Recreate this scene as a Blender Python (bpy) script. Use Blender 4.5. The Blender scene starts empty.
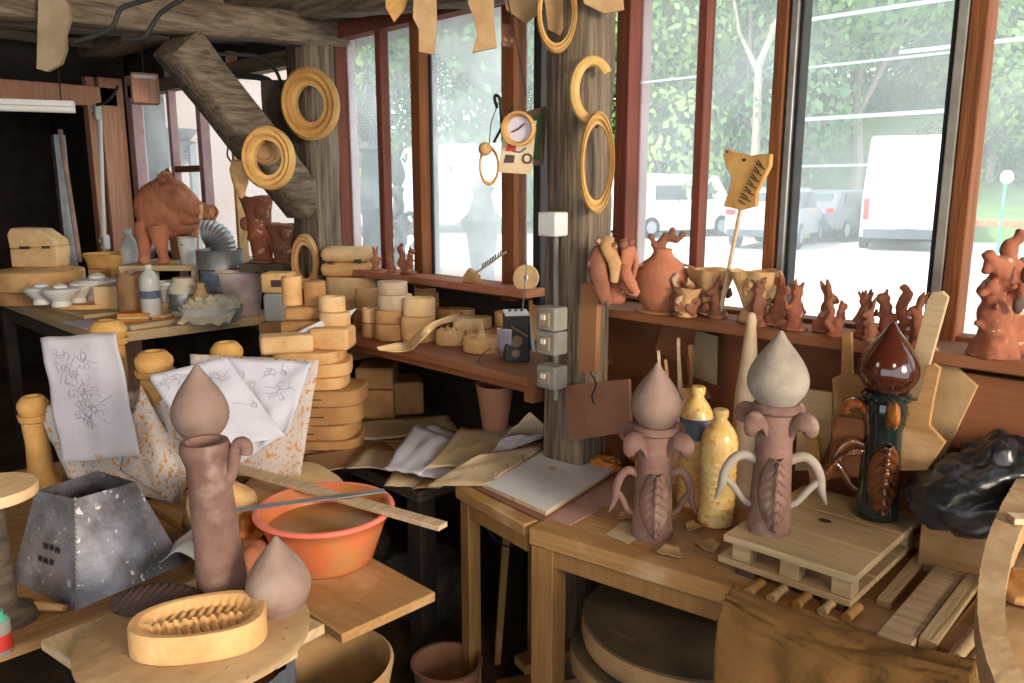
import bpy, bmesh, math, random
from mathutils import Vector, Matrix, noise
R = math.radians
PI = math.pi
scn = bpy.context.scene
col = scn.collection

# ------------------------------------------------------------------ camera
# world axes: X runs along the window wall (towards the right), Y points out through it, Z up
F, PITCH, YAW, EYE = 800.0, R(10.9), R(44.75), 1.65
camd = bpy.data.cameras.new('camera')
camd.sensor_width = 36.0
camd.lens = F / 1024 * 36.0
camd.clip_start = 0.05
camd.clip_end = 400
cam = bpy.data.objects.new('camera', camd)
cam.location = (0, 0, EYE)
cam.rotation_euler = (PI/2 - PITCH, 0, YAW)
col.objects.link(cam)
scn.camera = cam

# ------------------------------------------------------------------ world, sun, exposure
scn.view_settings.view_transform = 'Standard'
scn.view_settings.look = 'None'
scn.view_settings.gamma = 1.0
scn.view_settings.use_curve_mapping = False
scn.view_settings.exposure = 0.18
w = bpy.data.worlds.new('sky')
scn.world = w
w.use_nodes = True
bgn = w.node_tree.nodes['Background']
bgn.inputs['Color'].default_value = (0.86, 0.93, 1.0, 1)
bgn.inputs['Strength'].default_value = 2.4
scn.cycles.max_bounces = 8
scn.cycles.diffuse_bounces = 5
scn.cycles.transparent_max_bounces = 12
scn.cycles.sample_clamp_indirect = 6
scn.cycles.caustics_reflective = False
scn.cycles.caustics_refractive = False

def lamp(name, kind, loc, rot, energy, color, **kw):
    d = bpy.data.lights.new(name, kind)
    d.energy = energy
    d.color = color
    for k, v in kw.items():
        setattr(d, k, v)
    o = bpy.data.objects.new(name, d)
    o.location = loc
    o.rotation_euler = rot
    col.objects.link(o)
    return o
lamp('sun', 'SUN', (0, -6, 12), (R(42), 0, R(-18)), 5.0, (1.0, 0.93, 0.82), angle=R(3))
def portal(loc, rot, sx, sy):
    o = lamp('sky_portal', 'AREA', loc, rot, 1.0, (1, 1, 1), shape='RECTANGLE', size=sx, size_y=sy)
    o.data.cycles.is_portal = True
portal((-0.6, 2.5, 1.9), (R(-90), 0, 0), 4.6, 1.5)
portal((-4.6, 2.5, 1.9), (R(-90), 0, 0), 3.2, 1.6)
portal((-1.0, -3.9, 1.4), (R(90), 0, 0), 6.0, 2.6)
# two warm fill lights added behind the camera, matching no visible fitting
lamp('fill_light', 'AREA', (1.1, -0.2, 2.6), (R(32), 0, R(42)), 16, (1.0, 0.80, 0.56), shape='DISK', size=0.5)
lamp('fill_light', 'AREA', (-2.2, -1.1, 2.6), (R(38), 0, R(8)), 10, (1.0, 0.84, 0.64), shape='DISK', size=0.8)
# unseen side light added off to the right, in place of daylight
lamp('side_fill_light', 'AREA', (4.4, 0.7, 2.45), (R(76), 0, R(88)), 330, (1.0, 0.84, 0.64), shape='DISK', size=1.6)

# ------------------------------------------------------------------ pixel rays -> places
cp, sp_ = math.cos(PITCH), math.sin(PITCH)
AX = Vector((-math.sin(YAW), math.cos(YAW), 0))        # forward on the ground
RX = Vector((math.cos(YAW), math.sin(YAW), 0))         # to the right
CAM = Vector((0, 0, EYE))
def ray(px, py):
    u, v = (px - 512) / F, (341.5 - py) / F
    return RX * u + AX * (cp + v * sp_) + Vector((0, 0, -sp_ + v * cp))
def at(px, py, z):
    d = ray(px, py)
    return CAM + d * ((z - EYE) / d.z)
def ony(px, py, Y):
    d = ray(px, py)
    return CAM + d * (Y / d.y)
def onx(px, py, X):
    d = ray(px, py)
    return CAM + d * (X / d.x)
def atd(px, py, t):
    d = ray(px, py)
    return CAM + d * (t / d.dot(AX))
def mpp(p):                                            # metres per pixel at a place
    return (Vector(p) - CAM).dot(AX) / F

# ------------------------------------------------------------------ materials
def mat(name, c1, c2=None, scale=8.0, rough=0.8, bump=0.0, bscale=None, metal=0.0, spec=0.3, stretch=(1, 1, 1),
        c3=None, s3=20, t3=0.62, w3=0.04, coat=0, kind='noise', subs=0, trans=0.0, emis=None):
    m = bpy.data.materials.new(name)
    m.use_nodes = True
    nt = m.node_tree
    b = nt.nodes['Principled BSDF']
    b.inputs['Roughness'].default_value = rough
    b.inputs['Metallic'].default_value = metal
    b.inputs['Specular IOR Level'].default_value = spec
    b.inputs['Coat Weight'].default_value = coat
    b.inputs['Coat Roughness'].default_value = 0.08
    b.inputs['Transmission Weight'].default_value = trans
    if subs:
        b.inputs['Subsurface Weight'].default_value = subs
        b.inputs['Subsurface Radius'].default_value = (0.02, 0.01, 0.006)
    c2 = c2 or tuple(x * 0.72 for x in c1)
    tc = nt.nodes.new('ShaderNodeTexCoord')
    mp = nt.nodes.new('ShaderNodeMapping')
    mp.inputs['Scale'].default_value = stretch
    nt.links.new(tc.outputs['Object'], mp.inputs['Vector'])
    oi = nt.nodes.new('ShaderNodeObjectInfo')
    ad = nt.nodes.new('ShaderNodeVectorMath'); ad.operation = 'ADD'
    sc = nt.nodes.new('ShaderNodeMath'); sc.operation = 'MULTIPLY'; sc.inputs[1].default_value = 37.0
    nt.links.new(oi.outputs['Random'], sc.inputs[0])
    nt.links.new(mp.outputs['Vector'], ad.inputs[0]); nt.links.new(sc.outputs[0], ad.inputs[1])
    nz = nt.nodes.new('ShaderNodeTexNoise')
    nz.inputs['Scale'].default_value = scale
    nz.inputs['Detail'].default_value = 6
    nz.inputs['Roughness'].default_value = 0.62
    nt.links.new(ad.outputs[0], nz.inputs['Vector'])
    rp = nt.nodes.new('ShaderNodeValToRGB')
    rp.color_ramp.elements[0].position = 0.34; rp.color_ramp.elements[0].color = (*c2, 1)
    rp.color_ramp.elements[1].position = 0.66; rp.color_ramp.elements[1].color = (*c1, 1)
    nt.links.new(nz.outputs['Fac'], rp.inputs['Fac'])
    out = rp.outputs['Color']
    if c3:
        n3 = nt.nodes.new('ShaderNodeTexNoise')
        n3.inputs['Scale'].default_value = s3
        n3.inputs['Detail'].default_value = 3
        a3 = nt.nodes.new('ShaderNodeVectorMath'); a3.operation = 'ADD'
        nt.links.new(tc.outputs['Object'], a3.inputs[0]); nt.links.new(sc.outputs[0], a3.inputs[1])
        nt.links.new(a3.outputs[0], n3.inputs['Vector'])
        r3 = nt.nodes.new('ShaderNodeValToRGB')
        r3.color_ramp.elements[0].position = t3; r3.color_ramp.elements[0].color = (0, 0, 0, 1)
        r3.color_ramp.elements[1].position = t3 + w3; r3.color_ramp.elements[1].color = (1, 1, 1, 1)
        nt.links.new(n3.outputs['Fac'], r3.inputs['Fac'])
        mx = nt.nodes.new('ShaderNodeMix'); mx.data_type = 'RGBA'
        nt.links.new(r3.outputs['Color'], mx.inputs['Factor'])
        nt.links.new(out, mx.inputs['A'])
        mx.inputs['B'].default_value = (*c3, 1)
        out = mx.outputs['Result']
    nt.links.new(out, b.inputs['Base Color'])
    if emis:
        b.inputs['Emission Color'].default_value = (*emis[0], 1)
        b.inputs['Emission Strength'].default_value = emis[1]
    if bump:
        bn = nt.nodes.new('ShaderNodeTexNoise')
        bn.inputs['Scale'].default_value = bscale or scale * 3
        bn.inputs['Detail'].default_value = 6
        nt.links.new(ad.outputs[0], bn.inputs['Vector'])
        bp = nt.nodes.new('ShaderNodeBump')
        bp.inputs['Strength'].default_value = bump
        bp.inputs['Distance'].default_value = 0.01
        nt.links.new(bn.outputs['Fac'], bp.inputs['Height'])
        nt.links.new(bp.outputs['Normal'], b.inputs['Normal'])
    return m
def wood(name, c1, c2, axis='x', rough=0.75, bump=0.35, sc=5.0, c3=None, **kw):
    st = {'x': (0.8, 14, 14), 'y': (14, 0.8, 14), 'z': (14, 14, 0.8)}[axis]
    return mat(name, c1, c2, scale=sc, rough=rough, bump=bump, bscale=sc * 1.5, stretch=st, c3=c3, **kw)

M = {}
M['clay_grey'] = mat('grey_pink_clay', (0.34, 0.225, 0.18), (0.21, 0.135, 0.105), 7, .8, .2, 60, c3=(.40, .31, .25), s3=9, t3=.56, w3=.25)
M['clay_mauve'] = mat('mauve_clay', (0.27, 0.155, 0.12), (0.16, 0.085, 0.066), 9, .75, .3, 60, c3=(.36, .25, .20), s3=14, t3=.56, w3=.2)
M['clay_pale'] = mat('pale_grey_clay', (0.40, 0.345, 0.28), (0.23, 0.185, 0.14), 7, .8, .2, 50, c3=(.30, .19, .14), s3=6, t3=.58, w3=.2)
M['clay_red'] = mat('red_fired_clay', (0.34, 0.115, 0.058), (0.22, 0.07, 0.036), 14, .8, .4, 50, c3=(0.55, 0.33, 0.2), s3=24)
M['clay_pink'] = mat('pink_fired_clay', (0.52, 0.20, 0.105), (0.36, 0.13, 0.066), 10, .8, .3, 50)
M['clay_brown'] = mat('brown_clay', (0.30, 0.12, 0.065), (0.17, 0.065, 0.04), 14, .8, .4, 50, c3=(0.5, 0.36, 0.22), s3=22)
M['clay_tan'] = mat('tan_clay', (0.62, 0.38, 0.16), (0.42, 0.23, 0.10), 12, .8, .4, 40)
M['clay_dark'] = mat('dark_damp_clay', (0.085, 0.05, 0.042), (0.055, 0.032, 0.028), 12, .65, .3, 60)
M['clay_orange'] = mat('orange_raw_clay', (0.70, 0.28, 0.06), (0.50, 0.17, 0.035), 14, .9, .8, 30)
M['plaster'] = mat('stained_plaster', (0.78, 0.49, 0.22), (0.60, 0.32, 0.125), 9, .9, .3, 60, c3=(0.50, 0.24, 0.09), s3=9, t3=.64, w3=.12)
M['plaster_pale'] = mat('pale_plaster', (0.80, 0.57, 0.31), (0.64, 0.39, 0.18), 9, .9, .3, 60, c3=(0.55, 0.3, 0.13), s3=10, t3=.66, w3=.1)
M['plaster_grey'] = mat('greyish_plaster', (0.60, 0.47, 0.33), (0.46, 0.32, 0.2), 9, .9, .3, 60)
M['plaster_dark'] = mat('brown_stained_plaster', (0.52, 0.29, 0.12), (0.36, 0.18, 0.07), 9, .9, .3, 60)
M['board'] = wood('clay_dusted_board', (0.46, 0.255, 0.095), (0.37, 0.19, 0.068), 'x', c3=(.58, .38, .20), s3=7, t3=.50, w3=.18)
M['board_leg'] = wood('brown_table_leg', (0.36, 0.19, 0.065), (0.28, 0.14, 0.045), 'z', bump=.2)
M['board_y'] = wood('clay_dusted_plank', (0.40, 0.225, 0.09), (0.27, 0.14, 0.05), 'y', c3=(.3, .15, .06), s3=16, t3=.7)
M['board_pale'] = wood('pale_board', (0.58, 0.43, 0.25), (0.46, 0.32, 0.17), 'x')
M['plank_pale'] = wood('pale_plank', (0.66, 0.50, 0.32), (0.46, 0.31, 0.18), 'y')
M['bat_wood'] = mat('dusted_bat', (0.50, 0.34, 0.18), (0.38, 0.23, 0.11), 7, .85, .3, 40, c3=(.25, .12, .05), s3=40, t3=.68)
M['old_timber'] = wood('old_grey_timber', (0.26, 0.195, 0.13), (0.07, 0.048, 0.032), 'z', bump=.7, sc=4)
M['old_timber_x'] = wood('old_grey_beam', (0.23, 0.175, 0.12), (0.07, 0.048, 0.032), 'x', bump=.7, sc=4)
M['old_timber_y'] = wood('old_grey_crossbeam', (0.23, 0.175, 0.12), (0.07, 0.048, 0.032), 'y', bump=.7, sc=4)
M['joist'] = wood('dark_joist', (0.12, 0.085, 0.06), (0.05, 0.035, 0.025), 'y', bump=.5)
M['red_frame'] = wood('red_brown_frame', (0.20, 0.055, 0.032), (0.12, 0.035, 0.022), 'z', bump=.3)
M['orange_frame'] = wood('orange_brown_frame', (0.24, 0.082, 0.024), (0.14, 0.045, 0.015), 'z', bump=.3)
M['lilac_frame'] = mat('weathered_pale_frame', (0.45, 0.30, 0.30), (0.35, 0.22, 0.22), 8, .8)
M['ochre_panel'] = wood('brown_plywood', (0.25, 0.092, 0.036), (0.22, 0.078, 0.030), 'x', bump=.1, c3=(.34, .155, .07), s3=.5, t3=.52, w3=.2)
M['pink_post'] = wood('pinkish_post', (0.58, 0.30, 0.19), (0.42, 0.19, 0.11), 'z', bump=.3)
M['template'] = mat('tan_template_board', (0.52, 0.34, 0.17), (0.36, 0.21, 0.09), 8, .8, .2)
M['template_grey'] = mat('greyed_template_board', (0.36, 0.27, 0.17), (0.25, 0.18, 0.11), 8, .8, .2)
M['ring'] = mat('ochre_plaster_ring', (0.66, 0.38, 0.12), (0.42, 0.21, 0.06), 9, .75, .3, 40)
M['rope_ring'] = mat('yellow_ring', (0.72, 0.45, 0.16), (0.50, 0.27, 0.08), 9, .75, .3, 40)
M['paper'] = mat('drawing_paper', (0.58, 0.55, 0.61), (0.50, 0.46, 0.51), 4, .9, c3=(.62, .40, .22), s3=26, t3=.70, w3=.04)
M['page_bright'] = mat('glossy_page', (0.82, 0.82, 0.86), (0.72, 0.70, 0.70), 5, .38, c3=(.6, .45, .3), s3=14, t3=.68, spec=.6)
M['paper_clean'] = mat('clean_paper', (0.62, 0.61, 0.69), (0.56, 0.55, 0.62), 4, .9)
M['paper_stained'] = mat('clay_splashed_paper', (0.60, 0.55, 0.54), (0.52, 0.45, 0.41), 4, .9, c3=(.55, .26, .08), s3=85, t3=.55, w3=.06)
M['paper_yellow'] = mat('yellowed_paper', (0.62, 0.50, 0.34), (0.48, 0.34, 0.19), 7, .9, c3=(.5, .3, .12), s3=20, t3=.64)
M['cardboard'] = mat('brown_cardboard', (0.42, 0.25, 0.13), (0.32, 0.17, 0.08), 6, .9)
M['cardboard_red'] = mat('reddish_board', (0.30, 0.14, 0.085), (0.22, 0.10, 0.06), 6, .9)
M['folder'] = mat('pinkish_folder', (0.50, 0.30, 0.25), (0.40, 0.22, 0.17), 6, .8)
M['steel'] = mat('galvanised_steel', (0.40, 0.39, 0.45), (0.12, 0.105, 0.10), 8, .45, .25, metal=.6, c3=(.70, .66, .66), s3=45, t3=.64)
M['steel_grey'] = mat('dull_steel', (0.34, 0.34, 0.35), (0.22, 0.22, 0.22), 10, .45, metal=.7)
M['dark_ceramic'] = mat('dark_ceramic', (0.07, 0.085, 0.08), (0.04, 0.05, 0.05), 10, .5)
M['iron'] = mat('black_iron', (0.03, 0.028, 0.026), (0.015, 0.014, 0.013), 10, .55)
M['black'] = mat('black_plastic', (0.025, 0.025, 0.03), (0.012, 0.012, 0.014), 10, .32, .5, 14, spec=.6)
M['grey_plastic'] = mat('grey_plastic_film', (0.16, 0.17, 0.19), (0.07, 0.075, 0.09), 9, .35, .8, 14, spec=.6)
M['white_plastic'] = mat('white_plastic', (0.72, 0.72, 0.70), (0.62, 0.60, 0.58), 8, .45)
M['ivory_plastic'] = mat('ivory_plastic', (0.70, 0.62, 0.48), (0.58, 0.48, 0.34), 8, .5)
M['red_plastic'] = mat('orange_red_plastic', (0.74, 0.20, 0.09), (0.62, 0.17, 0.06), 8, .4, c3=(.55, .26, .09), s3=9, t3=.46, w3=.2)
M['rim_red'] = mat('pinkish_red_rim', (0.90, 0.24, 0.17), (0.82, 0.19, 0.12), 8, .35)
M['slip'] = mat('clay_slip', (0.46, 0.25, 0.085), (0.38, 0.19, 0.06), 4, .3, spec=.5)
M['brown_cloth'] = mat('brown_cloth', (0.23, 0.115, 0.032), (0.16, 0.075, 0.022), 5, .92, .3, 90)
M['glaze_brown'] = mat('dark_brown_glaze', (0.075, 0.016, 0.008), (0.03, 0.008, 0.005), 5, .14, coat=1)
M['glaze_green'] = mat('dark_green_glaze', (0.016, 0.030, 0.022), (0.008, 0.012, 0.012), 8, .12, coat=1)
M['glaze_leaf'] = mat('brown_leaf_glaze', (0.16, 0.05, 0.015), (0.04, 0.014, 0.008), 30, .16, coat=1)
M['glaze_amber'] = mat('amber_glaze', (0.50, 0.17, 0.03), (0.12, 0.03, 0.012), 22, .16, coat=1)
M['bottle'] = mat('clay_splashed_pet', (1.0, 0.74, 0.32), (0.95, 0.58, 0.17), 10, .22, c3=(.88, .40, .10), s3=75, t3=.57, trans=.12, spec=.6)
M['clear_plastic'] = mat('cloudy_clear_plastic', (0.86, 0.86, 0.84), (0.74, 0.74, 0.71), 8, .25, trans=.35)
M['blue_label'] = mat('blue_label', (0.05, 0.08, 0.16), (0.16, 0.19, 0.24), 30, .5)
M['purple_bucket'] = mat('clay_smeared_bucket', (0.58, 0.50, 0.50), (0.42, 0.28, 0.30), 6, .6, .2, c3=(.62, .52, .40), s3=6, t3=.5, w3=.1)
M['rag'] = mat('plastic_wrap', (0.70, 0.62, 0.45), (0.52, 0.42, 0.27), 8, .4, .8, 18, spec=.5)
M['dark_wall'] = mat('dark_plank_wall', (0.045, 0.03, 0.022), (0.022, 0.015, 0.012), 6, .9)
M['dirt'] = mat('dirt_floor', (0.12, 0.065, 0.03), (0.06, 0.032, 0.017), 3, .95, .5, 20)
M['grey_disc'] = mat('grey_batt', (0.17, 0.12, 0.07), (0.11, 0.075, 0.045), 5, .9, .2, c3=(.42, .24, .11), s3=4, t3=.64, w3=.1)
M['disc_rim'] = mat('tan_batt', (0.45, 0.28, 0.13), (0.28, 0.16, 0.07), 8, .9, .2)
M['pencil'] = mat('pencil_line', (0.36, 0.35, 0.40), (0.30, 0.29, 0.33), 8, .9)
M['ink'] = mat('ink', (0.02, 0.018, 0.02), (0.012, 0.012, 0.012), 8, .8)
M['red'] = mat('red_paint', (0.55, 0.05, 0.03), (0.45, 0.03, 0.02), 8, .5)
M['white_enamel'] = mat('white_enamel', (0.85, 0.84, 0.80), (0.78, 0.76, 0.72), 8, .4)
M['box_grey'] = mat('dusty_grey_box', (0.30, 0.29, 0.25), (0.21, 0.19, 0.16), 12, .8)
M['radio'] = mat('dark_radio_case', (0.05, 0.045, 0.042), (0.03, 0.026, 0.025), 12, .5)
M['speaker'] = mat('dusty_speaker', (0.30, 0.20, 0.11), (0.22, 0.14, 0.08), 20, .8)
M['van_white'] = mat('white_van_paint', (0.9, 0.9, 0.92), (0.86, 0.86, 0.88), 2, .3, coat=.4)
M['car_grey'] = mat('grey_car_paint', (0.16, 0.18, 0.21), (0.15, 0.17, 0.2), 2, .25, coat=.5)
M['car_silver'] = mat('silver_car_paint', (0.42, 0.44, 0.48), (0.4, 0.42, 0.46), 2, .25, coat=.5)
M['car_glass'] = mat('dark_car_window', (0.10, 0.12, 0.14), (0.08, 0.10, 0.12), 2, .1)
M['tyre'] = mat('tyre', (0.03, 0.03, 0.03), (0.02, 0.02, 0.02), 5, .8)
M['lens_red'] = mat('red_lens', (0.6, 0.03, 0.02), (0.5, 0.02, 0.02), 5, .3)
M['yard'] = mat('pale_yard_gravel', (0.62, 0.60, 0.57), (0.52, 0.50, 0.48), .8, .95)
M['leaf_a'] = mat('light_green_leaves', (0.30, 0.44, 0.13), (0.17, 0.30, 0.08), 1.2, .7)
M['leaf_b'] = mat('mid_green_leaves', (0.20, 0.34, 0.11), (0.11, 0.21, 0.07), 1.2, .7)
M['leaf_c'] = mat('dark_green_leaves', (0.12, 0.24, 0.10), (0.07, 0.14, 0.06), 1.2, .7)
M['bark'] = mat('pale_bark', (0.45, 0.38, 0.30), (0.30, 0.24, 0.19), 6, .9)
M['hill'] = mat('grassy_bank', (0.20, 0.32, 0.10), (0.12, 0.2, 0.07), 2, .95)
M['render_pink'] = mat('pink_rendered_wall', (0.62, 0.43, 0.36), (0.56, 0.38, 0.31), 2, .95)
M['fence_green'] = mat('green_fence', (0.10, 0.42, 0.30), (0.08, 0.36, 0.25), 2, .6)
M['barrier'] = mat('orange_barrier', (0.80, 0.26, 0.12), (0.70, 0.2, 0.1), 2, .6)

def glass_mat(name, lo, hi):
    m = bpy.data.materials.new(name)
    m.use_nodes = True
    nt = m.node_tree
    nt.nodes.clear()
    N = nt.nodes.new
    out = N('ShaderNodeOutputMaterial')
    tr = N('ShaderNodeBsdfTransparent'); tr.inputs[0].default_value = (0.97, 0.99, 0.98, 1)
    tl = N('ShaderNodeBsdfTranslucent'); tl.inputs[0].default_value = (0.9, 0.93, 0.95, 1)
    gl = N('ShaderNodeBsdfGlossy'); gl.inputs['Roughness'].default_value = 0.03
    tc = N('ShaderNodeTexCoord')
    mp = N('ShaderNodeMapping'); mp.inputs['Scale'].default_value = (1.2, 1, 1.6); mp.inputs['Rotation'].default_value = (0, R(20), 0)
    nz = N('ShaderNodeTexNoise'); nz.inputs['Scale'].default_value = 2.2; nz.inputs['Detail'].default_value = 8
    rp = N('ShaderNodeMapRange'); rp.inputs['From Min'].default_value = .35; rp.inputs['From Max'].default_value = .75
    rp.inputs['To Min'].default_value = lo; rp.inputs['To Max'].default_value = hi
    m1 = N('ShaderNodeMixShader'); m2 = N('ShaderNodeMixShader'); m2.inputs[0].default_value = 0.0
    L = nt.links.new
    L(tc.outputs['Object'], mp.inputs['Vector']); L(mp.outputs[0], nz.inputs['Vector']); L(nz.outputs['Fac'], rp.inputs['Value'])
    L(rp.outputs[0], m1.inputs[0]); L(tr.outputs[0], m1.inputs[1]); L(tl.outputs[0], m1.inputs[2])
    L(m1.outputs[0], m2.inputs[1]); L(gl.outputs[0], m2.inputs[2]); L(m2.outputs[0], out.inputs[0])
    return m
M['glass'] = glass_mat('dusty_glass', .12, .26)
M['glass_hazy'] = glass_mat('very_dusty_glass', .22, .48)
M['glass_smear'] = glass_mat('smeared_glass', .10, .24)
M['strip'] = glass_mat('pane_reflection', .75, .95)  # milky translucent colour that imitates light reflected in the glass

# ------------------------------------------------------------------ mesh kit
class MB:
    def __init__(s):
        s.bm = bmesh.new()
    def _add(s, vs, fs, mx=None):
        mx = mx or Matrix.Identity(4)
        bv = [s.bm.verts.new(mx @ Vector(v)) for v in vs]
        for f in fs:
            try:
                s.bm.faces.new([bv[i] for i in f])
            except ValueError:
                pass
        return bv
    def box(s, c, d, rz=0, rx=0, ry=0, taper=1.0):
        mx = Matrix.Translation(c) @ Matrix.Rotation(rz, 4, 'Z') @ Matrix.Rotation(ry, 4, 'Y') @ Matrix.Rotation(rx, 4, 'X')
        x, y, z = d[0]/2, d[1]/2, d[2]/2
        t = taper
        vs = [(-x, -y, -z), (x, -y, -z), (x, y, -z), (-x, y, -z), (-x*t, -y*t, z), (x*t, -y*t, z), (x*t, y*t, z), (-x*t, y*t, z)]
        s._add(vs, [(0, 3, 2, 1), (4, 5, 6, 7), (0, 1, 5, 4), (1, 2, 6, 5), (2, 3, 7, 6), (3, 0, 4, 7)], mx)
        return s
    def bar(s, a, b, w, h=None, up=(0, 0, 1)):
        a, b = Vector(a), Vector(b)
        h = h or w
        d = b - a
        z = d.normalized()
        x = z.cross(Vector(up))
        if x.length < 1e-4:
            x = Vector((1, 0, 0))
        x.normalize()
        y = x.cross(z).normalized()
        mx = Matrix((x, y, z)).transposed().to_4x4()
        mx.translation = a
        L = d.length
        vs = [(i*w/2, j*h/2, k) for k in (0, L) for i, j in ((-1, -1), (1, -1), (1, 1), (-1, 1))]
        s._add(vs, [(0, 3, 2, 1), (4, 5, 6, 7), (0, 1, 5, 4), (1, 2, 6, 5), (2, 3, 7, 6), (3, 0, 4, 7)], mx)
        return s
    def lathe(s, prof, c=(0, 0, 0), seg=32, sx=1.0, sy=1.0, mx=None, wob=0.0, seed=0, closed=False):
        mx = (mx or Matrix.Identity(4)) if not c else Matrix.Translation(c) @ (mx or Matrix.Identity(4))
        vs, fs = [], []
        n = len(prof)
        for i in range(seg):
            a = 2*PI*i/seg
            k = 1 + (wob * noise.noise(Vector((math.cos(a)*1.3+seed, math.sin(a)*1.3, seed*.7))) if wob else 0)
            for r, z in prof:
                vs.append((max(r, 1e-4)*k*math.cos(a)*sx, max(r, 1e-4)*k*math.sin(a)*sy, z))
        m = n if closed else n - 1
        for i in range(seg):
            j = (i + 1) % seg
            for q in range(m):
                q2 = (q + 1) % n
                fs.append((i*n+q, j*n+q, j*n+q2, i*n+q2))
        if not closed:
            if prof[0][0] > 1e-3:
                fs.append(tuple(i*n for i in range(seg))[::-1])
            if prof[-1][0] > 1e-3:
                fs.append(tuple(i*n+n-1 for i in range(seg)))
        s._add(vs, fs, mx)
        return s
    def cyl(s, c, r, h, r2=None, seg=28, mx=None, sx=1, sy=1):
        return s.lathe([(r, 0), (r2 if r2 is not None else r, h)], c, seg, mx=mx, sx=sx, sy=sy)
    def ring(s, c, R_, r, mx=None, sx=1, sy=1, seg=44, flat=1.0, prof=None):
        prof = prof or [(R_ + r*math.cos(a), r*flat*math.sin(a)) for a in [2*PI*k/10 for k in range(10)]]
        return s.lathe(prof, c, seg, sx=sx, sy=sy, mx=mx, closed=True)
    def sphere(s, c, r, mx=None, seg=16, rings=10):
        r = r if isinstance(r, (tuple, list)) else (r, r, r)
        prof = [(math.sin(PI*k/rings), -math.cos(PI*k/rings)) for k in range(rings+1)]
        m2 = Matrix.Diagonal((r[0], r[1], r[2], 1))
        m0 = Matrix.Translation(c) @ (mx or Matrix.Identity(4)) @ m2
        return s.lathe(prof, None, seg, mx=m0)
    def tube(s, pts, rad, seg=8, closed=False, flat=1.0):
        pts = [Vector(p) for p in pts]
        n = len(pts)
        rad = rad if isinstance(rad, (list, tuple)) else [rad]*n
        rings, up = [], None
        for i, p in enumerate(pts):
            a = pts[i-1] if (i > 0 or closed) else p
            b = pts[(i+1) % n] if (i < n-1 or closed) else p
            t = (b - a)
            t = t.normalized() if t.length > 1e-7 else Vector((0, 0, 1))
            if up is None:
                up = Vector((0, 0, 1)) if abs(t.z) < .9 else Vector((1, 0, 0))
            x = t.cross(up)
            if x.length < 1e-4:
                x = t.cross(Vector((0, 1, 0.1)))
            x.normalize()
            y = x.cross(t).normalized()
            up = y
            rings.append([s.bm.verts.new(p + (x*math.cos(2*PI*k/seg) + y*math.sin(2*PI*k/seg)*flat)*rad[i]) for k in range(seg)])
        for i in range(n if closed else n-1):
            A, B = rings[i], rings[(i+1) % n]
            for k in range(seg):
                s.bm.faces.new((A[k], A[(k+1) % seg], B[(k+1) % seg], B[k]))
        if not closed:
            s.bm.faces.new(rings[0][::-1]); s.bm.faces.new(rings[-1])
        return s
    def prism(s, pts, h, mx=None, z0=0.0, top=1.0):
        n = len(pts)
        cx = sum(p[0] for p in pts)/n; cy = sum(p[1] for p in pts)/n
        vs = [(x, y, z0) for x, y in pts] + [(cx+(x-cx)*top, cy+(y-cy)*top, z0+h) for x, y in pts]
        fs = [tuple(range(n))[::-1], tuple(range(n, 2*n))] + [(i, (i+1) % n, (i+1) % n + n, i+n) for i in range(n)]
        s._add(vs, fs, mx)
        return s
    def grid(s, fn, nu, nv, closed_u=False):
        g = [[s.bm.verts.new(fn(i/nu, j/nv)) for j in range(nv+1)] for i in range(nu if closed_u else nu+1)]
        for i in range(nu):
            for j in range(nv):
                s.bm.faces.new((g[i][j], g[(i+1) % len(g)][j], g[(i+1) % len(g)][j+1], g[i][j+1]))
        return s
    def jitter(s, a, f=6.0, seed=0):
        for v in s.bm.verts:
            v.co += Vector(noise.noise_vector(v.co * f + Vector((seed, seed*.3, 0)))) * a
        return s
    def build(s, name, m, parent=None, loc=None, rz=0, rot=None, bev=0, solid=0, sub=0, angle=38, remesh=0, disp=0, sharp=False, off=0.0):
        bmesh.ops.recalc_face_normals(s.bm, faces=s.bm.faces)
        me = bpy.data.meshes.new(name)
        s.bm.to_mesh(me)
        s.bm.free()
        me.materials.append(M[m] if isinstance(m, str) else m)
        if not sharp:
            for p in me.polygons:
                p.use_smooth = True
            if not remesh:
                me.set_sharp_from_angle(angle=R(angle))
        o = bpy.data.objects.new(name, me)
        col.objects.link(o)
        if loc is not None:
            o.location = loc
        o.rotation_euler = rot if rot else (0, 0, rz)
        if parent:
            o.parent = parent
        if remesh:
            mo = o.modifiers.new('remesh', 'REMESH'); mo.mode = 'VOXEL'; mo.voxel_size = remesh; mo.use_smooth_shade = True
            ms = o.modifiers.new('smooth', 'SMOOTH'); ms.iterations = 3; ms.factor = .5
        if disp:
            tx = bpy.data.textures.new('clouds', 'CLOUDS'); tx.noise_scale = disp * 3
            md = o.modifiers.new('displace', 'DISPLACE'); md.texture = tx; md.strength = disp; md.mid_level = .5
        if solid:
            ms = o.modifiers.new('solidify', 'SOLIDIFY'); ms.thickness = solid; ms.offset = off
        if bev:
            mb = o.modifiers.new('bevel', 'BEVEL'); mb.width = bev; mb.segments = 2; mb.limit_method = 'ANGLE'; mb.angle_limit = R(40)
        if sub:
            mu = o.modifiers.new('subsurf', 'SUBSURF'); mu.levels = sub; mu.render_levels = sub
        return o

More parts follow.
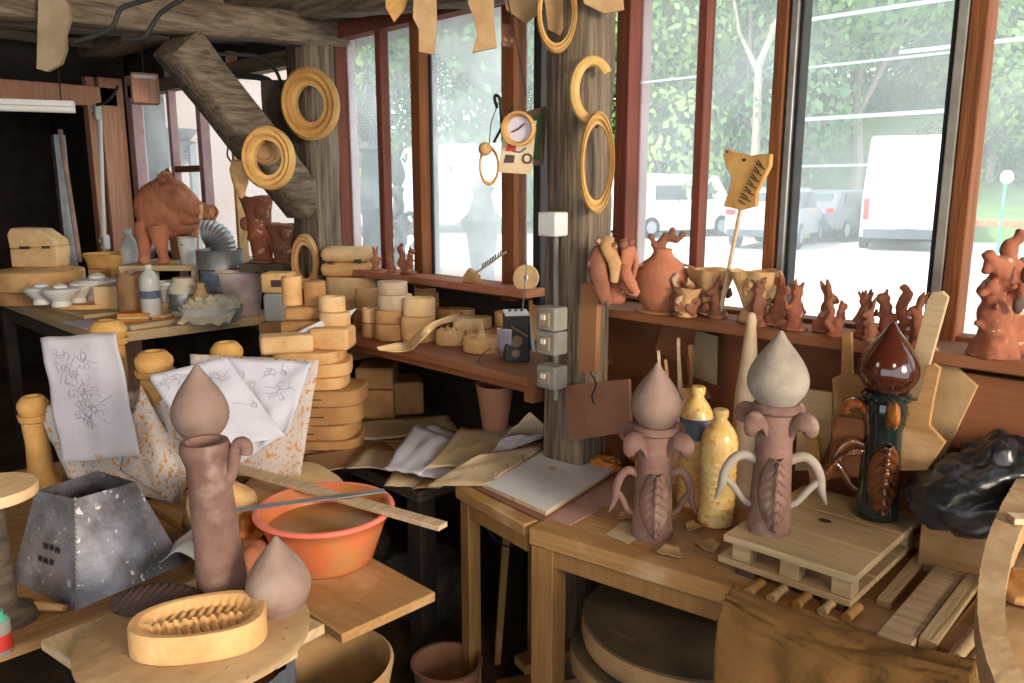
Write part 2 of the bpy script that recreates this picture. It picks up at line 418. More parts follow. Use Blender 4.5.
def tag(o, label=None, cat=None, group=None, kind=None):
    if label: o['label'] = label
    if cat: o['category'] = cat
    if group: o['group'] = group
    if kind: o['kind'] = kind
    return o
def thing(name, label, cat, loc=(0, 0, 0), rz=0, group=None, rot=None):
    o = bpy.data.objects.new(name, None)
    o.empty_display_size = .05
    col.objects.link(o)
    o.location = loc
    o.rotation_euler = rot if rot else (0, 0, rz)
    return tag(o, label, cat, group)
def struct(name, o=None, loc=(0, 0, 0)):
    if o is None:
        o = bpy.data.objects.new(name, None); o.empty_display_size = .05
        col.objects.link(o); o.location = loc
    o['kind'] = 'structure'
    return o
def copy_tree(o, parent=None, **kw):
    c = o.copy(); col.objects.link(c); c.parent = parent
    for ch in [x for x in col.objects if x.parent == o]:
        copy_tree(ch, c)
    return c
def V(*a):
    return Vector(a)
def catmull(pts, n=6, closed=False):
    pts = [Vector(p) for p in pts]
    out = []
    N_ = len(pts)
    rng = range(N_ if closed else N_-1)
    for i in rng:
        p0 = pts[(i-1) % N_] if (closed or i > 0) else pts[i]
        p1, p2 = pts[i], pts[(i+1) % N_]
        p3 = pts[(i+2) % N_] if (closed or i+2 < N_) else pts[(i+1) % N_]
        for k in range(n):
            t = k/n
            out.append(0.5*((2*p1) + (p2-p0)*t + (2*p0-5*p1+4*p2-p3)*t*t + (3*p1-p0-3*p2+p3)*t**3))
    if not closed:
        out.append(pts[-1])
    return out
rnd = random.Random(7)

# ================================================================== SETTING
WY = 2.30          # window plane
ZO = 0.15          # yard level outside
struct('floor', MB().box((-3, -0.8, -0.05), (11.4, 6.6, 0.1)).build('floor', 'dirt'))
struct('ground', MB().grid(lambda u, v: V(-60+100*u, 2.5+75*v, ZO), 10, 10).build('ground', 'yard'))
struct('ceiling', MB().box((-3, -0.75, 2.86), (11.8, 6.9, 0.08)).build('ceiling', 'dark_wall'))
# wall under the windows, left part dark, right part brown boarding
struct('wall_window_left', MB().box((-4.1, 2.40, 0.6), (4.9, 0.12, 1.24)).build('wall_window_left', 'dark_wall'))
struct('wall_window_right', MB().box((0.14, 2.32, 0.6), (4.2, 0.12, 1.22)).build('wall_window_right', 'ochre_panel'))
struct('wall_window_top', MB().box((-2.1, 2.42, 2.60), (8.8, 0.14, 0.5)).build('wall_window_top', 'dark_wall'))
# ledge under the right window
struct('trim_1', MB().box((0.18, 2.18, 1.243), (4.1, 0.22, 0.03)).build('trim_1', 'ochre_panel', bev=.004))
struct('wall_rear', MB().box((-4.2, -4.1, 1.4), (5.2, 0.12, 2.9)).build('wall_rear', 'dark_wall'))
# end wall with the doorway
CX = -6.15
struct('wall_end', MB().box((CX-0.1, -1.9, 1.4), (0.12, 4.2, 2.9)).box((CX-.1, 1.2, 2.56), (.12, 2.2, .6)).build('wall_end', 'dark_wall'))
struct('wall_far_room', MB().box((CX-2.4, 0.6, 1.4), (0.1, 5.2, 2.9)).box((CX-1.2, 2.5, 1.4), (2.4, .1, 2.9)).box((CX-1.2, -1.6, 1.4), (2.4, .1, 2.9)).build('wall_far_room', 'dark_wall'))

def frame_post(name, pxs, pys, Y, w, d, m, z0=1.2, z1=2.42, parent=None):
    """upright whose axis passes through two photo points on the plane Y"""
    a, b = ony(pxs[0], pys[0], Y), ony(pxs[1], pys[1], Y)
    xm = (a.x + b.x)/2
    return MB().box((xm, Y, (z0+z1)/2), (w, d, z1-z0)).build(name, m, parent, bev=.004), xm

w1 = struct('window_1')     # right-hand row
P_, x_a = frame_post('frame_post', (628, 628), (60, 200), WY, .055, .08, 'red_frame', parent=w1)
frame_post('frame_post', (641, 638), (60, 200), WY+.05, .045, .05, 'lilac_frame', parent=w1)
_, x_b = frame_post('mullion', (703, 700), (60, 240), WY, .032, .05, 'red_frame', parent=w1)
_, x_c = frame_post('frame_post', (782, 778), (60, 240), WY, .036, .08, 'orange_frame', parent=w1)
frame_post('opening_strip', (794, 788), (60, 240), WY-.005, .022, .06, 'steel_grey', parent=w1)
frame_post('seal_strip', (801, 795), (60, 240), WY, .010, .05, 'iron', parent=w1)
_, x_d = frame_post('frame_post', (975, 965), (60, 240), WY, .042, .08, 'orange_frame', parent=w1)
frame_post('opening_strip', (960, 948), (60, 240), WY-.005, .026, .07, 'box_grey', parent=w1)
frame_post('seal_strip', (951, 939), (60, 240), WY, .010, .05, 'iron', parent=w1)
x_e = x_d + .9
MB().box((x_e, WY, 1.8), (.06, .08, 1.25)).build('frame_post', 'orange_frame', w1)
x_f = x_e + 1.0
MB().box(((x_a+x_f)/2, WY, 1.245), (x_f-x_a, .07, .05)).build('bottom_rail', 'orange_frame', w1)
MB().box(((x_a+x_f)/2, WY, 2.40), (x_f-x_a, .07, .09)).build('top_rail', 'red_frame', w1)
for q, (a, b) in enumerate(((x_a, x_b), (x_b, x_c), (x_c, x_d), (x_d, x_e), (x_e, x_f))):
    MB().box(((a+b)/2, WY+.03, 1.81), (b-a-.02, .004, 1.10)).build('pane', 'glass_smear' if q == 2 else 'glass', w1)

for q, (px, py, L_) in enumerate(((860, 12, .5), (860, 62, .5), (860, 116, .5), (865, 165, .5), (1010, 40, .4), (665, 80, .3))):  # thin pale bars put in as painted reflections on the panes
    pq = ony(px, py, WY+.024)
    MB().box((pq.x, WY+.024, pq.z), (L_ if px == 665 else .52, .002, .007 if q % 2 else .011)).build('reflection_streak', 'strip', w1)
w2 = struct('window_2')     # middle, beyond the big post
_, y_a = frame_post('frame_post', (340, 344), (80, 230), WY, .06, .08, 'red_frame', parent=w2)
frame_post('frame_post', (350, 354), (80, 230), WY+.05, .05, .05, 'lilac_frame', parent=w2)
_, y_b = frame_post('mullion', (381, 388), (80, 230), WY, .04, .05, 'red_frame', parent=w2)
_, y_c = frame_post('frame_post', (418, 426), (80, 230), WY, .06, .07, 'orange_frame', parent=w2)
frame_post('opening_strip', (430, 436), (80, 230), WY+.04, .03, .04, 'iron', parent=w2)
_, y_d = frame_post('frame_post', (512, 517), (80, 230), WY, .07, .08, 'orange_frame', parent=w2)
_, y_e = frame_post('frame_post', (543, 545), (80, 230), WY, .04, .08, 'iron', parent=w2)
MB().box(((y_a+y_e)/2, WY, 1.24), (y_e-y_a, .08, .05)).build('bottom_rail', 'orange_frame', w2)
MB().box(((y_a+y_e)/2, WY, 2.38), (y_e-y_a, .08, .07)).build('top_rail', 'red_frame', w2)
for a, b in ((y_a, y_b), (y_b, y_c), (y_c, y_d), (y_d, y_e)):
    MB().box(((a+b)/2, WY+.03, 1.81), (b-a-.02, .004, 1.12)).build('pane', 'glass_hazy' if a == y_c else 'glass', w2)

w3 = struct('window_3')     # far left
_, z_a = frame_post('frame_post', (139, 143), (130, 230), WY, .10, .08, 'lilac_frame', z0=.86, parent=w3)
_, z_b = frame_post('mullion', (172, 176), (100, 180), WY, .045, .05, 'lilac_frame', z0=.86, parent=w3)
_, z_c = frame_post('mullion', (202, 206), (100, 180), WY, .06, .06, 'lilac_frame', z0=.86, parent=w3)
_, z_d = frame_post('mullion', (236, 240), (100, 230), WY, .03, .06, 'clay_tan', z0=.86, parent=w3)
_, z_e = frame_post('frame_post', (300, 303), (130, 230), WY, .06, .08, 'orange_frame', z0=.86, parent=w3)
p1 = ony(188, 169, WY)
MB().box(((z_b+z_c)/2, WY, p1.z), (z_c-z_b, .04, .04)).build('crossbar', 'orange_frame', w3)
MB().box(((z_a+z_e)/2, WY, 2.31), (z_e-z_a, .08, .08)).build('top_rail', 'old_timber_x', w3)
MB().box(((z_a+z_e)/2, WY, .85), (z_e-z_a, .08, .06)).build('bottom_rail', 'orange_frame', w3)
for a, b in ((z_a, z_b), (z_b, z_c), (z_c, z_d), (z_d, z_e)):
    MB().box(((a+b)/2, WY+.03, 1.62), (b-a-.02, .004, 1.5)).build('pane', 'glass', w3)

# doorway in the end wall
d1 = struct('door_1')
MB().box((CX, 2.16, 1.2), (.14, .16, 2.4)).build('door_post', 'pink_post', d1, bev=.006)
MB().box((CX-.02, 2.04, 1.2), (.1, .06, 2.4)).build('door_post', 'pink_post', d1, bev=.006)
MB().box((CX, .9, 2.27), (.14, 2.6, .13)).build('door_header', 'pink_post', d1, bev=.006)
MB().box((CX-.06, .2, 1.1), (.12, .1, 2.3)).build('door_post', 'joist', d1)

# timbers
def timber(a, b, w, h, m, j=.012, up=(0, 0, 1), seg=14):
    a, b = Vector(a), Vector(b)
    mb = MB()
    z = (b-a).normalized(); x = z.cross(Vector(up)).normalized(); y = x.cross(z).normalized()
    pts = []
    prof = [(-1, -.8), (-.8, -1), (.8, -1), (1, -.8), (1, .8), (.8, 1), (-.8, 1), (-1, .8)]
    rings = []
    for i in range(seg+1):
        c = a.lerp(b, i/seg)
        rg = []
        for px, py in prof:
            p = c + x*px*w/2 + y*py*h/2
            p += Vector(noise.noise_vector(p*4)) * j
            rg.append(mb.bm.verts.new(p))
        rings.append(rg)
    for i in range(seg):
        for k in range(8):
            mb.bm.faces.new((rings[i][k], rings[i][(k+1) % 8], rings[i+1][(k+1) % 8], rings[i+1][k]))
    mb.bm.faces.new(rings[0]); mb.bm.faces.new(rings[-1][::-1])
    return mb
# big post between the windows
pp = ony(578, 200, 1.95)
BP = V(pp.x, 1.95, 0)
struct('pillar_1', timber((BP.x, BP.y, 0.0), (BP.x, BP.y, 2.8), .165, .145, 'old_timber', up=(0, 1, 0)).build('pillar_1', 'old_timber', angle=50))
struct('pillar_2', timber((BP.x-.10, BP.y+.09, 1.0), (BP.x-.10, BP.y+.09, 2.8), .04, .05, 'old_timber', up=(0, 1, 0)).build('pillar_2', 'old_timber', angle=50))
# post where the brace lands
q0 = ony(316, 180, 2.17)
struct('pillar_3', timber((q0.x, 2.17, 0.0), (q0.x, 2.17, 2.8), .20, .17, 'old_timber', up=(0, 1, 0)).build('pillar_3', 'old_timber', angle=50))
LP = V(q0.x, 2.17, 0)
# cross beam, wall to room
b0, b1 = ony(318, 30, 2.2), atd(-150, -16, 2.6)
struct('beam_1', timber(b0 + V(0, .15, 0), b1, .14, .135, 'old_timber_y').build('beam_1', 'old_timber_y', angle=50))
struct('beam_2', timber(b0 + V(-.9, .1, .12), b1 + V(-1.1, 0, .12), .12, .12, 'old_timber_y').build('beam_2', 'joist', angle=50))
# diagonal brace
c0, c1 = ony(306, 205, 2.10), None
dd = (b1-b0).normalized()
tt = None
best = min(range(200), key=lambda k: abs((lambda p: 512 + F*((p-CAM).dot(RX)/((p-CAM).dot(AX)*cp - (p.z-EYE)*sp_)))(b0+dd*(k/100)) - 172))
c1 = b0 + dd*(best/100) + V(0, 0, -.10)
struct('beam_3', timber(c0, c1, .17, .175, 'old_timber_y').build('beam_3', 'old_timber_y', angle=50))
# beam along the wall above the windows
struct('beam_4', timber((-6.3, 2.12, 2.66), (2.3, 2.12, 2.66), .24, .24, 'old_timber_x', seg=40).build('beam_4', 'old_timber_x', angle=50))
struct('beam_5', timber(atd(262, 4, 4.2), atd(640, -42, 2.5), .14, .17, 'old_timber_x', seg=30).build('beam_5', 'old_timber_x', angle=50))
# joists beyond, under the dark ceiling
for k in range(6):
    Y = 1.75 - k*.55
    struct('joist_%d' % (k+1), MB().bar((-6.3, Y, 2.66), (-3.0, Y+.02, 2.70), .05, .08).build('beam_%d' % (k+6), 'old_timber_x'))
for k in range(4):
    X = -5.9 + k*.62
    struct('batten', MB().bar((X, -2.5, 2.58), (X, 2.3, 2.58), .05, .05).build('beam_%d' % (k+20), 'old_timber_y'))

# ================================================================== OUTSIDE
def outdoor():
    # grassy bank behind the yard
    struct('bank', MB().grid(lambda u, v: V(-70+95*u, 26+18*v + 4*math.sin(u*9), ZO + 6.5*v**1.2 + .5*noise.noise(V(u*20, v*5, 0))), 40, 8).build('hill', 'hill'))
    def crown(seed, n, rx, rz, h0, leaf):
        r = random.Random(seed)
        mb = MB()
        lobes = [(V(r.uniform(-.6, .6)*rx, r.uniform(-.6, .6)*rx, h0 + r.uniform(.0, 1)*rz*1.5), r.uniform(.45, .75)*rx) for _ in range(9)]
        for k in range(n):
            c, q = lobes[k % 9]
            d = V(r.gauss(0, 1), r.gauss(0, 1), r.gauss(0, 1)).normalized()
            p = c + d*q*r.uniform(.75, 1.05)
            s_ = leaf*r.uniform(.6, 1.4)
            a = V(r.gauss(0, 1), r.gauss(0, 1), r.gauss(0, 1)).normalized()
            b = a.cross(d).normalized()
            a = b.cross(d + V(r.gauss(0, .4), r.gauss(0, .4), r.gauss(0, .4))).normalized()
            vs = [mb.bm.verts.new(p + a*s_*i + b*s_*.6*j) for i, j in ((-1, 0), (0, -1), (1, 0), (0, 1))]
            mb.bm.faces.new(vs)
        return mb
    protos = []
    kinds = [('leaf_a', 'light green leafy tree', 3.0, 3.4, 2.2), ('leaf_b', 'mid green bushy tree', 3.4, 3.8, 2.4), ('leaf_c', 'dark green dense tree', 3.0, 4.2, 2.6)]
    for i, (lm, lb, rx, rz, h0) in enumerate(kinds):
        t = thing('tree', lb, 'tree')
        crown(i+3, 9000, rx, rz, h0, .12).build('crown', lm, t, sharp=True)
        MB().tube([(0, 0, -1), (.05, .1, 1.5), (-.1, 0, 3.4), (.1, .1, 5.5)], [.2, .16, .12, .06]).tube([(-.05, 0, 2.6), (.7, .3, 4.2), (1.1, .4, 5.4)], [.1, .07, .03]).build('trunk', 'bark', t)
        protos.append(t)
    spots = []
    r = random.Random(11)
    n = 0
    for row, (dist, zz) in enumerate(((27, .2), (35, 1.6), (44, 3.0))):
        for k in range(8):
            px = 310 + k*112 + row*40 + r.uniform(-20, 20)
            p = at(px, 187+800*(EYE-ZO)/dist, ZO)
            p = CAM + (p-CAM)*1.0
            d = ray(px, 187); d = V(d.x, d.y, 0)*dist
            p = V(d.x, d.y, ZO + zz)
            i = (n*2+row) % 3
            first = protos[i].get('used')
            o = copy_tree(protos[i]) if first else protos[i]
            protos[i]['used'] = 1
            o.location = p; o.rotation_euler = (0, 0, r.uniform(0, 6))
            s_ = r.uniform(.85, 1.25); o.scale = (s_, s_, s_*1.1)
            o['label'] = kinds[i][1] + ' in the %s of the wood beyond the yard' % ('front row', 'middle row', 'back row')[row]
            o['group'] = ('front', 'middle', 'back')[row] + ' row ' + kinds[i][1] + 's'
            n += 1
    for o in protos:
        del o['used']
    # pale bare trunk
    d = ray(752, 187); p = V(d.x, d.y, 0)*24; p.z = ZO
    MBt = MB().tube([(0, 0, 0), (.05, 0, 3), (0, 0, 5), (.5, .3, 6.6), (.9, .6, 8)], [.16, .13, .11, .07, .04]).tube([(0, 0, 4.8), (-.7, 0, 6), (-1.2, .1, 8)], [.09, .06, .03])
    o = MBt.build('bare_tree', 'bark', loc=p); tag(o, 'pale bare forked tree trunk among the leaves, through the window', 'tree')
    # vehicles: local x = length (rear at -x), y = width
    def vehicle(name, label, cat, loc, rz, L, Wd, H, side, paint, wheel, belt=.5, group=None):
        t = thing(name, label, cat, loc, rz, group)
        mb = MB()
        n = len(side)
        pts = [(x*L, z*H) for x, z in side]
        mx = Matrix(((1, 0, 0, 0), (0, 0, -1, 0), (0, 1, 0, 0), (0, 0, 0, 1)))
        vs, fs = [], []
        for y, k in ((-Wd/2, 0), (-Wd/2, 1), (Wd/2, 1), (Wd/2, 0)):
            pass
        rows = [(-.5, .90), (-.47, 1), (.47, 1), (.5, .90)]
        for yy, sc_ in rows:
            for x, z in pts:
                f = 1 if z < belt*H else (1 - .10*(z-belt*H)/(H*(1-belt)))
                vs.append((x*(.985 if sc_ < 1 else 1), yy*Wd*f, (z if sc_ == 1 else z*.985+.008*H)))
        for a in range(3):
            for i in range(n):
                j = (i+1) % n
                fs.append((a*n+i, a*n+j, (a+1)*n+j, (a+1)*n+i))
        fs += [tuple(range(n)), tuple(range(3*n, 4*n))[::-1]]
        mb._add(vs, fs)
        mb.build('body', paint, t, bev=.04)
        for x in wheel:
            for s_ in (-1, 1):
                mw = Matrix.Rotation(PI/2, 4, 'X')
                wv = MB().lathe([(.18, -.11), (.30, -.11), (.33, -.07), (.33, .07), (.30, .11), (.18, .11), (.16, .05), (.05, .05)], (0, 0, 0), 24, mx=mw).build('wheel', 'tyre', t, loc=(x*L, s_*(Wd/2-.1), .33))
                MB().lathe([(.02, -.12), (.17, -.12), (.18, .12), (.02, .12)], (0, 0, 0), 20, mx=mw).build('hubcap', 'car_silver', wv)
        return t
    van_side = [(-.5, .12), (-.5, .45), (-.49, .80), (-.475, .97), (-.44, 1.0), (.2, 1.0), (.29, .97), (.36, .72), (.40, .56), (.49, .45), (.5, .2), (.48, .12)]
    car_side = [(-.5, .25), (-.5, .58), (-.47, .66), (-.40, .95), (-.34, 1.0), (.02, 1.0), (.10, .96), (.25, .66), (.46, .56), (.5, .42), (.5, .22), (.48, .18)]
    p = at(905, 252, ZO); rzv = math.atan2(AX.y, AX.x) + R(-24)
    fw = Matrix.Rotation(rzv, 3, 'Z') @ V(1, 0, 0)
    v = vehicle('van', 'large white high-roof van seen from behind, through the right window', 'van', V(p.x, p.y, ZO) + fw*2.7, rzv, 5.4, 2.05, 2.7, van_side, 'van_white', (-.30, .32))
    MB().box((-2.72, 0, .42), (.1, 1.9, .22)).build('rear_bumper', 'car_glass', v)
    MB().box((-2.74, 0, .62), (.03, .5, .12)).build('number_plate', 'white_plastic', v)
    for s_ in (-1, 1):
        MB().box((-2.71, s_*.92, 1.0), (.05, .12, .5)).build('tail_light', 'lens_red', v, bev=.01)
        MB().box((-2.70, s_*.46, 1.75), (.03, .62, .55)).build('rear_window', 'van_white', v, bev=.02)
    MB().box((-2.71, 0, 1.5), (.02, .015, 2.0)).build('door_seam', 'car_glass', v)
    def dress(v, L, Wd, H):
        MB().box((-L*.435, 0, H*.80), (.03, Wd*.74, H*.24), ry=R(20)).build('rear_window', 'car_glass', v)
        MB().box((-L*.5-.01, 0, H*.45), (.03, .5, .11)).build('number_plate', 'white_plastic', v)
        for s_ in (-1, 1):
            MB().box((-L*.49, s_*Wd*.41, H*.60), (.08, .22, .14)).build('tail_light', 'lens_red', v, bev=.01)
            MB().prism([(-L*.36, H*.66), (-L*.32, H*.92), (L*.06, H*.92), (L*.18, H*.66)], .03, Matrix.Translation((0, s_*(Wd*.475)+.015, 0)) @ Matrix.Rotation(PI/2, 4, 'X')).build('side_window', 'car_glass', v)
        MB().box((-L*.5, 0, H*.27), (.1, Wd*.9, .16)).build('rear_bumper', 'car_glass', v)
    rzc = rzv + R(-7)
    fw = Matrix.Rotation(rzc, 3, 'Z') @ V(1, 0, 0)
    p = at(757, 250, ZO)
    v = vehicle('car', 'pale silver hatchback seen from behind, left of the grey car outside', 'car', V(p.x, p.y, ZO) + fw*2.0, rzc, 4.0, 1.7, 1.5, car_side, 'car_silver', (-.3, .32))
    dress(v, 4.0, 1.7, 1.5)
    rzc = rzv + R(-20)
    fw = Matrix.Rotation(rzc, 3, 'Z') @ V(1, 0, 0)
    p = at(803, 242, ZO)
    v = vehicle('car', 'grey estate car parked between the hatchback and the white van', 'car', V(p.x, p.y, ZO) + fw*2.1, rzc, 4.3, 1.75, 1.45, car_side, 'car_grey', (-.3, .32))
    dress(v, 4.3, 1.75, 1.45)
    rzc = rzv + R(-40)
    fw = Matrix.Rotation(rzc, 3, 'Z') @ V(1, 0, 0)
    p = at(668, 236, ZO)
    v = vehicle('van', 'small white van parked at an angle, left window pane', 'van', V(p.x, p.y, ZO), rzc, 4.3, 1.8, 1.9, van_side, 'van_white', (-.3, .32))
    for s_ in (-1, 1):
        MB().box((.55, s_*.865, 1.35), (.8, .04, .42)).build('side_window', 'car_glass', v)
        MB().box((-.6, s_*.875, 1.35), (1.1, .03, .42)).build('side_window', 'car_glass', v)
    p = at(455, 232, ZO)
    v = vehicle('van', 'white panel van seen hazily through the left window', 'van', V(p.x, p.y, ZO), rzv + R(102), 5.0, 1.9, 2.9, van_side, 'van_white', (-.3, .32))
    # white shed behind the small van
    p = at(650, 222, ZO)
    t = thing('shed', 'low white shed with a sloping grey roof beyond the small van', 'shed', V(p.x, p.y, ZO), YAW)
    MB().box((0, 0, 1.2), (3.2, 3, 2.4)).build('shed_wall', 'van_white', t)
    MB().prism([(-1.8, 2.4), (1.8, 2.4), (1.2, 3.3), (-1.5, 3.0)], 3.2, Matrix.Translation((0, 1.6, 0)) @ Matrix.Rotation(PI/2, 4, 'X')).build('shed_roof', 'car_silver', t)
    # green mesh fence
    t = thing('mesh_fence', 'green wire mesh fence with thin posts in front of the trees', 'fence')
    a, b = at(560, 226, ZO), at(1150, 224, ZO)
    for k in range(9):
        q = a.lerp(b, k/8)
        MB().box((q.x, q.y, ZO+.9), (.07, .07, 1.8)).build('fence_post', 'fence_green', t)
    mb = MB()
    for k in range(12):
        mb.bar(a + V(0, 0, .1+k*.14), b + V(0, 0, .1+k*.14), .012)
    for k in range(100):
        q = a.lerp(b, k/99); mb.bar(q, q + V(0, 0, 1.7), .012)
    mb.build('wire_mesh', 'fence_green', t)
    # orange barrier
    a = at(975, 240, ZO); b = at(1022, 241, ZO); sc_ = mpp(a)
    t = thing('barrier', 'orange slatted plastic barrier on the yard, right pane', 'barrier', a)
    d = (b-a)
    for k in range(9):
        MB().box(d*(k/8) + V(0, 0, 10*sc_), (.11, .05, 20*sc_), rz=YAW).build('slat', 'barrier', t, bev=.01)
    MB().bar(V(0, 0, 15*sc_), d + V(0, 0, 15*sc_), .06).build('rail', 'barrier', t)
    # round white sign
    p = atd(1006, 177, 14)
    t = thing('round_sign', 'round white disc sign on a pole, far right pane', 'sign', V(p.x, p.y, ZO), YAW)
    MB().lathe([(.001, -.01), (.115, -.01), (.115, .01), (.001, .01)], (0, -.03, p.z-ZO), 24, mx=Matrix.Rotation(PI/2, 4, 'X')).build('disc', 'white_enamel', t)
    MB().cyl((0, 0, 0), .025, p.z-ZO+.05, seg=10).build('pole', 'fence_green', t)
    # pink building
    t = thing('building', 'bright pink rendered building beyond the far left window', 'building', (0, 0, 0))
    d = ray(326, 187); t.location = V(d.x*9.2, d.y*9.2, ZO); t.rotation_euler = (0, 0, YAW + R(16))
    MB().box((-4.7, 2.0, 2.5), (9.4, 4, 5)).build('building_wall', 'render_pink', t)
    MB().box((-4.7, 2.0, 5.1), (9.8, 4.4, .25)).build('roof', 'clay_red', t)
    # tall dark ceramic finial outside the middle window
    def yard_finial(px, py0, dist, sc_, name, label):
        d = ray(px, 187); p = V(d.x, d.y, 0)*dist; p.z = ZO
        t = thing(name, label, 'ornament', p)
        prof = [(.22, 0), (.22, .12), (.12, .2), (.10, .7), (.15, .75), (.09, .82), (.08, 1.3), (.13, 1.36), (.09, 1.42), (.07, 1.8), (.10, 1.84), (.06, 1.9), (.11, 2.0), (.11, 2.1), (.06, 2.25), (.01, 2.36)]
        MB().lathe([(a*sc_, b*sc_) for a, b in prof], seg=18).build('column', 'dark_ceramic', t)
        for k, (z, l) in enumerate(((.8, .34), (1.38, .24), (1.1, .26))):
            for s_ in (0, PI):
                c_, sn = math.cos(YAW+s_), math.sin(YAW+s_)
                MB().tube(catmull([(0, 0, z*sc_), (c_*l*.7*sc_, sn*l*.7*sc_, (z+.12)*sc_), (c_*l*sc_, sn*l*sc_, z*sc_), (c_*l*.7*sc_, sn*l*.7*sc_, (z-.1)*sc_)], 5), .035*sc_).build('scroll_arm', 'dark_ceramic', t)
        return t
    yard_finial(371, 0, 6.5, .98, 'yard_finial', 'tall dark ornate finial column outside the narrow left pane')
    yard_finial(398, 0, 9.5, .80, 'yard_finial', 'smaller dark finial column outside beside the mullion')
    d = ray(482, 187); p = V(d.x, d.y, 0)*6.0; p.z = ZO
    t = thing('pedestal', 'grey turned pedestal outside, low in the middle window', 'pedestal', p)
    MB().lathe([(.2, 0), (.2, .15), (.15, .22), (.11, .4), (.09, .9), (.12, 1.15), (.17, 1.25), (.10, 1.32), (.07, 1.45), (.10, 1.5), (.02, 1.56)], seg=24).build('shaft', 'dark_ceramic', t)
    # low reddish wall in front of the left window
    d = ray(440, 187); p = V(d.x, d.y, 0)*8
    o = MB().box((0, 0, .38), (4.4, .2, .6)).build('low_wall', 'clay_pink', loc=(p.x, p.y, ZO)); tag(o, 'low orange-pink wall across the yard, middle window', 'wall')
    # bowl rack outside the far left window
    p = ony(172, 165, 2.75)
    t = thing('dish_rack', 'rack of grey shallow dishes outside the far left window', 'rack', (p.x, 2.8, ZO))
    MB().box((0, .12, .9), (.05, .05, 1.9)).build('upright', 'steel_grey', t)
    for k, (px, py) in enumerate(((168, 156), (170, 143), (172, 131))):
        q = ony(px, py, 2.8)
        MB().lathe([(.03, -.09), (.12, -.08), (.20, 0), (.215, .01), (.2, .015), (.10, -.05), (.001, -.06)], (q.x-p.x, 0, q.z-ZO), 24).build('dish', 'steel_grey', t)
outdoor()

# ================================================================== LEFT BENCH (under the far left window)
ZB = 0.95
def table_(name, label, x0, x1, y0, y1, z, th, m, legm, legs=True, cat='table', lw=.07, rz=0, splitx=None):
    cx, cy = (x0+x1)/2, (y0+y1)/2
    t = thing(name, label, cat, (cx, cy, 0), rz)
    MB().box((0, 0, z-th/2), (x1-x0, y1-y0, th)).jitter(.003, 5, 2).build('table_top', m, t, bev=.004)
    if legs:
        for sx in (-1, 1):
            for sy in (-1, 1):
                MB().box((sx*((x1-x0)/2-lw*.6), sy*((y1-y0)/2-lw*.6), (z-th)/2), (lw, lw, z-th)).build('leg', legm, t, bev=.003)
    return t
e0, e1 = at(112, 337, ZB), at(262, 313, ZB)
bx = (e0.x + e1.x)/2
bench = table_('workbench', 'long clay-dusted bench in the corner carrying the clay boar', -6.0, bx, 1.30, 2.26, ZB, .05, 'board_pale', 'dark_wall')
MB().box((0, -.42, ZB-.10), (bx+6.0-.1, .03, .10)).build('apron', 'joist', bench)

def ond(px, t, z):
    p = atd(px, 187, t); return V(p.x, p.y, z)
ZR = 1.22
def on(px, py, z=ZB, dx=0, dy=0):
    p = at(px, py, z); return V(p.x+dx, p.y+dy, z)

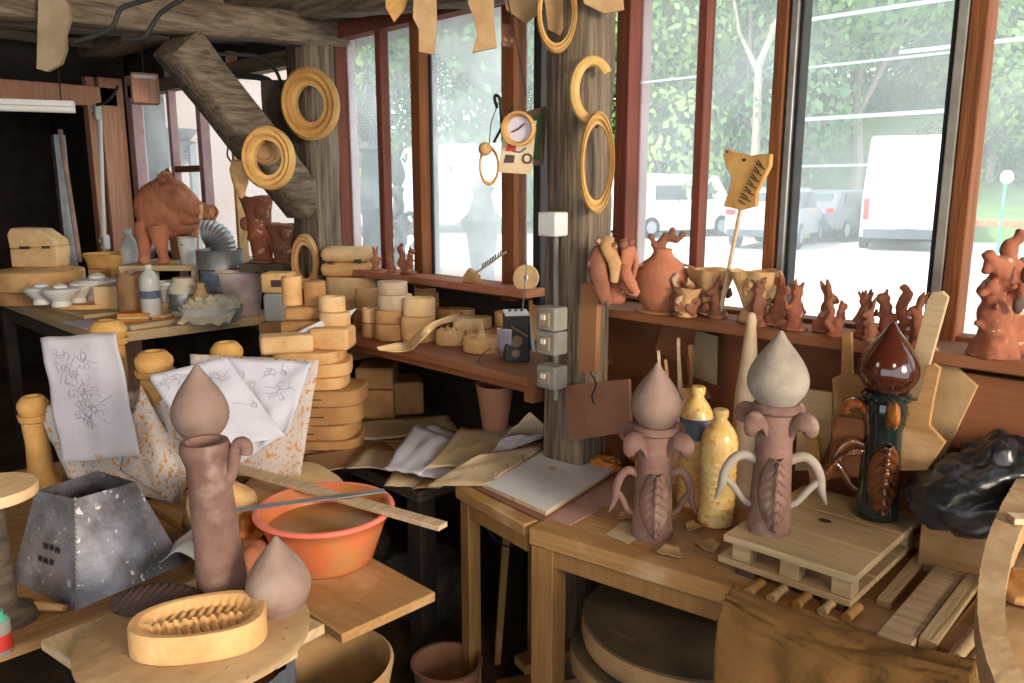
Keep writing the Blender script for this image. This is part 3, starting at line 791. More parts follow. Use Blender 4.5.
# boar ------------------------------------------------------------
def boar():
    p = ond(168, 4.62, ZR)
    s = mpp(p)
    # local frame: x to the picture's right, y away, z up
    t = thing('clay_boar', 'large red clay boar standing on the bench with its head turned right', 'sculpture', p, YAW)
    k = s
    def q(px, py, y=0):
        return V((px-168)*k, y, (262-py)*k)
    mb = MB()
    S = lambda px, py, y, a, b, c, ry=0: mb.sphere(q(px, py, y), (a*k, b*k, c*k), Matrix.Rotation(R(ry), 3, 'Y').to_4x4(), 20, 14)
    S(160, 208, .05, 30, 25, 29)           # shoulders and chest
    S(150, 213, .12, 24, 22, 27)           # trunk going back
    S(147, 214, .22, 22, 24, 24)
    mb.tube([q(150, 214, .10), q(160, 198, .05), q(164, 186, .03), q(165, 172, .03)], [24*k, 20*k, 12*k, 2.5*k], 14)   # hump
    mb.tube([q(158, 190, .04), q(172, 196, .0), q(185, 202, -.03), q(197, 208, -.05), q(207, 211, -.06), q(214, 212, -.065)], [16*k, 17.5*k, 14*k, 9*k, 7.2*k, 7.6*k], 16)   # head
    mb.tube([q(176, 212, -.01), q(190, 217, -.04), q(203, 219, -.05)], [12*k, 7*k, 3.5*k], 12)         # jaw
    S(184, 193, -.085, 6, 3, 3, 35)            # brow
    S(172, 215, .0, 14, 15, 16)
    for i_ in range(7):                       # crest along neck and brow
        S(163+i_*4.6, 175+i_*3.4, .02-i_*.01, 3.4, 2.4, 4.4, 40)
    S(176, 218, .05, 18, 18, 16)
    mb.tube([q(142, 222, 0), q(141, 240, -.01), q(139, 252, 0), q(138, 262, 0)], [10*k, 7.5*k, 5*k, 6*k], 10)
    mb.tube([q(158, 224, -.05), q(160, 240, -.05), q(161, 252, -.05), q(163, 262, -.06)], [11*k, 8*k, 5*k, 6*k], 10)
    mb.tube([q(152, 222, .28), q(152, 262, .28)], [9*k, 5.5*k], 10)
    mb.tube([q(168, 226, .26), q(170, 262, .26)], [10*k, 5.5*k], 10)
    mb.build('body', 'clay_pink', t, remesh=.0075, disp=.008)
    for dy, dx in ((-.055, 0), (.05, -3)):
        MB().lathe([(8*k, 0), (7*k, 5*k), (4*k, 11*k), (.5*k, 16*k)], seg=10, sy=.45).build('ear', 'clay_red', t, loc=q(172+dx, 188, dy), rot=(R(14 if dy < 0 else -20), R(-30), 0))
    for dy in (-.085, -.005):
        MB().tube(catmull([q(203, 217, dy), q(206, 211, dy-.012), q(204, 204, dy)], 4), [2*k]*8 + [.6*k], 6).build('tusk', 'plaster_pale', t)
    MB().tube(catmull([q(214, 205, -.06), q(216, 211, -.02), q(214, 218, -.06), q(212, 211, -.10)], 5, True), 1.4*k, 8, closed=True).build('snout_rim', 'clay_red', t)
    MB().sphere(q(188, 199, -.085), 1.8*k).build('eye', 'clay_dark', t)
    mb = MB()
    for i in range(16):
        f = i/15
        mb.tube([q(166-26*f, 176+14*f, .06+.14*f), q(163-26*f, 168+15*f, .08+.14*f)], [3.4*k, .5*k], 5)
    mb.build('mane', 'clay_red', t)
boar()
c_ = ond(166, 4.68, ZR)
sh = thing('raised_shelf', 'small raised wooden shelf the clay boar stands on', 'shelf', V(c_.x, c_.y, ZB), YAW)
MB().box((0, 0.02, ZR-ZB-.015), (.44, .44, .03)).build('shelf_board', 'board_pale', sh, bev=.003)
for sx in (-1, 1):
    for sy in (-1, 1):
        MB().box((sx*.2, .02+sy*.2, (ZR-ZB-.03)/2), (.03, .03, ZR-ZB-.03)).build('leg', 'board_pale', sh)

# round plaster molds on the left end -----------------------------
def slab_disc(name, label, cat, px, py, rpx, hpx, z, m='plaster', parent=None, group=None, off=None, sy=1.0, rz=0, top='plain', z1=None, seed=0, yaw=YAW):
    """a two- or one-piece round mold whose base centre shows at px,py"""
    p = at(px, py, z)
    k = mpp(p)
    r, h = rpx*k, hpx*k
    prof = [(r*.97, 0), (r, .03*h), (r, h*.95), (r*.97, h)]
    if top == 'well':
        prof += [(r*.66, h), (r*.56, h*.82), (r*.2, h*.76), (.001, h*.76)]
    elif top == 'ring':
        prof += [(r*.72, h*1.02), (r*.68, h*.55), (r*.3, h*.45), (.001, h*.5)]
    elif top == 'open':
        prof += [(r*.86, h), (r*.80, h*.12), (.001, h*.1)]
    o = MB().lathe(prof, seg=36, sy=sy, wob=.05, seed=seed+px*.1).jitter(.0015, 20, seed)
    ob = o.build(name, m, parent, loc=p, rz=yaw+rz)
    if cat: tag(ob, label, cat, group)
    return ob, p, k, r, h
b1_, p, k, r, h = slab_disc('round_mold', 'wide lower plaster disc mold at the left end of the bench', 'mold', 40, 301, 40, 13, ZB, 'plaster_dark', seed=1)
b2_, p2, k, r, h = slab_disc('round_mold', 'wide pale plaster disc mold under the faceted block mold', 'mold', 42, 288, 40, 19, ZB+13*k, 'plaster', seed=2)
zt = p2.z + h
# faceted two piece block mold
pb = at(42, 266, zt); k = mpp(pb)
t = thing('block_mold', 'faceted two-piece plaster block mold on top of the wide disc mold', 'mold', pb, YAW)
a_ = [(-23, 0), (22, 0), (24, 20), (-23, 18)]
b_ = [(-23, 18), (24, 20), (22, 26), (8, 37), (-20, 38), (-24, 32)]
mx = Matrix.Rotation(PI/2, 4, 'X')
MB().prism([(x*k, y*k) for x, y in a_], .16, Matrix.Translation((0, .08, 0)) @ mx).build('mold_half', 'plaster_pale', t, bev=.008)
MB().prism([(x*k, y*k+.001) for x, y in b_], .16, Matrix.Translation((0, .08, 0)) @ mx).build('mold_half', 'plaster_pale', t, bev=.008)
MB().box((-8*k, -.081, 19*k), (10*k, .006, 3*k)).build('key_slot', 'clay_dark', t)
MB().box((13*k, -.081, 19.5*k), (8*k, .006, 2.5*k)).build('key_slot', 'clay_dark', t)
t = thing('rubber_ball', 'small dark ball with a red end on the disc mold', 'ball', at(22, 262, zt) + V(0, -.03, 0), YAW)
MB().sphere((0, 0, .026), (.034, .026, .026)).build('ball', 'black', t)
MB().sphere((.028, 0, .026), (.014, .021, .021)).build('red_end', 'red', t)
# boards and saucers
p = at(76, 312, ZB)
o = MB().box((0, 0, .010), (.55, .20, .02)).build('board', 'board_pale', loc=(p.x+.02, p.y+.03, ZB), rz=R(4), bev=.003); tag(o, 'flat grey board lying under the tray of white saucers', 'board')
k = mpp(p)
o = MB().lathe([(.15, 0), (.165, .004), (.17, .03), (.15, .028), (.001, .02)], seg=36, sx=1.15, sy=.8).build('round_tray', 'plaster', loc=(p.x, p.y+.06, ZB+.022), rz=YAW); tag(o, 'shallow round tan plaster tray holding four white conical stands', 'tray')
zs = ZB + .045
for i, (px, py, s_, lab) in enumerate(((43, 304, 20, 'leftmost white conical stand on the round tray'), (62, 306, 21, 'front white conical stand on the round tray, second from left'), (78, 302, 19, 'rear white conical stand between its neighbours on the tray'), (99, 300, 25, 'largest white conical stand, right end of the tray'))):
    q = at(px, py, zs); k = mpp(q)*s_/20
    t = thing('kiln_stand', lab, 'ceramic stand', V(q.x, q.y, zs), 0, 'white conical stands on the round tray')
    MB().lathe([(9*k, 0), (8*k, 5*k), (16*k, 13*k), (17*k, 15*k), (15*k, 17*k), (5*k, 18*k), (.001, 18*k)], seg=28).build('cone', 'white_enamel', t)
    MB().lathe([(6*k, 0), (6.5*k, 2*k), (3*k, 4*k), (.001, 4.4*k)], (0, 0, 17.6*k), 20).build('knob', 'white_enamel', t)
# basin behind
p = ond(105, 4.95, ZB); k = mpp(p)
o = MB().lathe([(.10, 0), (.15, .26), (.17, .30), (.16, .303), (.14, .26), (.09, .01), (.001, .01)], seg=36, sy=.85).build('basin', 'ring', loc=(p.x, p.y, ZB), rz=YAW); tag(o, 'tan round basin standing behind the white conical stands', 'basin')
p = ond(98, 4.55, ZB)
o = MB().box((0, 0, .075), (.13, .09, .15)).build('small_block_mold', 'plaster_pale', loc=p, rz=YAW+.1, bev=.006); tag(o, 'small pale plaster block in front of the round basin', 'mold')
p = ond(90, 4.75, ZB)
o = MB().box((0, 0, .11), (.09, .08, .22)).build('small_block_mold', 'plaster_dark', loc=p+V(-.05, .02, 0), rz=YAW-.2, bev=.006); tag(o, 'small brown plaster block beside the big disc molds', 'mold')
# crumpled paper bag
p = ond(122, 4.35, ZB); k = mpp(p)
mb = MB()
mb.grid(lambda u, v: V(math.cos(2*PI*u)*(.075+.012*noise.noise(V(u*9, v*5, 1))), math.sin(2*PI*u)*(.045+.012*noise.noise(V(u*9, v*4, 2))), .24*v+.018*noise.noise(V(u*8, 3, 3))*v), 24, 8, True)
o = mb.build('paper_bag', 'cardboard', loc=p, rz=YAW, solid=.002); tag(o, 'crumpled open brown paper bag left of the spray bottle', 'bag')
# spray bottle
def bottle(loc, H, r, label, m, name='bottle', capm='white_plastic', lab=None, ridges=True, group=None, rz=0, neck=.86, capr=.3):
    t = thing(name, label, 'bottle', loc, rz, group)
    prof = [(r*.86, 0), (r, .02*H)]
    if ridges:
        for k in range(9):
            z = .08 + k*.06
            prof += [(r, z*H), (r*.955, (z+.02)*H), (r, (z+.04)*H)]
    prof += [(r, .68*H), (r*.99, .73*H), (r*.90, .79*H), (r*.68, .85*H), (r*.42, .90*H), (r*.32, .925*H), (r*.32, .95*H)]
    MB().lathe(prof, seg=28).build('bottle_body', m, t)
    MB().lathe([(r*capr*1.15, 0), (r*capr*1.2, .05*H), (r*capr, .065*H), (.001, .066*H)], (0, 0, .935*H), 20).build('cap', capm, t)
    if lab:
        MB().lathe([(r*1.01, lab[0]*H), (r*1.012, lab[0]*H+.001), (r*1.012, lab[1]*H), (r*1.0, lab[1]*H)], seg=28).build('label', lab[2], t)
    return t
p = ond(141, 4.25, ZB); k = mpp(p)
bottle(p, 56*k, 9.5*k, 'white squeeze bottle with a dark blue band standing on the bench', 'clear_plastic', lab=(.40, .54, 'blue_label'), ridges=False, name='squeeze_bottle')
p = at(124, 266, ZB+.0); p = ond(124, 4.9, ZB)
bottle(p, 74*mpp(p), .055, 'cloudy clear bottle behind the squeeze bottle, against the window', 'clear_plastic', ridges=False, name='plastic_bottle')
# white tub
p = ond(162, 4.42, ZB)
o = MB().box((0, 0, .04), (.17, .15, .08)).build('wooden_block', 'board_pale', loc=p, rz=YAW, bev=.004); tag(o, 'low wooden block under the white ribbed tub', 'block')
p = ond(162, 4.42, ZB+.08); k = mpp(p)*1.1
t = thing('plastic_tub', 'small white ribbed plastic tub beside the squeeze bottle', 'tub', p, 0)
MB().lathe([(9*k, 0), (10.5*k, 14*k), (12.5*k, 15*k), (12.5*k, 18*k), (11.5*k, 18*k), (11*k, 14*k), (8.6*k, 1.5*k), (.001, 1.5*k)], seg=30).build('tub_wall', 'white_enamel', t)
MB().ring((0, 0, 12*k), 10.6*k, .6*k).build('rib', 'white_enamel', t)
# bowl
p = at(166, 303, ZB); k = mpp(p)
o = MB().lathe([(11*k, 0), (16*k, 10*k), (18*k, 11*k), (18*k, 14*k), (16.5*k, 14*k), (14*k, 9*k), (.001, 4*k)], seg=32).build('clay_bowl', 'plaster_grey', loc=p); tag(o, 'low grey-brown clay bowl in front of the white tub', 'bowl')
# clear cup with brushes behind
p = ond(184, 4.52, ZR-.03) + V(0.02, 0, 0); p = ond(183, 4.6, ZR); k = mpp(p)*.8
t = thing('plastic_beaker', 'tall frosted plastic beaker with coloured spots under the boar\'s snout', 'beaker', p)
MB().lathe([(9*k, 0), (11.5*k, 32*k), (12.5*k, 33*k), (11*k, 33*k), (8.6*k, 1*k), (.001, 1*k)], seg=26).build('beaker_wall', 'clear_plastic', t)
for a in (-.6, -.1, .5):
    MB().sphere((math.sin(a)*10.6*k, -math.cos(a)*10.6*k, 24*k), 1.5*k).build('painted_spot', 'red' if a > 0 else 'fence_green', t)
# small jar behind
p = ond(176, 4.35, ZB); k = mpp(p)*1.9
t = thing('paint_jar', 'small jar with a grey label under the boar', 'jar', p)
MB().lathe([(7*k, 0), (7.5*k, 1*k), (7.5*k, 16*k), (5.5*k, 19*k), (5.5*k, 21*k), (.001, 21*k)], seg=22).build('jar_body', 'ivory_plastic', t)
MB().lathe([(7.6*k, 4*k), (7.65*k, 4.1*k), (7.65*k, 13*k), (7.6*k, 13.1*k)], seg=22).build('jar_label', 'steel_grey', t)
# onion shaped clay pot
p = ond(193, 4.2, ZB); k = mpp(p)*1.45
o = MB().lathe([(5*k, 0), (9.5*k, 5*k), (10.5*k, 10*k), (8*k, 16*k), (4*k, 20*k), (2.6*k, 25*k), (3*k, 27*k), (.001, 27*k)], seg=28).build('clay_bulb', 'clay_tan', loc=p); tag(o, 'small onion-shaped tan clay bulb on the bench', 'clay bulb')
# metal pot and elbow duct
p = ond(215, 4.45, ZB); k = mpp(p)*1.07; PH = 61*k
t = thing('metal_pot', 'round dull metal pot under the corrugated elbow', 'pot', p)
MB().lathe([(17*k, 0), (18*k, 2*k), (18*k, 42*k), (21*k, 44*k), (21*k, 60*k), (21.6*k, 61*k), (20*k, 61*k), (19*k, 50*k), (.001, 50*k)], seg=36).build('pot_wall', 'steel_grey', t)
MB().lathe([(18.3*k, 28*k), (18.5*k, 28.2*k), (18.5*k, 40*k), (18.3*k, 40.2*k)], seg=36).build('blue_band', 'blue_label', t)
t = thing('duct_elbow', 'corrugated grey metal elbow pipe standing in the round pot', 'pipe', V(p.x, p.y, p.z+50*k), YAW)
pts, rr = [], []
for i in range(30):
    f = i/29
    if f < .35:
        c = V(4*k, 0, (f/.35)*12*k)
    else:
        a = (f-.35)/.65*R(100)
        c = V(4*k - 14*k*(1-math.cos(a)), 0, 12*k + 12*k*math.sin(a)*1.2)
    pts.append(c); rr.append((12 if i % 2 else 10.6)*k)
MB().tube(pts, rr, 22).build('duct_pipe', 'steel_grey', t)
# bucket with sticks
p = at(241, 314, ZB); k = mpp(p)
t = thing('plastic_bucket', 'clay-smeared pinkish bucket with sticks lying across its rim', 'bucket', p, YAW)
MB().lathe([(19*k, 0), (24*k, 43*k), (26*k, 44*k), (26*k, 47*k), (24*k, 47*k), (22.5*k, 42*k), (17.5*k, 2*k), (.001, 2*k)], seg=40).build('bucket_wall', 'purple_bucket', t)
for i, (a, b, l) in enumerate((((-30, -6, 56), (-8, 4, 50), 1.3), ((-26, 4, 62), (-4, 8, 50), 1.6), ((-18, 9, 52), (20, 3, 49), 1.6), ((-22, -9, 49), (8, -10, 49), 1.2))):
    MB().tube([V(*a)*k, V(*b)*k], l*k, 8).build('stick', 'plaster_pale', t)
# tray with wrapped clay
p = at(196, 324, ZB) + V(0, .09, 0); k = mpp(p)
o = MB().lathe([(24*k, 0), (30*k, 12*k), (33*k, 16*k), (31.5*k, 16.5*k), (28*k, 12*k), (22*k, 2*k), (.001, 2*k)], seg=40, sx=1, sy=.8).build('dish', 'white_plastic', loc=p, rz=YAW); tag(o, 'pale plastic dish full of crumpled film, front of the bench', 'dish')
mb = MB().sphere((0, 0, 12*k), (27*k, 20*k, 12*k), seg=60, rings=40)
for v in mb.bm.verts:
    n_ = noise.noise(v.co*26) + .6*noise.noise(v.co*60)
    v.co += V(v.co.x, v.co.y, .01).normalized()*n_*.018 + V(0, 0, abs(n_)*.02)
o = mb.build('plastic_wrap', 'rag', loc=p + V(0, 0, 3*k), rz=YAW, angle=20); tag(o, 'crumpled cream plastic film heaped in the pale dish', 'plastic film')
mb = MB().grid(lambda u, v: V((-22+50*u)*k, (-34+22*v+3*math.sin(u*9))*k, (3+9*v+3.5*noise.noise(V(u*7, v*5, 4)))*k + .004), 24, 14)
o = mb.build('plastic_sheet', 'rag', loc=p, rz=YAW, solid=.002); tag(o, 'wrinkled translucent film spilling forward from the pale dish', 'plastic film')
p1_, p2_ = at(181, 300, ZB+.02), at(231, 284, ZB+.10)
o = MB().tube([p1_ - p1_, (p2_-p1_)*.5, p2_-p1_], [2.2*k, 2*k, 2.2*k], 10).build('rolling_stick', 'plaster_grey', loc=p1_ + V(-.01, -.02, .06)); tag(o, 'pale clay-dusted stick leaning across the pale dish', 'stick')
# orange-patterned papers
p = at(134, 322, ZB); k = mpp(p)
for i, (dx, dy, w_, h_, hh, m, lab, rzz) in enumerate(((-2, 0, 30, 22, 9, 'clay_orange', 'stack of orange printed cards near the bench corner', .1), (20, 3, 22, 16, 6, 'plaster', 'pack of tan cards beside the orange stack', -.2))):
    t = thing('card_stack', lab, 'cards', p + RX*dx*k + AX*(dy*k+.05), YAW + rzz)
    for j in range(3):
        MB().box((.002*j, -.001*j, (j+.5)*hh/3*k), (w_*k, h_*k, hh/3*k*.9), rz=.03*j).build('card', 'clay_orange' if (j+i) % 2 == 0 else 'plaster_pale', t)
o = MB().tube([(-.05, 0, 0), (.05, .02, .01)], .006, 8).build('pencil', 'red', loc=at(148, 312, ZB+.04), rz=YAW); tag(o, 'red and white pencil lying on the tan cards', 'pencil')
o = MB().box((0, 0, .012), (.07, .035, .024)).build('scrubbing_brush', 'clay_brown', loc=at(147, 321, ZB), rz=YAW, bev=.003); tag(o, 'small dark bristle brush in front of the tan cards', 'brush')
# board along the front edge
a, b = at(128, 330, ZB), at(214, 317, ZB)
t = thing('wooden_batten', 'pale dusty batten lying along the bench front edge', 'batten', V(((a+b)/2).x-.01, ((a+b)/2).y, ZB), math.atan2((b-a).y, (b-a).x))
L_ = (b-a).length
MB().box((0, 0, .012), (L_, .07, .024)).build('batten_board', 'board_pale', t, bev=.002)
t = thing('drawing_sheet', 'white sheet lying flat at the left bench corner', 'paper', at(88, 324, ZB+.001), .1)
MB().box((0, 0, .0015), (.30, .16, .002)).build('sheet', 'paper', t)
MB().tube([(-.1, -.03, .003), (0, .02, .003), (.1, -.02, .003)], .0008, 4).build('pencil_mark', 'pencil', t)

# small window shelf with the dark clay columns -------------------
p = at(315, 262, 1.12)
def clay_column(px, py, top, z, m, label, lean=0, knobs=True):
    p = atd(px, py, 4.35); p.z = z
    k = mpp(p); H = (py-top)*k
    t = thing('clay_column', label, 'sculpture', p, YAW)
    mb = MB().lathe([(13*k, 0), (13*k, .03*H), (9*k, .06*H), (11*k, .3*H), (13*k, .36*H), (11*k, .4*H), (12*k, .7*H), (15*k, .92*H), (17*k, .97*H), (14*k, H), (9*k, .97*H), (.001, .9*H)], seg=20)
    for v in mb.bm.verts:
        v.co.x += lean*v.co.z
    mb.jitter(.012, 18, px).build('column_body', m, t)
    for i in range(4):
        a = i*1.7; zz = (.25+.17*i)*H
        MB().sphere((math.cos(a)*13*k+lean*zz, math.sin(a)*13*k, zz), (5*k, 4*k, 7*k)).jitter(.006, 30, i).build('leaf_knob', m, t)
    return t
zsh = atd(265, 262, 4.35).z
clay_column(263, 262, 197, zsh, 'clay_red', 'tall red clay column with ragged leaf rim on the window shelf', -.05)
clay_column(284, 260, 222, zsh, 'clay_brown', 'shorter dark clay figure beside the red column on the window shelf', 0)
p = atd(278, 262, 4.35)
o = MB().box((0, 0, -.02), (.34, .26, .04)).build('window_shelf', 'joist', loc=(p.x, p.y, zsh), rz=YAW); tag(o, 'small dark shelf carrying the red clay columns', 'shelf')
MB().box((0, .05, -.1), (.05, .05, .14)).build('bracket', 'joist', o)

# ================================================================== SHELF AND MOLDS
ZS = 1.05
s0, s1 = at(345, 336, ZS), at(538, 381, ZS)
SY0 = (s0.y + s1.y)/2
shx0, shx1 = s0.x - .25, BP.x - .085
t = thing('wall_shelf', 'brown wooden shelf under the middle window crowded with plaster molds', 'shelf', ((shx0+shx1)/2, (SY0+2.33)/2, ZS))
MB().box((0, 0, -.015), (shx1-shx0, 2.33-SY0, .03)).build('shelf_board', 'ochre_panel', t, bev=.004)
MB().box((0, -(2.33-SY0)/2+.04, -.045), (shx1-shx0, .025, .03)).build('front_edge', 'ochre_panel', t, bev=.003)
MB().box(((shx1-shx0)/2-.04, .0, -.07), (.04, (2.33-SY0)*.8, .06)).build('bracket', 'ochre_panel', t)
MB().box((-(shx1-shx0)/2+.06, 0, -.10), (.06, (2.33-SY0)*.8, .10)).build('bracket', 'ochre_panel', t)

# low rear table under / left of the shelf
ZL = 0.66
table_('low_table', 'low dark table beneath the wall shelf, loaded with mold stacks and papers', -3.45, -1.98, 1.56, 2.07, ZL, .04, 'joist', 'dark_wall')

def cam_y(p):   # nudge away from the viewer on the ground
    return AX * p
def roundmold(px, py, w_, h_, z, label, m='plaster', top='plain', group=None, sy=.8, seed=0, nudge=True, seam=False, rz=0, name='round_mold', cat='mold'):
    """px,py: centre of the visible bottom front edge; w_,h_ pixels of the front"""
    p = at(px, py, z); k = mpp(p); r = w_*k/2
    p = V(p.x, p.y, z) + AX*(r*sy*.96)
    k = mpp(p); r = w_*k/2; h = h_*k
    e = .10*r
    prof = [(r-e*.4, 0), (r, e*.35), (r, h-e*.5), (r-e*.5, h)]
    if top == 'well':
        prof += [(r*.62, h), (r*.5, h-.25*h), (.001, h-.3*h)]
    elif top == 'ring':
        prof += [(r*.78, h), (r*.70, h-.15*h), (r*.45, h-.2*h), (.001, h-.12*h)]
    elif top == 'open':
        prof += [(r*.85, h), (r*.78, .15*h), (.001, .12*h)]
    ob = MB().lathe(prof, seg=36, sy=sy, wob=.06, seed=seed + px*.13).jitter(.0018, 22, seed+px).build(name, m, loc=p, rz=YAW+rz, angle=45)
    if seam:
        mb = MB().lathe([(r*1.002, h*.49), (r*1.004, h*.5), (r*1.002, h*.51)], seg=36, sy=sy, wob=.06, seed=seed + px*.13, closed=False).build('seam', 'clay_dark', ob)
    tag(ob, label, cat, group)
    return ob, z + h
def boxmold(px, py, w_, h_, d_, z, label, m='plaster', rz=0, bev=.012, hole=None, name='block_mold', m2=None, halves=1, taper=1.0):
    p = at(px, py, z); k = mpp(p); 
    p = V(p.x, p.y, z) + AX*(d_/2)
    k = mpp(p) 
    W_, H_ = w_*k, h_*k
    if halves == 1:
        ob = MB().box((0, 0, H_/2), (W_, d_, H_), taper=taper).build(name, m, loc=p, rz=YAW+rz, bev=bev, angle=60)
    else:
        ob = thing(name, label, 'mold', p, YAW+rz)
        for i in range(halves):
            MB().box((.003*(i % 2), 0, H_/halves*(i+.5)), (W_, d_, H_/halves*.97)).build('mold_half', m if i % 2 == 0 else (m2 or m), ob, bev=bev, angle=60)
    tag(ob, label, 'mold')
    if hole:
        for (hx, hz, hw, hh) in hole:
            MB().box((hx*k, -d_/2-.0005, hz*k), (hw*k, .004, hh*k)).build('key_hole', 'clay_dark', ob, bev=.0015)
    return ob, z + H_

# tall stack on the low table, left of the shelf -----------------
def lobed(px, py, w_, h_, d_, z, label, m, rz=0, split=0):
    p = at(px, py, z)
    p = V(p.x, p.y, z) + AX*(d_/2); k = mpp(p); W_, H_ = w_*k, h_*k
    pts = []
    for i in range(28):
        a = 2*PI*i/28
        c, s_ = math.cos(a), math.sin(a)
        pts.append((W_/2*math.copysign(abs(c)**.55, c), d_/2*math.copysign(abs(s_)**.55, s_)))
    ob = MB().prism(pts, H_).jitter(.003, 9, px+py).build('slab_mold', m, loc=p, rz=YAW+rz, bev=.006, angle=40)
    tag(ob, label, 'mold')
    MB().box((-.1*W_, -d_/2-.0005, H_*.5), (.25*W_, .003, .004)).build('key_slot', 'clay_dark', ob)
    return z + H_
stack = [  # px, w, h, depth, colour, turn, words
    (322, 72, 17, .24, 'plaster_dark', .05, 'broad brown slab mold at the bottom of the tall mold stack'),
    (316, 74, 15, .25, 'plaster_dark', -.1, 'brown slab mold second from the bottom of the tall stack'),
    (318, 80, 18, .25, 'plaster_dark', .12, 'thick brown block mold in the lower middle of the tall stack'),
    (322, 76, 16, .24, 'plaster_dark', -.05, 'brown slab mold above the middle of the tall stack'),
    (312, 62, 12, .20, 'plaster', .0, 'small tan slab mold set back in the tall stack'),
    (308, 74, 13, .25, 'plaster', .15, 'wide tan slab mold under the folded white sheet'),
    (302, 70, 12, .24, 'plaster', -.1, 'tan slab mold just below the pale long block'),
]
z = ZL; py0 = 452
bp = at(318, 452, ZL)
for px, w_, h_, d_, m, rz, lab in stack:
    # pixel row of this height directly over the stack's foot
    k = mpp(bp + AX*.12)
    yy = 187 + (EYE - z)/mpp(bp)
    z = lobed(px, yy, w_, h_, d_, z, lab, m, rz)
ZT = z
def over(px, z, w_, h_, d_, label, m, dz=0, rz=0, back=0.0, **kw):
    yy = 187 + (EYE - z)/(mpp(bp + AX*back))
    return boxmold(px, yy, w_, h_, d_, z, label, m, rz, **kw)
_, z1 = over(283, ZT, 52, 18, .10, 'long pale plaster block lying at the front of the stack top', 'plaster_pale', rz=.35, back=-.02)
_, zq = over(330, ZT, 40, 22, .12, 'tan slab behind the folded white sheet on the stack top', 'plaster', rz=-.1, back=.04)
_, z2 = over(300, ZT, 40, 23, .12, 'brown slab at the back of the stack top', 'plaster_dark', back=.16)
_, z3 = over(303, z2, 40, 13, .10, 'tapered tan wedge under the round cylinder mold', 'plaster_dark', back=.17, rz=.1)
yy = 187 + (EYE - z3)/(mpp(bp + AX*.2))
roundmold(313, yy, 22, 24, z3, 'short brown cylinder mold standing at the back right of the stack top', 'plaster_dark', 'plain', sy=1)
roundmold(290, yy, 20, 29, z3, 'tan cylinder mold left of the short brown cylinder', 'plaster', 'well', sy=1)
# glass jar beside the stack with the slotted block on it
p = ond(272, 3.75, ZB)
k = mpp(p)
_, zj = boxmold(276, 187+(EYE-1.05)/mpp(ond(276, 3.55, 1)), 24, 28, .10, 1.05, 'squat dusty glassy block at the bucket\'s right side', 'clear_plastic')
p = ond(276, 3.6, ZT); k = mpp(p)
t = thing('support_crate', 'tan crate column between the bench and the tall mold stack', 'crate', ond(272, 3.62, 0), YAW)
MB().box((0, 0, .525), (.15, .14, 1.05)).build('crate_body', 'plaster_dark', t, bev=.004)
_, zz_ = boxmold(276, 187+(EYE-zj)/mpp(ond(276, 3.55, 1)), 30, 20, .12, zj, 'boxy tan mold with a dark slot in its face, beside the pink bucket', 'plaster', hole=[(2, 10, 13, 7)])
# ovals
yy = 187 + (EYE - (ZT+.0))/(mpp(bp+AX*.1))
_, za = roundmold(333, 187+(EYE-zq)/mpp(bp+AX*.08), 31, 13, zq, 'pale oval mold under the small oval dish mold', 'plaster_pale', seed=3)
zb_ = za
_, zc = roundmold(330, 187+(EYE-zb_)/mpp(bp+AX*.1), 27, 15, zb_, 'small pale oval mold with a hollow top', 'plaster_pale', 'well', seed=4)
# folded white sheet
a, b = at(277, 341, ZT+.06), at(356, 312, ZT+.10)
def sheet(name, label, P00, P10, P11, P01, m, sag=.02, cat='paper', nu=14, nv=10, solid=.0012, seed=0, rip=.006, parent=None, group=None, curl=0.0):
    P00, P10, P11, P01 = [Vector(q) for q in (P00, P10, P11, P01)]
    c = (P00+P10+P11+P01)/4
    n_ = (P10-P00).cross(P01-P00).normalized()
    if n_.z < 0: n_ = -n_
    def f(u, v):
        q = P00*(1-u)*(1-v) + P10*u*(1-v) + P11*u*v + P01*(1-u)*v - c
        e = max(abs(u-.5), abs(v-.5))*2
        return q + n_*(rip*noise.noise(V(u*4+seed, v*4, seed)) + sag*math.sin(PI*u)*math.sin(PI*v) + curl*max(0, e-.7)**2*6*(.5+noise.noise(V(u*2+seed, v*2, 1))))
    o = MB().grid(f, nu, nv).build(name, m, parent, loc=c, solid=solid, angle=60)
    if label: tag(o, label, cat, group)
    return o, f
k = mpp(bp)
sheet('folded_sheet', 'white folded sheet lying over the front of the stack top', at(277, 342, ZT+.035), at(330, 342, ZT+.02), at(357, 308, ZT+.14), at(318, 322, ZT+.10), 'paper_clean', sag=.012, seed=2)

# molds on the shelf ---------------------------------------------
def sh(px, py): return px, py
# back row: big boxy two-piece molds
base_y = 316
_, za = roundmold(352, 318, 56, 16, ZS, 'large tan round mold at the bottom of the tall left shelf pile', 'plaster', sy=.75, seed=5)
def up(px, pyb, zbase, z):   # image row of height z over the front foot of the pile
    return 187 + (EYE - z)/mpp(at(px, pyb, zbase))
_, zb_ = roundmold(350, up(352, 318, ZS, za), 54, 22, za, 'broad pale round mold under the keyed two-piece mold', 'plaster_pale', sy=.75, seed=6)
t, zc = boxmold(345, up(352, 318, ZS, zb_), 50, 29, .17, zb_, 'keyed two-piece oval box mold, highest on the shelf\'s left end', 'plaster', halves=2, bev=.03, hole=[(-14, 14.5, 6, 3), (13, 16, 7, 3.5)], m2='plaster_pale')
_, za = roundmold(364, 330, 26, 20, ZS, 'brown round mold at the shelf front, leftmost pile', 'plaster_dark', seed=7)
_, zb_ = roundmold(365, up(364, 330, ZS, za), 22, 20, za, 'tan ribbed round mold with pencil marks, leftmost front pile', 'plaster', 'well', seed=8)
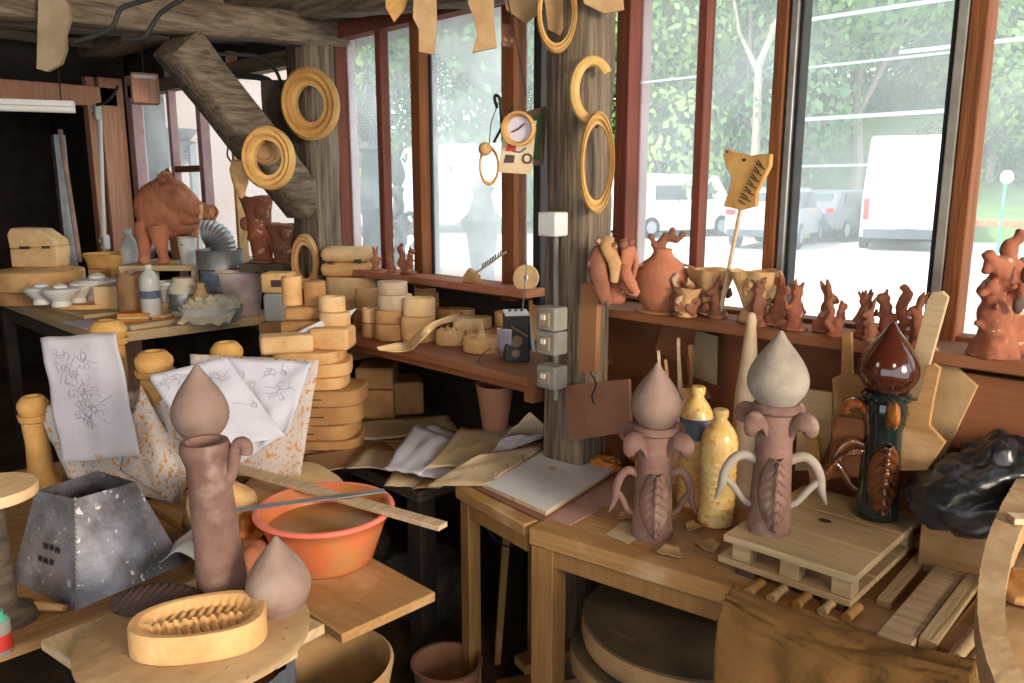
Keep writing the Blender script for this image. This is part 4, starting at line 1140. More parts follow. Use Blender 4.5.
# pile A (378-402)
_, za = roundmold(372, 338, 24, 14, ZS, 'small tan round mold behind the double pile', 'plaster_dark', seed=9)
roundmold(372, up(372, 338, ZS, za), 24, 14, za, 'small hollow round mold with a faceted rim', 'plaster_pale', 'open', seed=10)
_, za = roundmold(389, 341, 33, 16, ZS, 'brown lower mold of the four-high grey-topped pile', 'plaster_dark', seed=11)
_, zb_ = roundmold(389, up(389, 341, ZS, za), 33, 13, za, 'brown second mold of the four-high grey-topped pile', 'plaster_dark', seed=12)
_, zc = roundmold(393, up(389, 341, ZS, zb_), 35, 15, zb_, 'wide greyish third mold of the four-high pile', 'plaster_grey', seed=13)
_, zd = roundmold(391, up(389, 341, ZS, zc), 30, 13, zc, 'greyish top mold of the four-high pile', 'plaster_grey', seed=14)
# pile B (400-435)
_, za = roundmold(417, 343, 35, 25, ZS, 'tan rounded mold with a rough orange patch, under the pale ring mold', 'plaster', seed=15)
_, zb_ = roundmold(418, up(417, 343, ZS, za), 32, 18, za, 'pale round mold with an incised star in its hollow top', 'plaster_pale', 'ring', seed=16)
k = mpp(at(418, 330, ZS))
# pile C back (413-445)
pc = 322
_, za = roundmold(430, pc, 36, 14, ZS, 'tan bottom mold of the pile near the window frame', 'plaster', seed=17)
_, za = roundmold(432, up(430, pc, ZS, za), 38, 14, za, 'tan second mold of the pile near the window frame', 'plaster', seed=18)
_, zb_ = roundmold(430, up(430, pc, ZS, za), 34, 11, za, 'tan third mold of the pile near the window frame', 'plaster', seed=19)
_, zc = roundmold(430, up(430, pc, ZS, zb_), 29, 12, zb_, 'lidlike top mold of the pile near the window frame', 'plaster_pale', seed=20)
# star-top dish mold and flat disc with horn
def spike_mold(px, py, w_, h_, label, spikes, m='plaster', sh_=9):
    p = at(px, py, ZS); k = mpp(p); r = w_*k/2
    p = p + AX*r*.75; p.z = ZS
    k = mpp(p); r = w_*k/2; h = h_*k
    t = thing('relief_mold', label, 'mold', p, YAW)
    MB().lathe([(r*.96, 0), (r, h*.08), (r, h*.92), (r*.95, h), (r*.8, h*.96), (.001, h*.9)], seg=36, sy=.8, wob=.05, seed=px).build('mold_base', m, t)
    for (x, y, s_, hh) in spikes:
        MB().lathe([(s_*k, 0), (s_*.45*k, hh*.35*k), (s_*.22*k, hh*.75*k), (.0005, hh*k)], (x*k, y*k, h*.9), 12).build('relief_point', 'plaster_pale', t)
    return t
spike_mold(450, 346, 30, 15, 'round mold with a crown of small pointed lumps', [(-9, -4, 5, 5), (-3, 2, 5, 6), (3, -5, 5, 5), (8, 1, 5, 6), (0, -7, 4, 4), (9, -5, 4, 4)])
spike_mold(484, 354, 43, 15, 'wide low disc mold with one tall curved horn', [(-3, -2, 7, 19), (-12, -3, 3, 3)], m='plaster')
# boards and slabs behind
_, za = boxmold(472, 322, 74, 12, .09, ZS, 'thick bottom board under the window, right part of the shelf', 'plaster_dark')
_, zb_ = boxmold(475, up(472, 322, ZS, za), 70, 11, .09, za, 'middle plaster board under the window sill', 'ochre_panel', bev=.004)
_, zc = boxmold(480, up(472, 322, ZS, zb_), 68, 9, .09, zb_, 'top long grey-tan board just under the window sill', 'plaster_grey', rz=-.03)
_, za = roundmold(480, 345, 32, 14, ZS, 'tan block mold beneath the tilted pale slab', 'plaster', seed=22)
_, za = roundmold(472, up(480, 345, ZS, za), 40, 12, za, 'pale tilted slab mold in front of the window', 'plaster_pale', seed=23, rz=.3, sy=.6)
_, za = roundmold(455, 333, 40, 12, ZS, 'low brown slab mold behind the pointed-lump mold', 'plaster_dark', seed=24)
roundmold(455, up(455, 333, ZS, za), 40, 10, za, 'tan curved slab mold leading to the tilted slab', 'plaster', seed=25, rz=-.2, sy=.6)
_, za = roundmold(504, 341, 24, 14, ZS, 'tan hollow round mold left of the radio', 'plaster_dark', seed=26)
roundmold(505, up(504, 341, ZS, za), 21, 14, za, 'small tan round mold standing left of the radio', 'plaster', 'open', seed=27, sy=.9)
boxmold(544, 342, 30, 44, .10, ZS, 'tall tan block mold right of the radio, by the post', 'plaster')
# round white-ish bat with hole leaning at window
p = ony(525, 300, 2.2); p.z = WY*0 + 1.20
o = MB().lathe([(.012, -.006), (.05, -.008), (.052, 0), (.05, .008), (.012, .006)], (0, 0, 0), 24, mx=Matrix.Rotation(PI/2, 4, 'X'), closed=True).build('pierced_disc', 'plaster_pale', loc=ony(526, 278, 2.2), rot=(R(-12), 0, R(25))); tag(o, 'small pale pierced disc leaning on the window frame above the radio', 'disc')
# radio
p = at(516, 362, ZS); k = mpp(p)
t = thing('radio', 'old dark radio standing on end with two round speakers', 'radio', V(p.x, p.y, ZS) + AX*.05, YAW + .1)
W_, H_ = 25*k, 48*k
MB().box((0, 0, H_/2), (W_, .11, H_)).build('radio_case', 'radio', t, bev=.005)
MB().box((0, 0, H_+.003), (W_*1.0, .112, .008)).build('top_panel', 'white_enamel', t, bev=.002)
rx = Matrix.Rotation(PI/2, 4, 'X')
MB().cyl((-1*k, -.054, 22*k), 6*k, .006, mx=rx).build('speaker_cone', 'speaker', t)
MB().cyl((-2*k, -.054, 9.5*k), 4*k, .006, mx=rx).build('speaker_cone', 'speaker', t)
MB().bar((-7*k, -.06, 38*k), (10*k, -.06, 27*k), .012, .006).build('dial_plate', 'speaker', t)
for a in (-6, 0, 6):
    MB().cyl((a*k, .01, H_+.006), 1.6*k, .006, seg=12).build('button', 'radio', t)
MB().box((W_/2+.008, 0, H_*.55), (.012, .09, H_*.7), ry=R(-8)).build('side_flap', 'white_plastic', t)
MB().tube([(8*k, .03, H_), (12*k, .04, H_+52*k)], .0022, 6).build('antenna', 'steel_grey', t)
o, _ = sheet('paper_piece', 'grey-white paper tucked behind the radio\'s left side', at(497, 350, ZS+.02), at(511, 356, ZS+.01), at(512, 330, ZS+.13), at(497, 328, ZS+.15), 'paper_clean', sag=.003)
# curled plastic / paper strip hanging over the front edge
def strip():
    L = [(381, 350, ZS+.02), (398, 352, ZS+.004), (412, 349, ZS+.02), (424, 338, ZS+.07), (440, 325, ZS+.10), (462, 320, ZS+.09)]
    up_ = [(377, 347, ZS+.03), (395, 343, ZS+.03), (408, 341, ZS+.03), (420, 330, ZS+.09), (438, 320, ZS+.13), (462, 312, ZS+.11)]
    A = catmull([at(*q) for q in L], 6); B = catmull([at(*q) for q in up_], 6)
    c = A[12]
    mb = MB()
    mb.grid(lambda u, v: A[int(round(u*(len(A)-1)))].lerp(B[int(round(u*(len(A)-1)))], v) - c + V(0, 0, -.006*math.sin(PI*v)), len(A)-1, 6)
    o = mb.build('curled_strip', 'plaster_pale', loc=c, solid=.0025)
    tag(o, 'curled pale strip poking over the shelf edge in front of the molds', 'strip')
strip()
# small clay figures on the sill behind the molds
def critter(px, py, H_px, z, label, m, seed, group=None, pose=0, name='clay_figurine', parent=None, sc=1.0, flip=1, depthY=None):
    p = at(px, py, z); p = V(p.x, p.y, z) if depthY is None else V(*ony(px, py, depthY))
    if depthY is not None: p.z = z
    k = mpp(p)*H_px/40
    r = random.Random(seed)
    mb = MB()
    f = flip
    j = lambda a: a*(1+r.uniform(-.15, .15))
    mb.lathe([(j(9)*k, 0), (j(10)*k, 2*k), (7*k, 4*k), (.001, 5*k)], seg=18, wob=.3, seed=seed)           # base
    if pose == 0:      # sitting hare, long ears up
        mb.sphere((0, 0, 9*k), (j(6)*k, 5.5*k, j(8)*k)); mb.sphere((f*1.5*k, 0, 18*k), (4.5*k, 4*k, 6*k)); mb.sphere((f*3.5*k, 0, 25*k), (5*k, 3.6*k, 4*k))
        mb.sphere((f*7*k, 0, 23.5*k), (3*k, 2.3*k, 2.3*k))
        mb.tube([(f*1*k, 1.8*k, 27*k), (f*-1.5*k, 2.6*k, 33*k), (f*j(-5)*k, 2.5*k, 39*k)], [2*k, 2.4*k, .8*k], 7)
        mb.tube([(f*2*k, -1.8*k, 27*k), (f*1*k, -2.6*k, 34*k), (f*j(-1)*k, -2.5*k, 40*k)], [2*k, 2.4*k, .8*k], 7)
        mb.tube([(f*3*k, 2.5*k, 18*k), (f*6*k, 3*k, 14*k), (f*7*k, 1*k, 17*k)], [2*k, 1.6*k, 1.4*k], 7)
        mb.sphere((-f*6*k, 0, 6*k), 3*k)
    elif pose == 1:    # squirrel, curled tail
        mb.sphere((0, 0, 10*k), (5.5*k, 5*k, 9*k)); mb.sphere((f*2*k, 0, 21*k), (4*k, 3.6*k, 5*k)); mb.sphere((f*4*k, 0, 27*k), (4.6*k, 3.4*k, 3.8*k))
        mb.tube(catmull([(-f*4*k, 0, 5*k), (-f*10*k, 0, 12*k), (-f*7*k, 0, 22*k), (-f*10*k, 0, 31*k), (-f*6*k, 0, 36*k)], 4), [3*k]*4+[3.6*k]*9+[2.4*k]*4, 8)
        mb.tube([(f*3*k, 1.5*k, 29*k), (f*2*k, 2*k, 34*k)], [1.6*k, .5*k], 6); mb.tube([(f*3*k, -1.5*k, 29*k), (f*2*k, -2*k, 34*k)], [1.6*k, .5*k], 6)
        mb.tube([(f*3*k, 0, 17*k), (f*7*k, 0, 16*k)], [1.8*k, 1.5*k], 6)
    else:              # upright figure with raised paws and frilled head
        mb.lathe([(6*k, 0), (5*k, 8*k), (7*k, 14*k), (5*k, 20*k), (3.4*k, 24*k), (.001, 26*k)], seg=16, wob=.4, seed=seed)
        mb.sphere((0, 0, 28*k), (4.6*k, 4.2*k, 4.6*k))
        for a in range(5):
            an = a*1.26 + seed
            mb.tube([(2*k*math.cos(an), 2*k*math.sin(an), 30*k), (6*k*math.cos(an), 5*k*math.sin(an), 36*k+2*k*(a % 2))], [2.2*k, 1*k], 6)
        mb.tube([(f*4*k, 0, 19*k), (f*9*k, 0, 17*k), (f*9*k, 0, 22*k)], [2*k, 1.8*k, 1.5*k], 6)
        mb.tube([(-f*4*k, 0, 18*k), (-f*8*k, 0, 12*k)], [2*k, 1.6*k], 6)
    o = mb.build(name, m, parent, loc=p, rz=YAW + r.uniform(-.4, .4), remesh=max(.0022, .85*k), disp=1.3*k)
    if not parent: tag(o, label, 'figurine', group)
    return o
ZW = 1.27
critter(376, 275, 26, ZW, 'small bright red clay figure at the left of the middle window sill', 'clay_pink', 31, pose=2, depthY=2.20)
critter(392, 278, 24, ZW, 'small pink clay animal sitting between two taller ones on the sill', 'clay_pink', 32, pose=0, flip=-1, depthY=2.20)
critter(409, 279, 34, ZW, 'taller red clay figure beside the orange window frame', 'clay_red', 33, pose=1, depthY=2.20)
struct('trim_2', MB().box(((y_a+y_e)/2, 2.21, ZW-.015), (y_e-y_a+.1, .12, .03)).build('trim_2', 'clay_pink', bev=.003))
# metal rack sculpture: little ladder leaning in the window
a, b = ony(470, 277, 2.21), ony(506, 252, 2.22)
t = thing('clay_ladder', 'small serrated clay strip leaning up against the middle pane', 'ornament', a)
mb = MB().bar((0, 0, 0), b-a, .008, .006)
mb.build('spine', 'plaster_grey', t)
for i in range(9):
    q = (b-a)*(.35 + i*.07)
    MB().bar(q, q + V(.006, 0, .022), .004).build('tooth', 'iron', t)
p = ony(473, 283, 2.21); k = mpp(p)
o = MB().prism([(-10*k, 0), (10*k, 0), (9*k, 7*k), (-2*k, 14*k), (-9*k, 5*k)], .02, rx).build('clay_wedge', 'clay_tan', loc=V(p.x, 2.21, ZW), rz=YAW*.3); tag(o, 'small tan clay wedge at the foot of the serrated strip', 'clay piece')

# papers on the low table and hanging bucket -------------------
def flat(label, px, py, w_, d_, rz, m, z, name='paper', cat='paper', curl=.02, seed=0, th=.0012, nu=12, nv=9, group=None):
    p = at(px, py, z)
    mb = MB().grid(lambda u, v: V((u-.5)*w_, (v-.5)*d_, curl*max(0, max(abs(u-.5), abs(v-.5))*2-.6)**2*4*max(0, .3+noise.noise(V(u*2+seed, v*2, seed)))+.002*noise.noise(V(u*5, v*5, seed))), nu, nv)
    o = mb.build(name, m, loc=V(p.x, p.y, z), rz=YAW+rz, solid=th, angle=60, off=1)
    tag(o, label, cat, group)
    return o
for i, (px, py, w_, d_, rz, m, z, lab) in enumerate((
        (380, 447, .36, .26, .1, 'paper_yellow', ZL+.004, 'yellowed board lying under the loose papers on the low table'),
        (372, 430, .42, .24, -.3, 'cardboard', ZL+.012, 'brown cardboard sheet on the low table below the shelf'),
        (405, 428, .40, .26, .25, 'paper_yellow', ZL+.022, 'yellowed paper below the wall shelf, partly under cardboard'),
        (352, 458, .32, .22, .5, 'cardboard', ZL+.030, 'brown cardboard scrap at the low table front'),
        (398, 462, .30, .22, -.15, 'paper_yellow', ZL+.040, 'yellowed sheet sliding off the low table front'))):
    flat(lab, px, py, w_, d_, rz, m, z, seed=i, curl=.03, th=.004, name='paper_sheet' if 'paper' in m else 'cardboard_sheet', cat='paper' if 'paper' in m else 'cardboard')
# dark blocks at the back of the low table
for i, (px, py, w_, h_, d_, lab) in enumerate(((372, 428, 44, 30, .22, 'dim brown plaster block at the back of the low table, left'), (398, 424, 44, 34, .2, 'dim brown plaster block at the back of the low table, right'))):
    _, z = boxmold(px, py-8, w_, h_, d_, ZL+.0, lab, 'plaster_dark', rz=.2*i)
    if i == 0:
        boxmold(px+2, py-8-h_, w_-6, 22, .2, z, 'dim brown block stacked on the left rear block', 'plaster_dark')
p = atd(495, 405, 2.72); p = V(p.x, p.y, 0); k = .0034
z0 = EYE - (432-187)*k
t = thing('hanging_bucket', 'small terracotta pail hanging by a wire under the shelf end', 'bucket', V(p.x, p.y, z0), YAW)
MB().lathe([(13*k, 0), (19*k, 42*k), (20*k, 46*k), (18*k, 46*k), (12*k, 2*k), (.001, 2*k)], seg=26).build('pail_wall', 'cardboard_red', t)
MB().tube(catmull([(-19*k, 0, 43*k), (-20*k, 0, 60*k), (-14*k, 0, 76*k), (-4*k, 0, 84*k)], 5), .002, 6).build('wire_handle', 'iron', t)

# ================================================================== MIDDLE TABLES AND FINIALS
ZT1 = 0.75
def oriented_table(name, label, A, B, depth, z, th, m, legm, leg_at, lw=.06, rails=True):
    """front edge from A to B (ground points), top goes back by depth"""
    A, B = V(A.x, A.y, 0), V(B.x, B.y, 0)
    d = (B-A); L = d.length; rz = math.atan2(d.y, d.x)
    t = thing(name, label, 'table', A, rz)
    MB().box((L/2, depth/2, z-th/2), (L, depth, th)).jitter(.002, 5, 3).build('table_top', m, t, bev=.004)
    MB().box((L/2, .03, z-th-.03), (L-.02, .025, .05)).build('apron', legm, t, bev=.002)
    for (x, y) in leg_at:
        MB().box((x, y, (z-th)/2), (lw, lw, z-th)).build('leg', legm, t, bev=.003)
    return t, rz
A = at(455, 487, ZT1); B = at(524, 524, ZT1)
t1, _ = oriented_table('work_table', 'small brown wooden table holding the open ring binder, by the post', A, B, .34, ZT1, .035, 'board', 'board_leg', ((.03, .035), (.09, .30), (.03, .30)), lw=.045)
A2 = at(525, 526, ZT1); B2 = at(735, 589, ZT1)
d_ = V(B2.x-A2.x, B2.y-A2.y, 0)
B3 = A2 + d_.normalized()*1.15
L2 = 1.15
t2, rz2 = oriented_table('work_table', 'longer scuffed wooden work table carrying the finials and the slatted pallet', A2 + d_.normalized()*.012, B3, .62, ZT1, .05, 'board', 'board_leg', ((.04, .04), (L2-.05, .04), (.05, .56), (L2-.05, .56)), lw=.07)

def petal(mb, k, ang, z, r0, L, w_, curl=1.0, up=1.0):
    """a lobed leaf that rises, then curls outwards and down"""
    c, s_ = math.cos(ang), math.sin(ang)
    path = catmull([(r0, 0, z-.5*L*up), (r0+.22*L, 0, z-.05*L*up), (r0+.55*L, 0, z+.28*L), (r0+.95*L, 0, z+.22*L), (r0+1.05*L*curl, 0, z-.10*L), (r0+.8*L, 0, z-.22*L)], 5)
    n = len(path)
    rad = [w_*(.35+.75*math.sin(PI*min(1, (i+2)/(n+1)))**.8) for i in range(n)]
    pts = [V(p.x*c, p.x*s_, p.z) for p in path]
    mb.tube(pts, rad, 10, flat=.55)
def acanthus(m, parent, ang, z0, z1, r0, w_, lift=.012, tipout=0.0, name='acanthus_leaf'):
    """leaf relief lying on the body, veins raised"""
    c, s_ = math.cos(ang), math.sin(ang)
    mb = MB()
    H = z1 - z0
    def f(u, v):
        a = (u-.5)*2
        wid = w_*(math.sin(PI*(.08+.88*v))**.7)
        x = a*wid
        vein = .7*abs(math.sin((v*7 - abs(a)*1.5)*PI))
        hgt = lift*(1-abs(a)**2.2)*(.75+vein) + (lift*.8 if abs(a) < .12 else 0)
        rr = math.sqrt(max(r0*r0 - .7*min(x*x, r0*r0*.8), 1e-6)) + hgt - .002 + tipout*max(0, .4-v)**2*4
        return V(rr*c - x*s_, rr*s_ + x*c, z1 - H*v) if True else None
    mb.grid(f, 18, 56)
    return mb.build(name, m, parent, solid=.003, angle=70, off=-1)
def limb(parent, ang, z_top, z_bot, r0, k, m, name='scroll_arm', rad=.010, reach=.075, drop=.055):
    """branch that leaves the body, arches over and hangs out, with a strut back to the body"""
    c, s_ = math.cos(ang), math.sin(ang)
    P = lambda x, z: V(x*c, x*s_, z)
    pts = catmull([P(r0*.6, z_top-.012), P(r0+reach*.3, z_top+.004), P(r0+reach*.68, z_top-.010), P(r0+reach*.92, z_top-.042), P(r0+reach, z_top-.075), P(r0+reach+.014, z_top-.112)], 6)
    n = len(pts)
    mb = MB().tube(pts, [rad*(1.2-.15*i/n) if i < n*.75 else rad*(1.2-.15*i/n)*max(.18, 1-(i-n*.75)/(n*.27)) for i in range(n)], 12)
    st = catmull([P(r0+reach*.93, z_top-.052), P(r0+reach*.6, z_top-.075), P(r0+.015, z_bot+.012), P(r0*.6, z_bot-.004)], 5)
    mb.tube(st, rad*.85, 10)
    return mb.build(name, m, parent)
def finial(px, py, top, z, label, mb_, mbulb, m_arm, bulb_w, body_w, rz, kinds=4, mleaf=None, group=None, nudge=.035, height=None, leafarm=False, reach=.07):
    p = at(px, py, z); p = V(p.x, p.y, z) + AX*nudge
    k = mpp(p)
    H = height or (py-top)*k
    t = thing('roof_finial', label, 'finial', p, YAW + rz)
    r = body_w*k/2
    body = [(r*.98, 0), (r*1.04, .012), (r*.98, .03), (r*.93, .20*H), (r*.86, .38*H), (r*.84, .46*H), (r*.95, .50*H), (r*1.0, .56*H), (r*.95, .60*H), (r*1.12, .615*H), (r*1.14, .635*H), (r*1.0, .65*H), (.001, .65*H)]
    MB().lathe(body, seg=40).build('column_body', mb_, t)
    R_ = bulb_w*k/2
    zb, hb = .635*H, .365*H
    bulb = [(R_*.52, 0), (R_*.62, .03), (R_*.66, .05), (R_*.72, .08), (R_*.90, .18), (R_*.985, .27), (R_, .34), (R_*.97, .42), (R_*.88, .52), (R_*.74, .62), (R_*.56, .72), (R_*.38, .81), (R_*.22, .89), (R_*.13, .95), (R_*.08, .985), (.001, 1)]
    MB().lathe([(a, (b*hb)) for a, b in bulb], (0, 0, zb), 48).build('bulb', mbulb, t, angle=60)
    for i in range(4):
        a = -PI/2 + i*PI/2 + (.0 if leafarm else PI/4)
        mb = MB(); petal(mb, k, a, .555*H, r*.72, r*1.0, r*.46)
        mb.build('collar_petal', 'glaze_amber' if leafarm else mb_, t)
    for i in range(kinds):
        a = i*PI/2*(4/kinds)
        front = abs(((a + PI/2 + PI) % (2*PI)) - PI) < .3
    limb(t, PI, .375*H, .125*H, r*.9, k, m_arm, reach=reach)
    limb(t, 0, .375*H, .125*H, r*.9, k, m_arm, reach=reach)
    acanthus(mleaf or mb_, t, -PI/2, .045*H, .40*H, r*.93, r*.70)
    acanthus(mleaf or mb_, t, PI/2, .045*H, .40*H, r*.93, r*.70)
    return t, H, r
f1, H1, r1 = finial(654, 541, 352, ZT1, 'grey-mauve clay roof finial nearest the ring binder, standing on paper', 'clay_mauve', 'clay_grey', 'clay_mauve', 53, 43, -.05, reach=.052)
# small pallet
ZP = 0.85
c1_, c2_, c3_ = at(723, 534, ZP), at(855, 577, ZP), at(933, 518, ZP)
dv = V(c2_.x-c1_.x, c2_.y-c1_.y, 0); rzp = math.atan2(dv.y, dv.x)
Lp = dv.length; Dp = V(c3_.x-c2_.x, c3_.y-c2_.y, 0).length
t = thing('slatted_pallet', 'small pale wooden slatted pallet carrying two finials', 'pallet', V(c1_.x, c1_.y, ZT1), rzp)
nb = 3
for i in range(nb):
    w_ = Dp/nb
    MB().box((Lp/2, w_*(i+.5), ZP-ZT1-.009), (Lp, w_*.975, .018)).build('slat', 'board_pale', t, bev=.002)
for x in (.035, Lp/2, Lp-.035):
    for y in (.03, Dp-.03):
        MB().box((x, y+(.015 if y < .1 else -.015), .058), (.045, .04, .048)).build('spacer_block', 'board_pale', t, bev=.002)
for i in range(3):
    MB().box((Lp/2-.015, .015+Dp/3*(i+.5), .026), (Lp+.01, Dp/3*.96, .016)).build('bottom_slat', 'board_pale', t, bev=.002)
for x in (.05, Lp-.05):
    MB().box((x, Dp/2, .009), (.05, Dp*.9, .018)).build('runner', 'joist', t, bev=.002)
q = at(825, 521, ZP)
MB().cyl((0, 0, 0), .011, .0015, sx=1.4).build('knot_hole', 'clay_dark', t, loc=Matrix.Rotation(-rzp, 3, 'Z') @ (V(q.x, q.y, 0)-V(c1_.x, c1_.y, 0)) + V(0, 0, ZP-ZT1))
f2, H2, r2 = finial(773, 536, 320, ZP, 'pale grey unglazed clay roof finial, left one on the slatted pallet', 'clay_mauve', 'clay_pale', 'clay_pale', 62, 44, -.12, reach=.07)
f3, H3, r3 = finial(882, 521, 312, ZP, 'glossy dark green and brown glazed roof finial on the pallet\'s right', 'glaze_green', 'glaze_brown', 'glaze_leaf', 60, 44, -.22, reach=.065, mleaf='glaze_leaf', leafarm=True)
# feathered leaf on the glazed finial's left arm
k = mpp(f3.location)
mb = MB()
path = catmull([(-r3*.8, -.01, .335*H3), (-r3-.04, -.015, .32*H3), (-r3-.07, -.02, .25*H3), (-r3-.085, -.02, .17*H3)], 8)
mb.grid(lambda u, v: path[int(round(v*(len(path)-1)))] + V((u-.5)*.042*math.sin(PI*(.1+.85*v))**.6, -.008*(1-abs(2*u-1))-.003*abs(math.sin(v*26+abs(u-.5)*4)), (u-.5)*.03*math.sin(PI*(.1+.85*v))), 12, len(path)-1)
mb.build('arm_leaf', 'glaze_leaf', f3, solid=.003, angle=70)

# bottles of clay water
p = at(719, 529, ZT1); k = mpp(p)
bottle(V(p.x, p.y, ZT1) + AX*.04, 128*k, 19.5*k, 'large clay-splashed plastic bottle, right and front of the pair', 'bottle', capm='bottle', capr=.36)
p = at(702, 519, ZT1); p = V(p.x, p.y, ZT1) + AX*.11; k = mpp(p)
bottle(p, 128*k, 17.5*k, 'plastic bottle with a blue label just behind the front bottle', 'bottle', capm='bottle', lab=(.58, .75, 'blue_label'), capr=.36)
p = at(640, 516, ZT1); p = V(p.x, p.y, ZT1) + AX*.03; k = mpp(p)
o = MB().lathe([(4*k, 0), (4.5*k, 2*k), (4.5*k, 55*k), (3*k, 60*k), (.001, 60*k)], seg=18).build('glue_tube', 'bottle', loc=p, ); tag(o, 'slim yellow plastic tube half hidden behind the left finial', 'tube')

# binder and papers ------------------------------------------------
def slab_from(name, pts, z, th, m, parent=None, loc=None):
    c = sum((V(q.x, q.y, 0) for q in pts), V(0, 0, 0))/len(pts)
    return MB().prism([(q.x-c.x, q.y-c.y) for q in pts], th).build(name, m, parent, loc=V(c.x, c.y, z)), c
zb = ZT1
pink = [at(545, 517, zb), at(570, 526, zb), at(645, 485, zb), at(620, 472, zb), at(560, 490, zb)]
o, _ = slab_from('folder', pink, zb+.0005, .003, 'folder'); tag(o, 'thin pinkish folder sticking out under the ring binder', 'folder')
cov = [at(476, 487, zb+.01), at(545, 520, zb+.01), at(621, 469, zb+.01), at(548, 447, zb+.01)]
t = thing('ring_binder', 'open ring binder with white clay-marked pages', 'binder', V(sum(q.x for q in cov)/4, sum(q.y for q in cov)/4, zb+.004))
c = t.location
def local_poly(pts, z, th, name, m, jit=0):
    return MB().prism([(q.x-c.x, q.y-c.y) for q in pts], th).build(name, m, t, loc=(0, 0, z), bev=.001)
local_poly(cov, 0, .004, 'cover', 'cardboard_red')
pg = [at(482, 486, zb+.012), at(546, 515, zb+.012), at(618, 469, zb+.012), at(549, 449, zb+.012)]
local_poly(pg, .0045, .014, 'page_stack', 'paper_yellow')
pgt = [at(486, 485, zb+.024), at(547, 511, zb+.024), at(616, 468, zb+.024), at(551, 447, zb+.024)]
local_poly(pgt, .0187, .0012, 'top_page', 'page_bright')
L1, L2_ = at(484, 482, zb+.024), at(548, 445, zb+.024)
for f in (.12, .34, .58, .80):
    q = L1.lerp(L2_, f) - c
    ring = catmull([q + V(.012, -.012, .018), q + V(.0, 0, .032), q + V(-.016, .016, .026), q + V(-.018, .018, .0)], 5)
    MB().tube([V(a.x, a.y, a.z - .0) for a in [r_ for r_ in ring]], .0014, 6).build('ring', 'steel_grey', t, loc=(0, 0, 0.0)) if False else MB().tube([(q.x+.014, q.y-.010, .020), (q.x+.007, q.y-.006, .030), (q.x-.006, q.y+.006, .032), (q.x-.018, q.y+.016, .024), (q.x-.022, q.y+.020, .006)], .0014, 6).build('ring', 'steel_grey', t)
for i in range(16):
    q = (L1.lerp(L2_, .06+.88*i/15) - c) + V(.010, -.006, 0)
    MB().cyl((q.x, q.y, .0199), .0022, .0005, seg=8).build('punch_hole', 'clay_brown', t)
sk = MB()
for (a, b) in (((556, 468), (566, 472)), ((560, 478), (568, 474)), ((575, 470), (582, 476)), ((540, 489), (549, 492))):
    u_, v_ = at(*a, zb+.0245), at(*b, zb+.0245)
    sk.tube([(u_.x-c.x, u_.y-c.y, .0203), (v_.x-c.x, v_.y-c.y, .0203)], .0007, 5)
sk.build('pencil_note', 'pencil', t)
left = [at(424, 478, zb+.03), at(440, 492, zb+.02), at(487, 484, zb+.03), at(545, 447, zb+.03), at(500, 455, zb+.045)]
o, f_ = sheet('turned_page', 'turned-over pages of the ring binder flopped to the left', at(426, 486, zb-.01), at(487, 485, zb+.022), at(546, 446, zb+.022), at(478, 455, zb+.05), 'paper_yellow', sag=.012, seed=5, solid=.006)
o.parent = t; o.location = o.location - c; 
for kk in ('label', 'category'):
    if kk in o: del o[kk]
# loose papers fanned behind the binder
ps = [
    ((384, 470), (420, 477), (452, 440), (415, 425), 'paper_clean', .035, 'bluish-white sheet at the far left of the loose papers'),
    ((400, 474), (450, 483), (470, 436), (430, 424), 'paper', .028, 'white sheet overlapped by the long curled sheets'),
    ((424, 470), (478, 466), (520, 428), (462, 428), 'paper_yellow', .044, 'long stained sheet in the middle of the loose papers'),
    ((488, 458), (540, 440), (548, 432), (500, 440), 'paper', .055, 'small white sheet near the curled paper corner'),
]
for i, (a, b, cc, dd_, m, dz, lab) in enumerate(ps):
    zz = ZL + .05 + dz
    sheet('loose_paper', lab, at(*a, zz), at(*b, zz), at(*cc, zz+.02), at(*dd_, zz+.03), m, sag=.006, seed=i+10, rip=.008, curl=.02)
z_ = ZL+.10
sheet('curled_paper', 'sheet with its corner curling up, standing behind the binder', at(500, 440, z_), at(545, 436, z_), at(556, 436, z_+.04), at(530, 412, z_+.13), 'paper_yellow', sag=.01, seed=20)
k_ = [(440, 492, ZL+.06), (470, 480, ZL+.08)]
sheet('cardboard_sheet', 'brown card under the loose papers, its corner jutting left of the table', at(412, 489, ZL+.06), at(470, 482, ZL+.08), at(560, 440, ZL+.08), at(470, 440, ZL+.06), 'cardboard', sag=.0, seed=21, cat='cardboard', solid=.003)
sheet('cardboard_sheet', 'yellowish card below the loose papers at the table\'s back left', at(384, 486, ZL+.045), at(440, 488, ZL+.045), at(500, 440, ZL+.045), at(420, 432, ZL+.045), 'paper_yellow', sag=.0, seed=22, cat='cardboard', solid=.003)
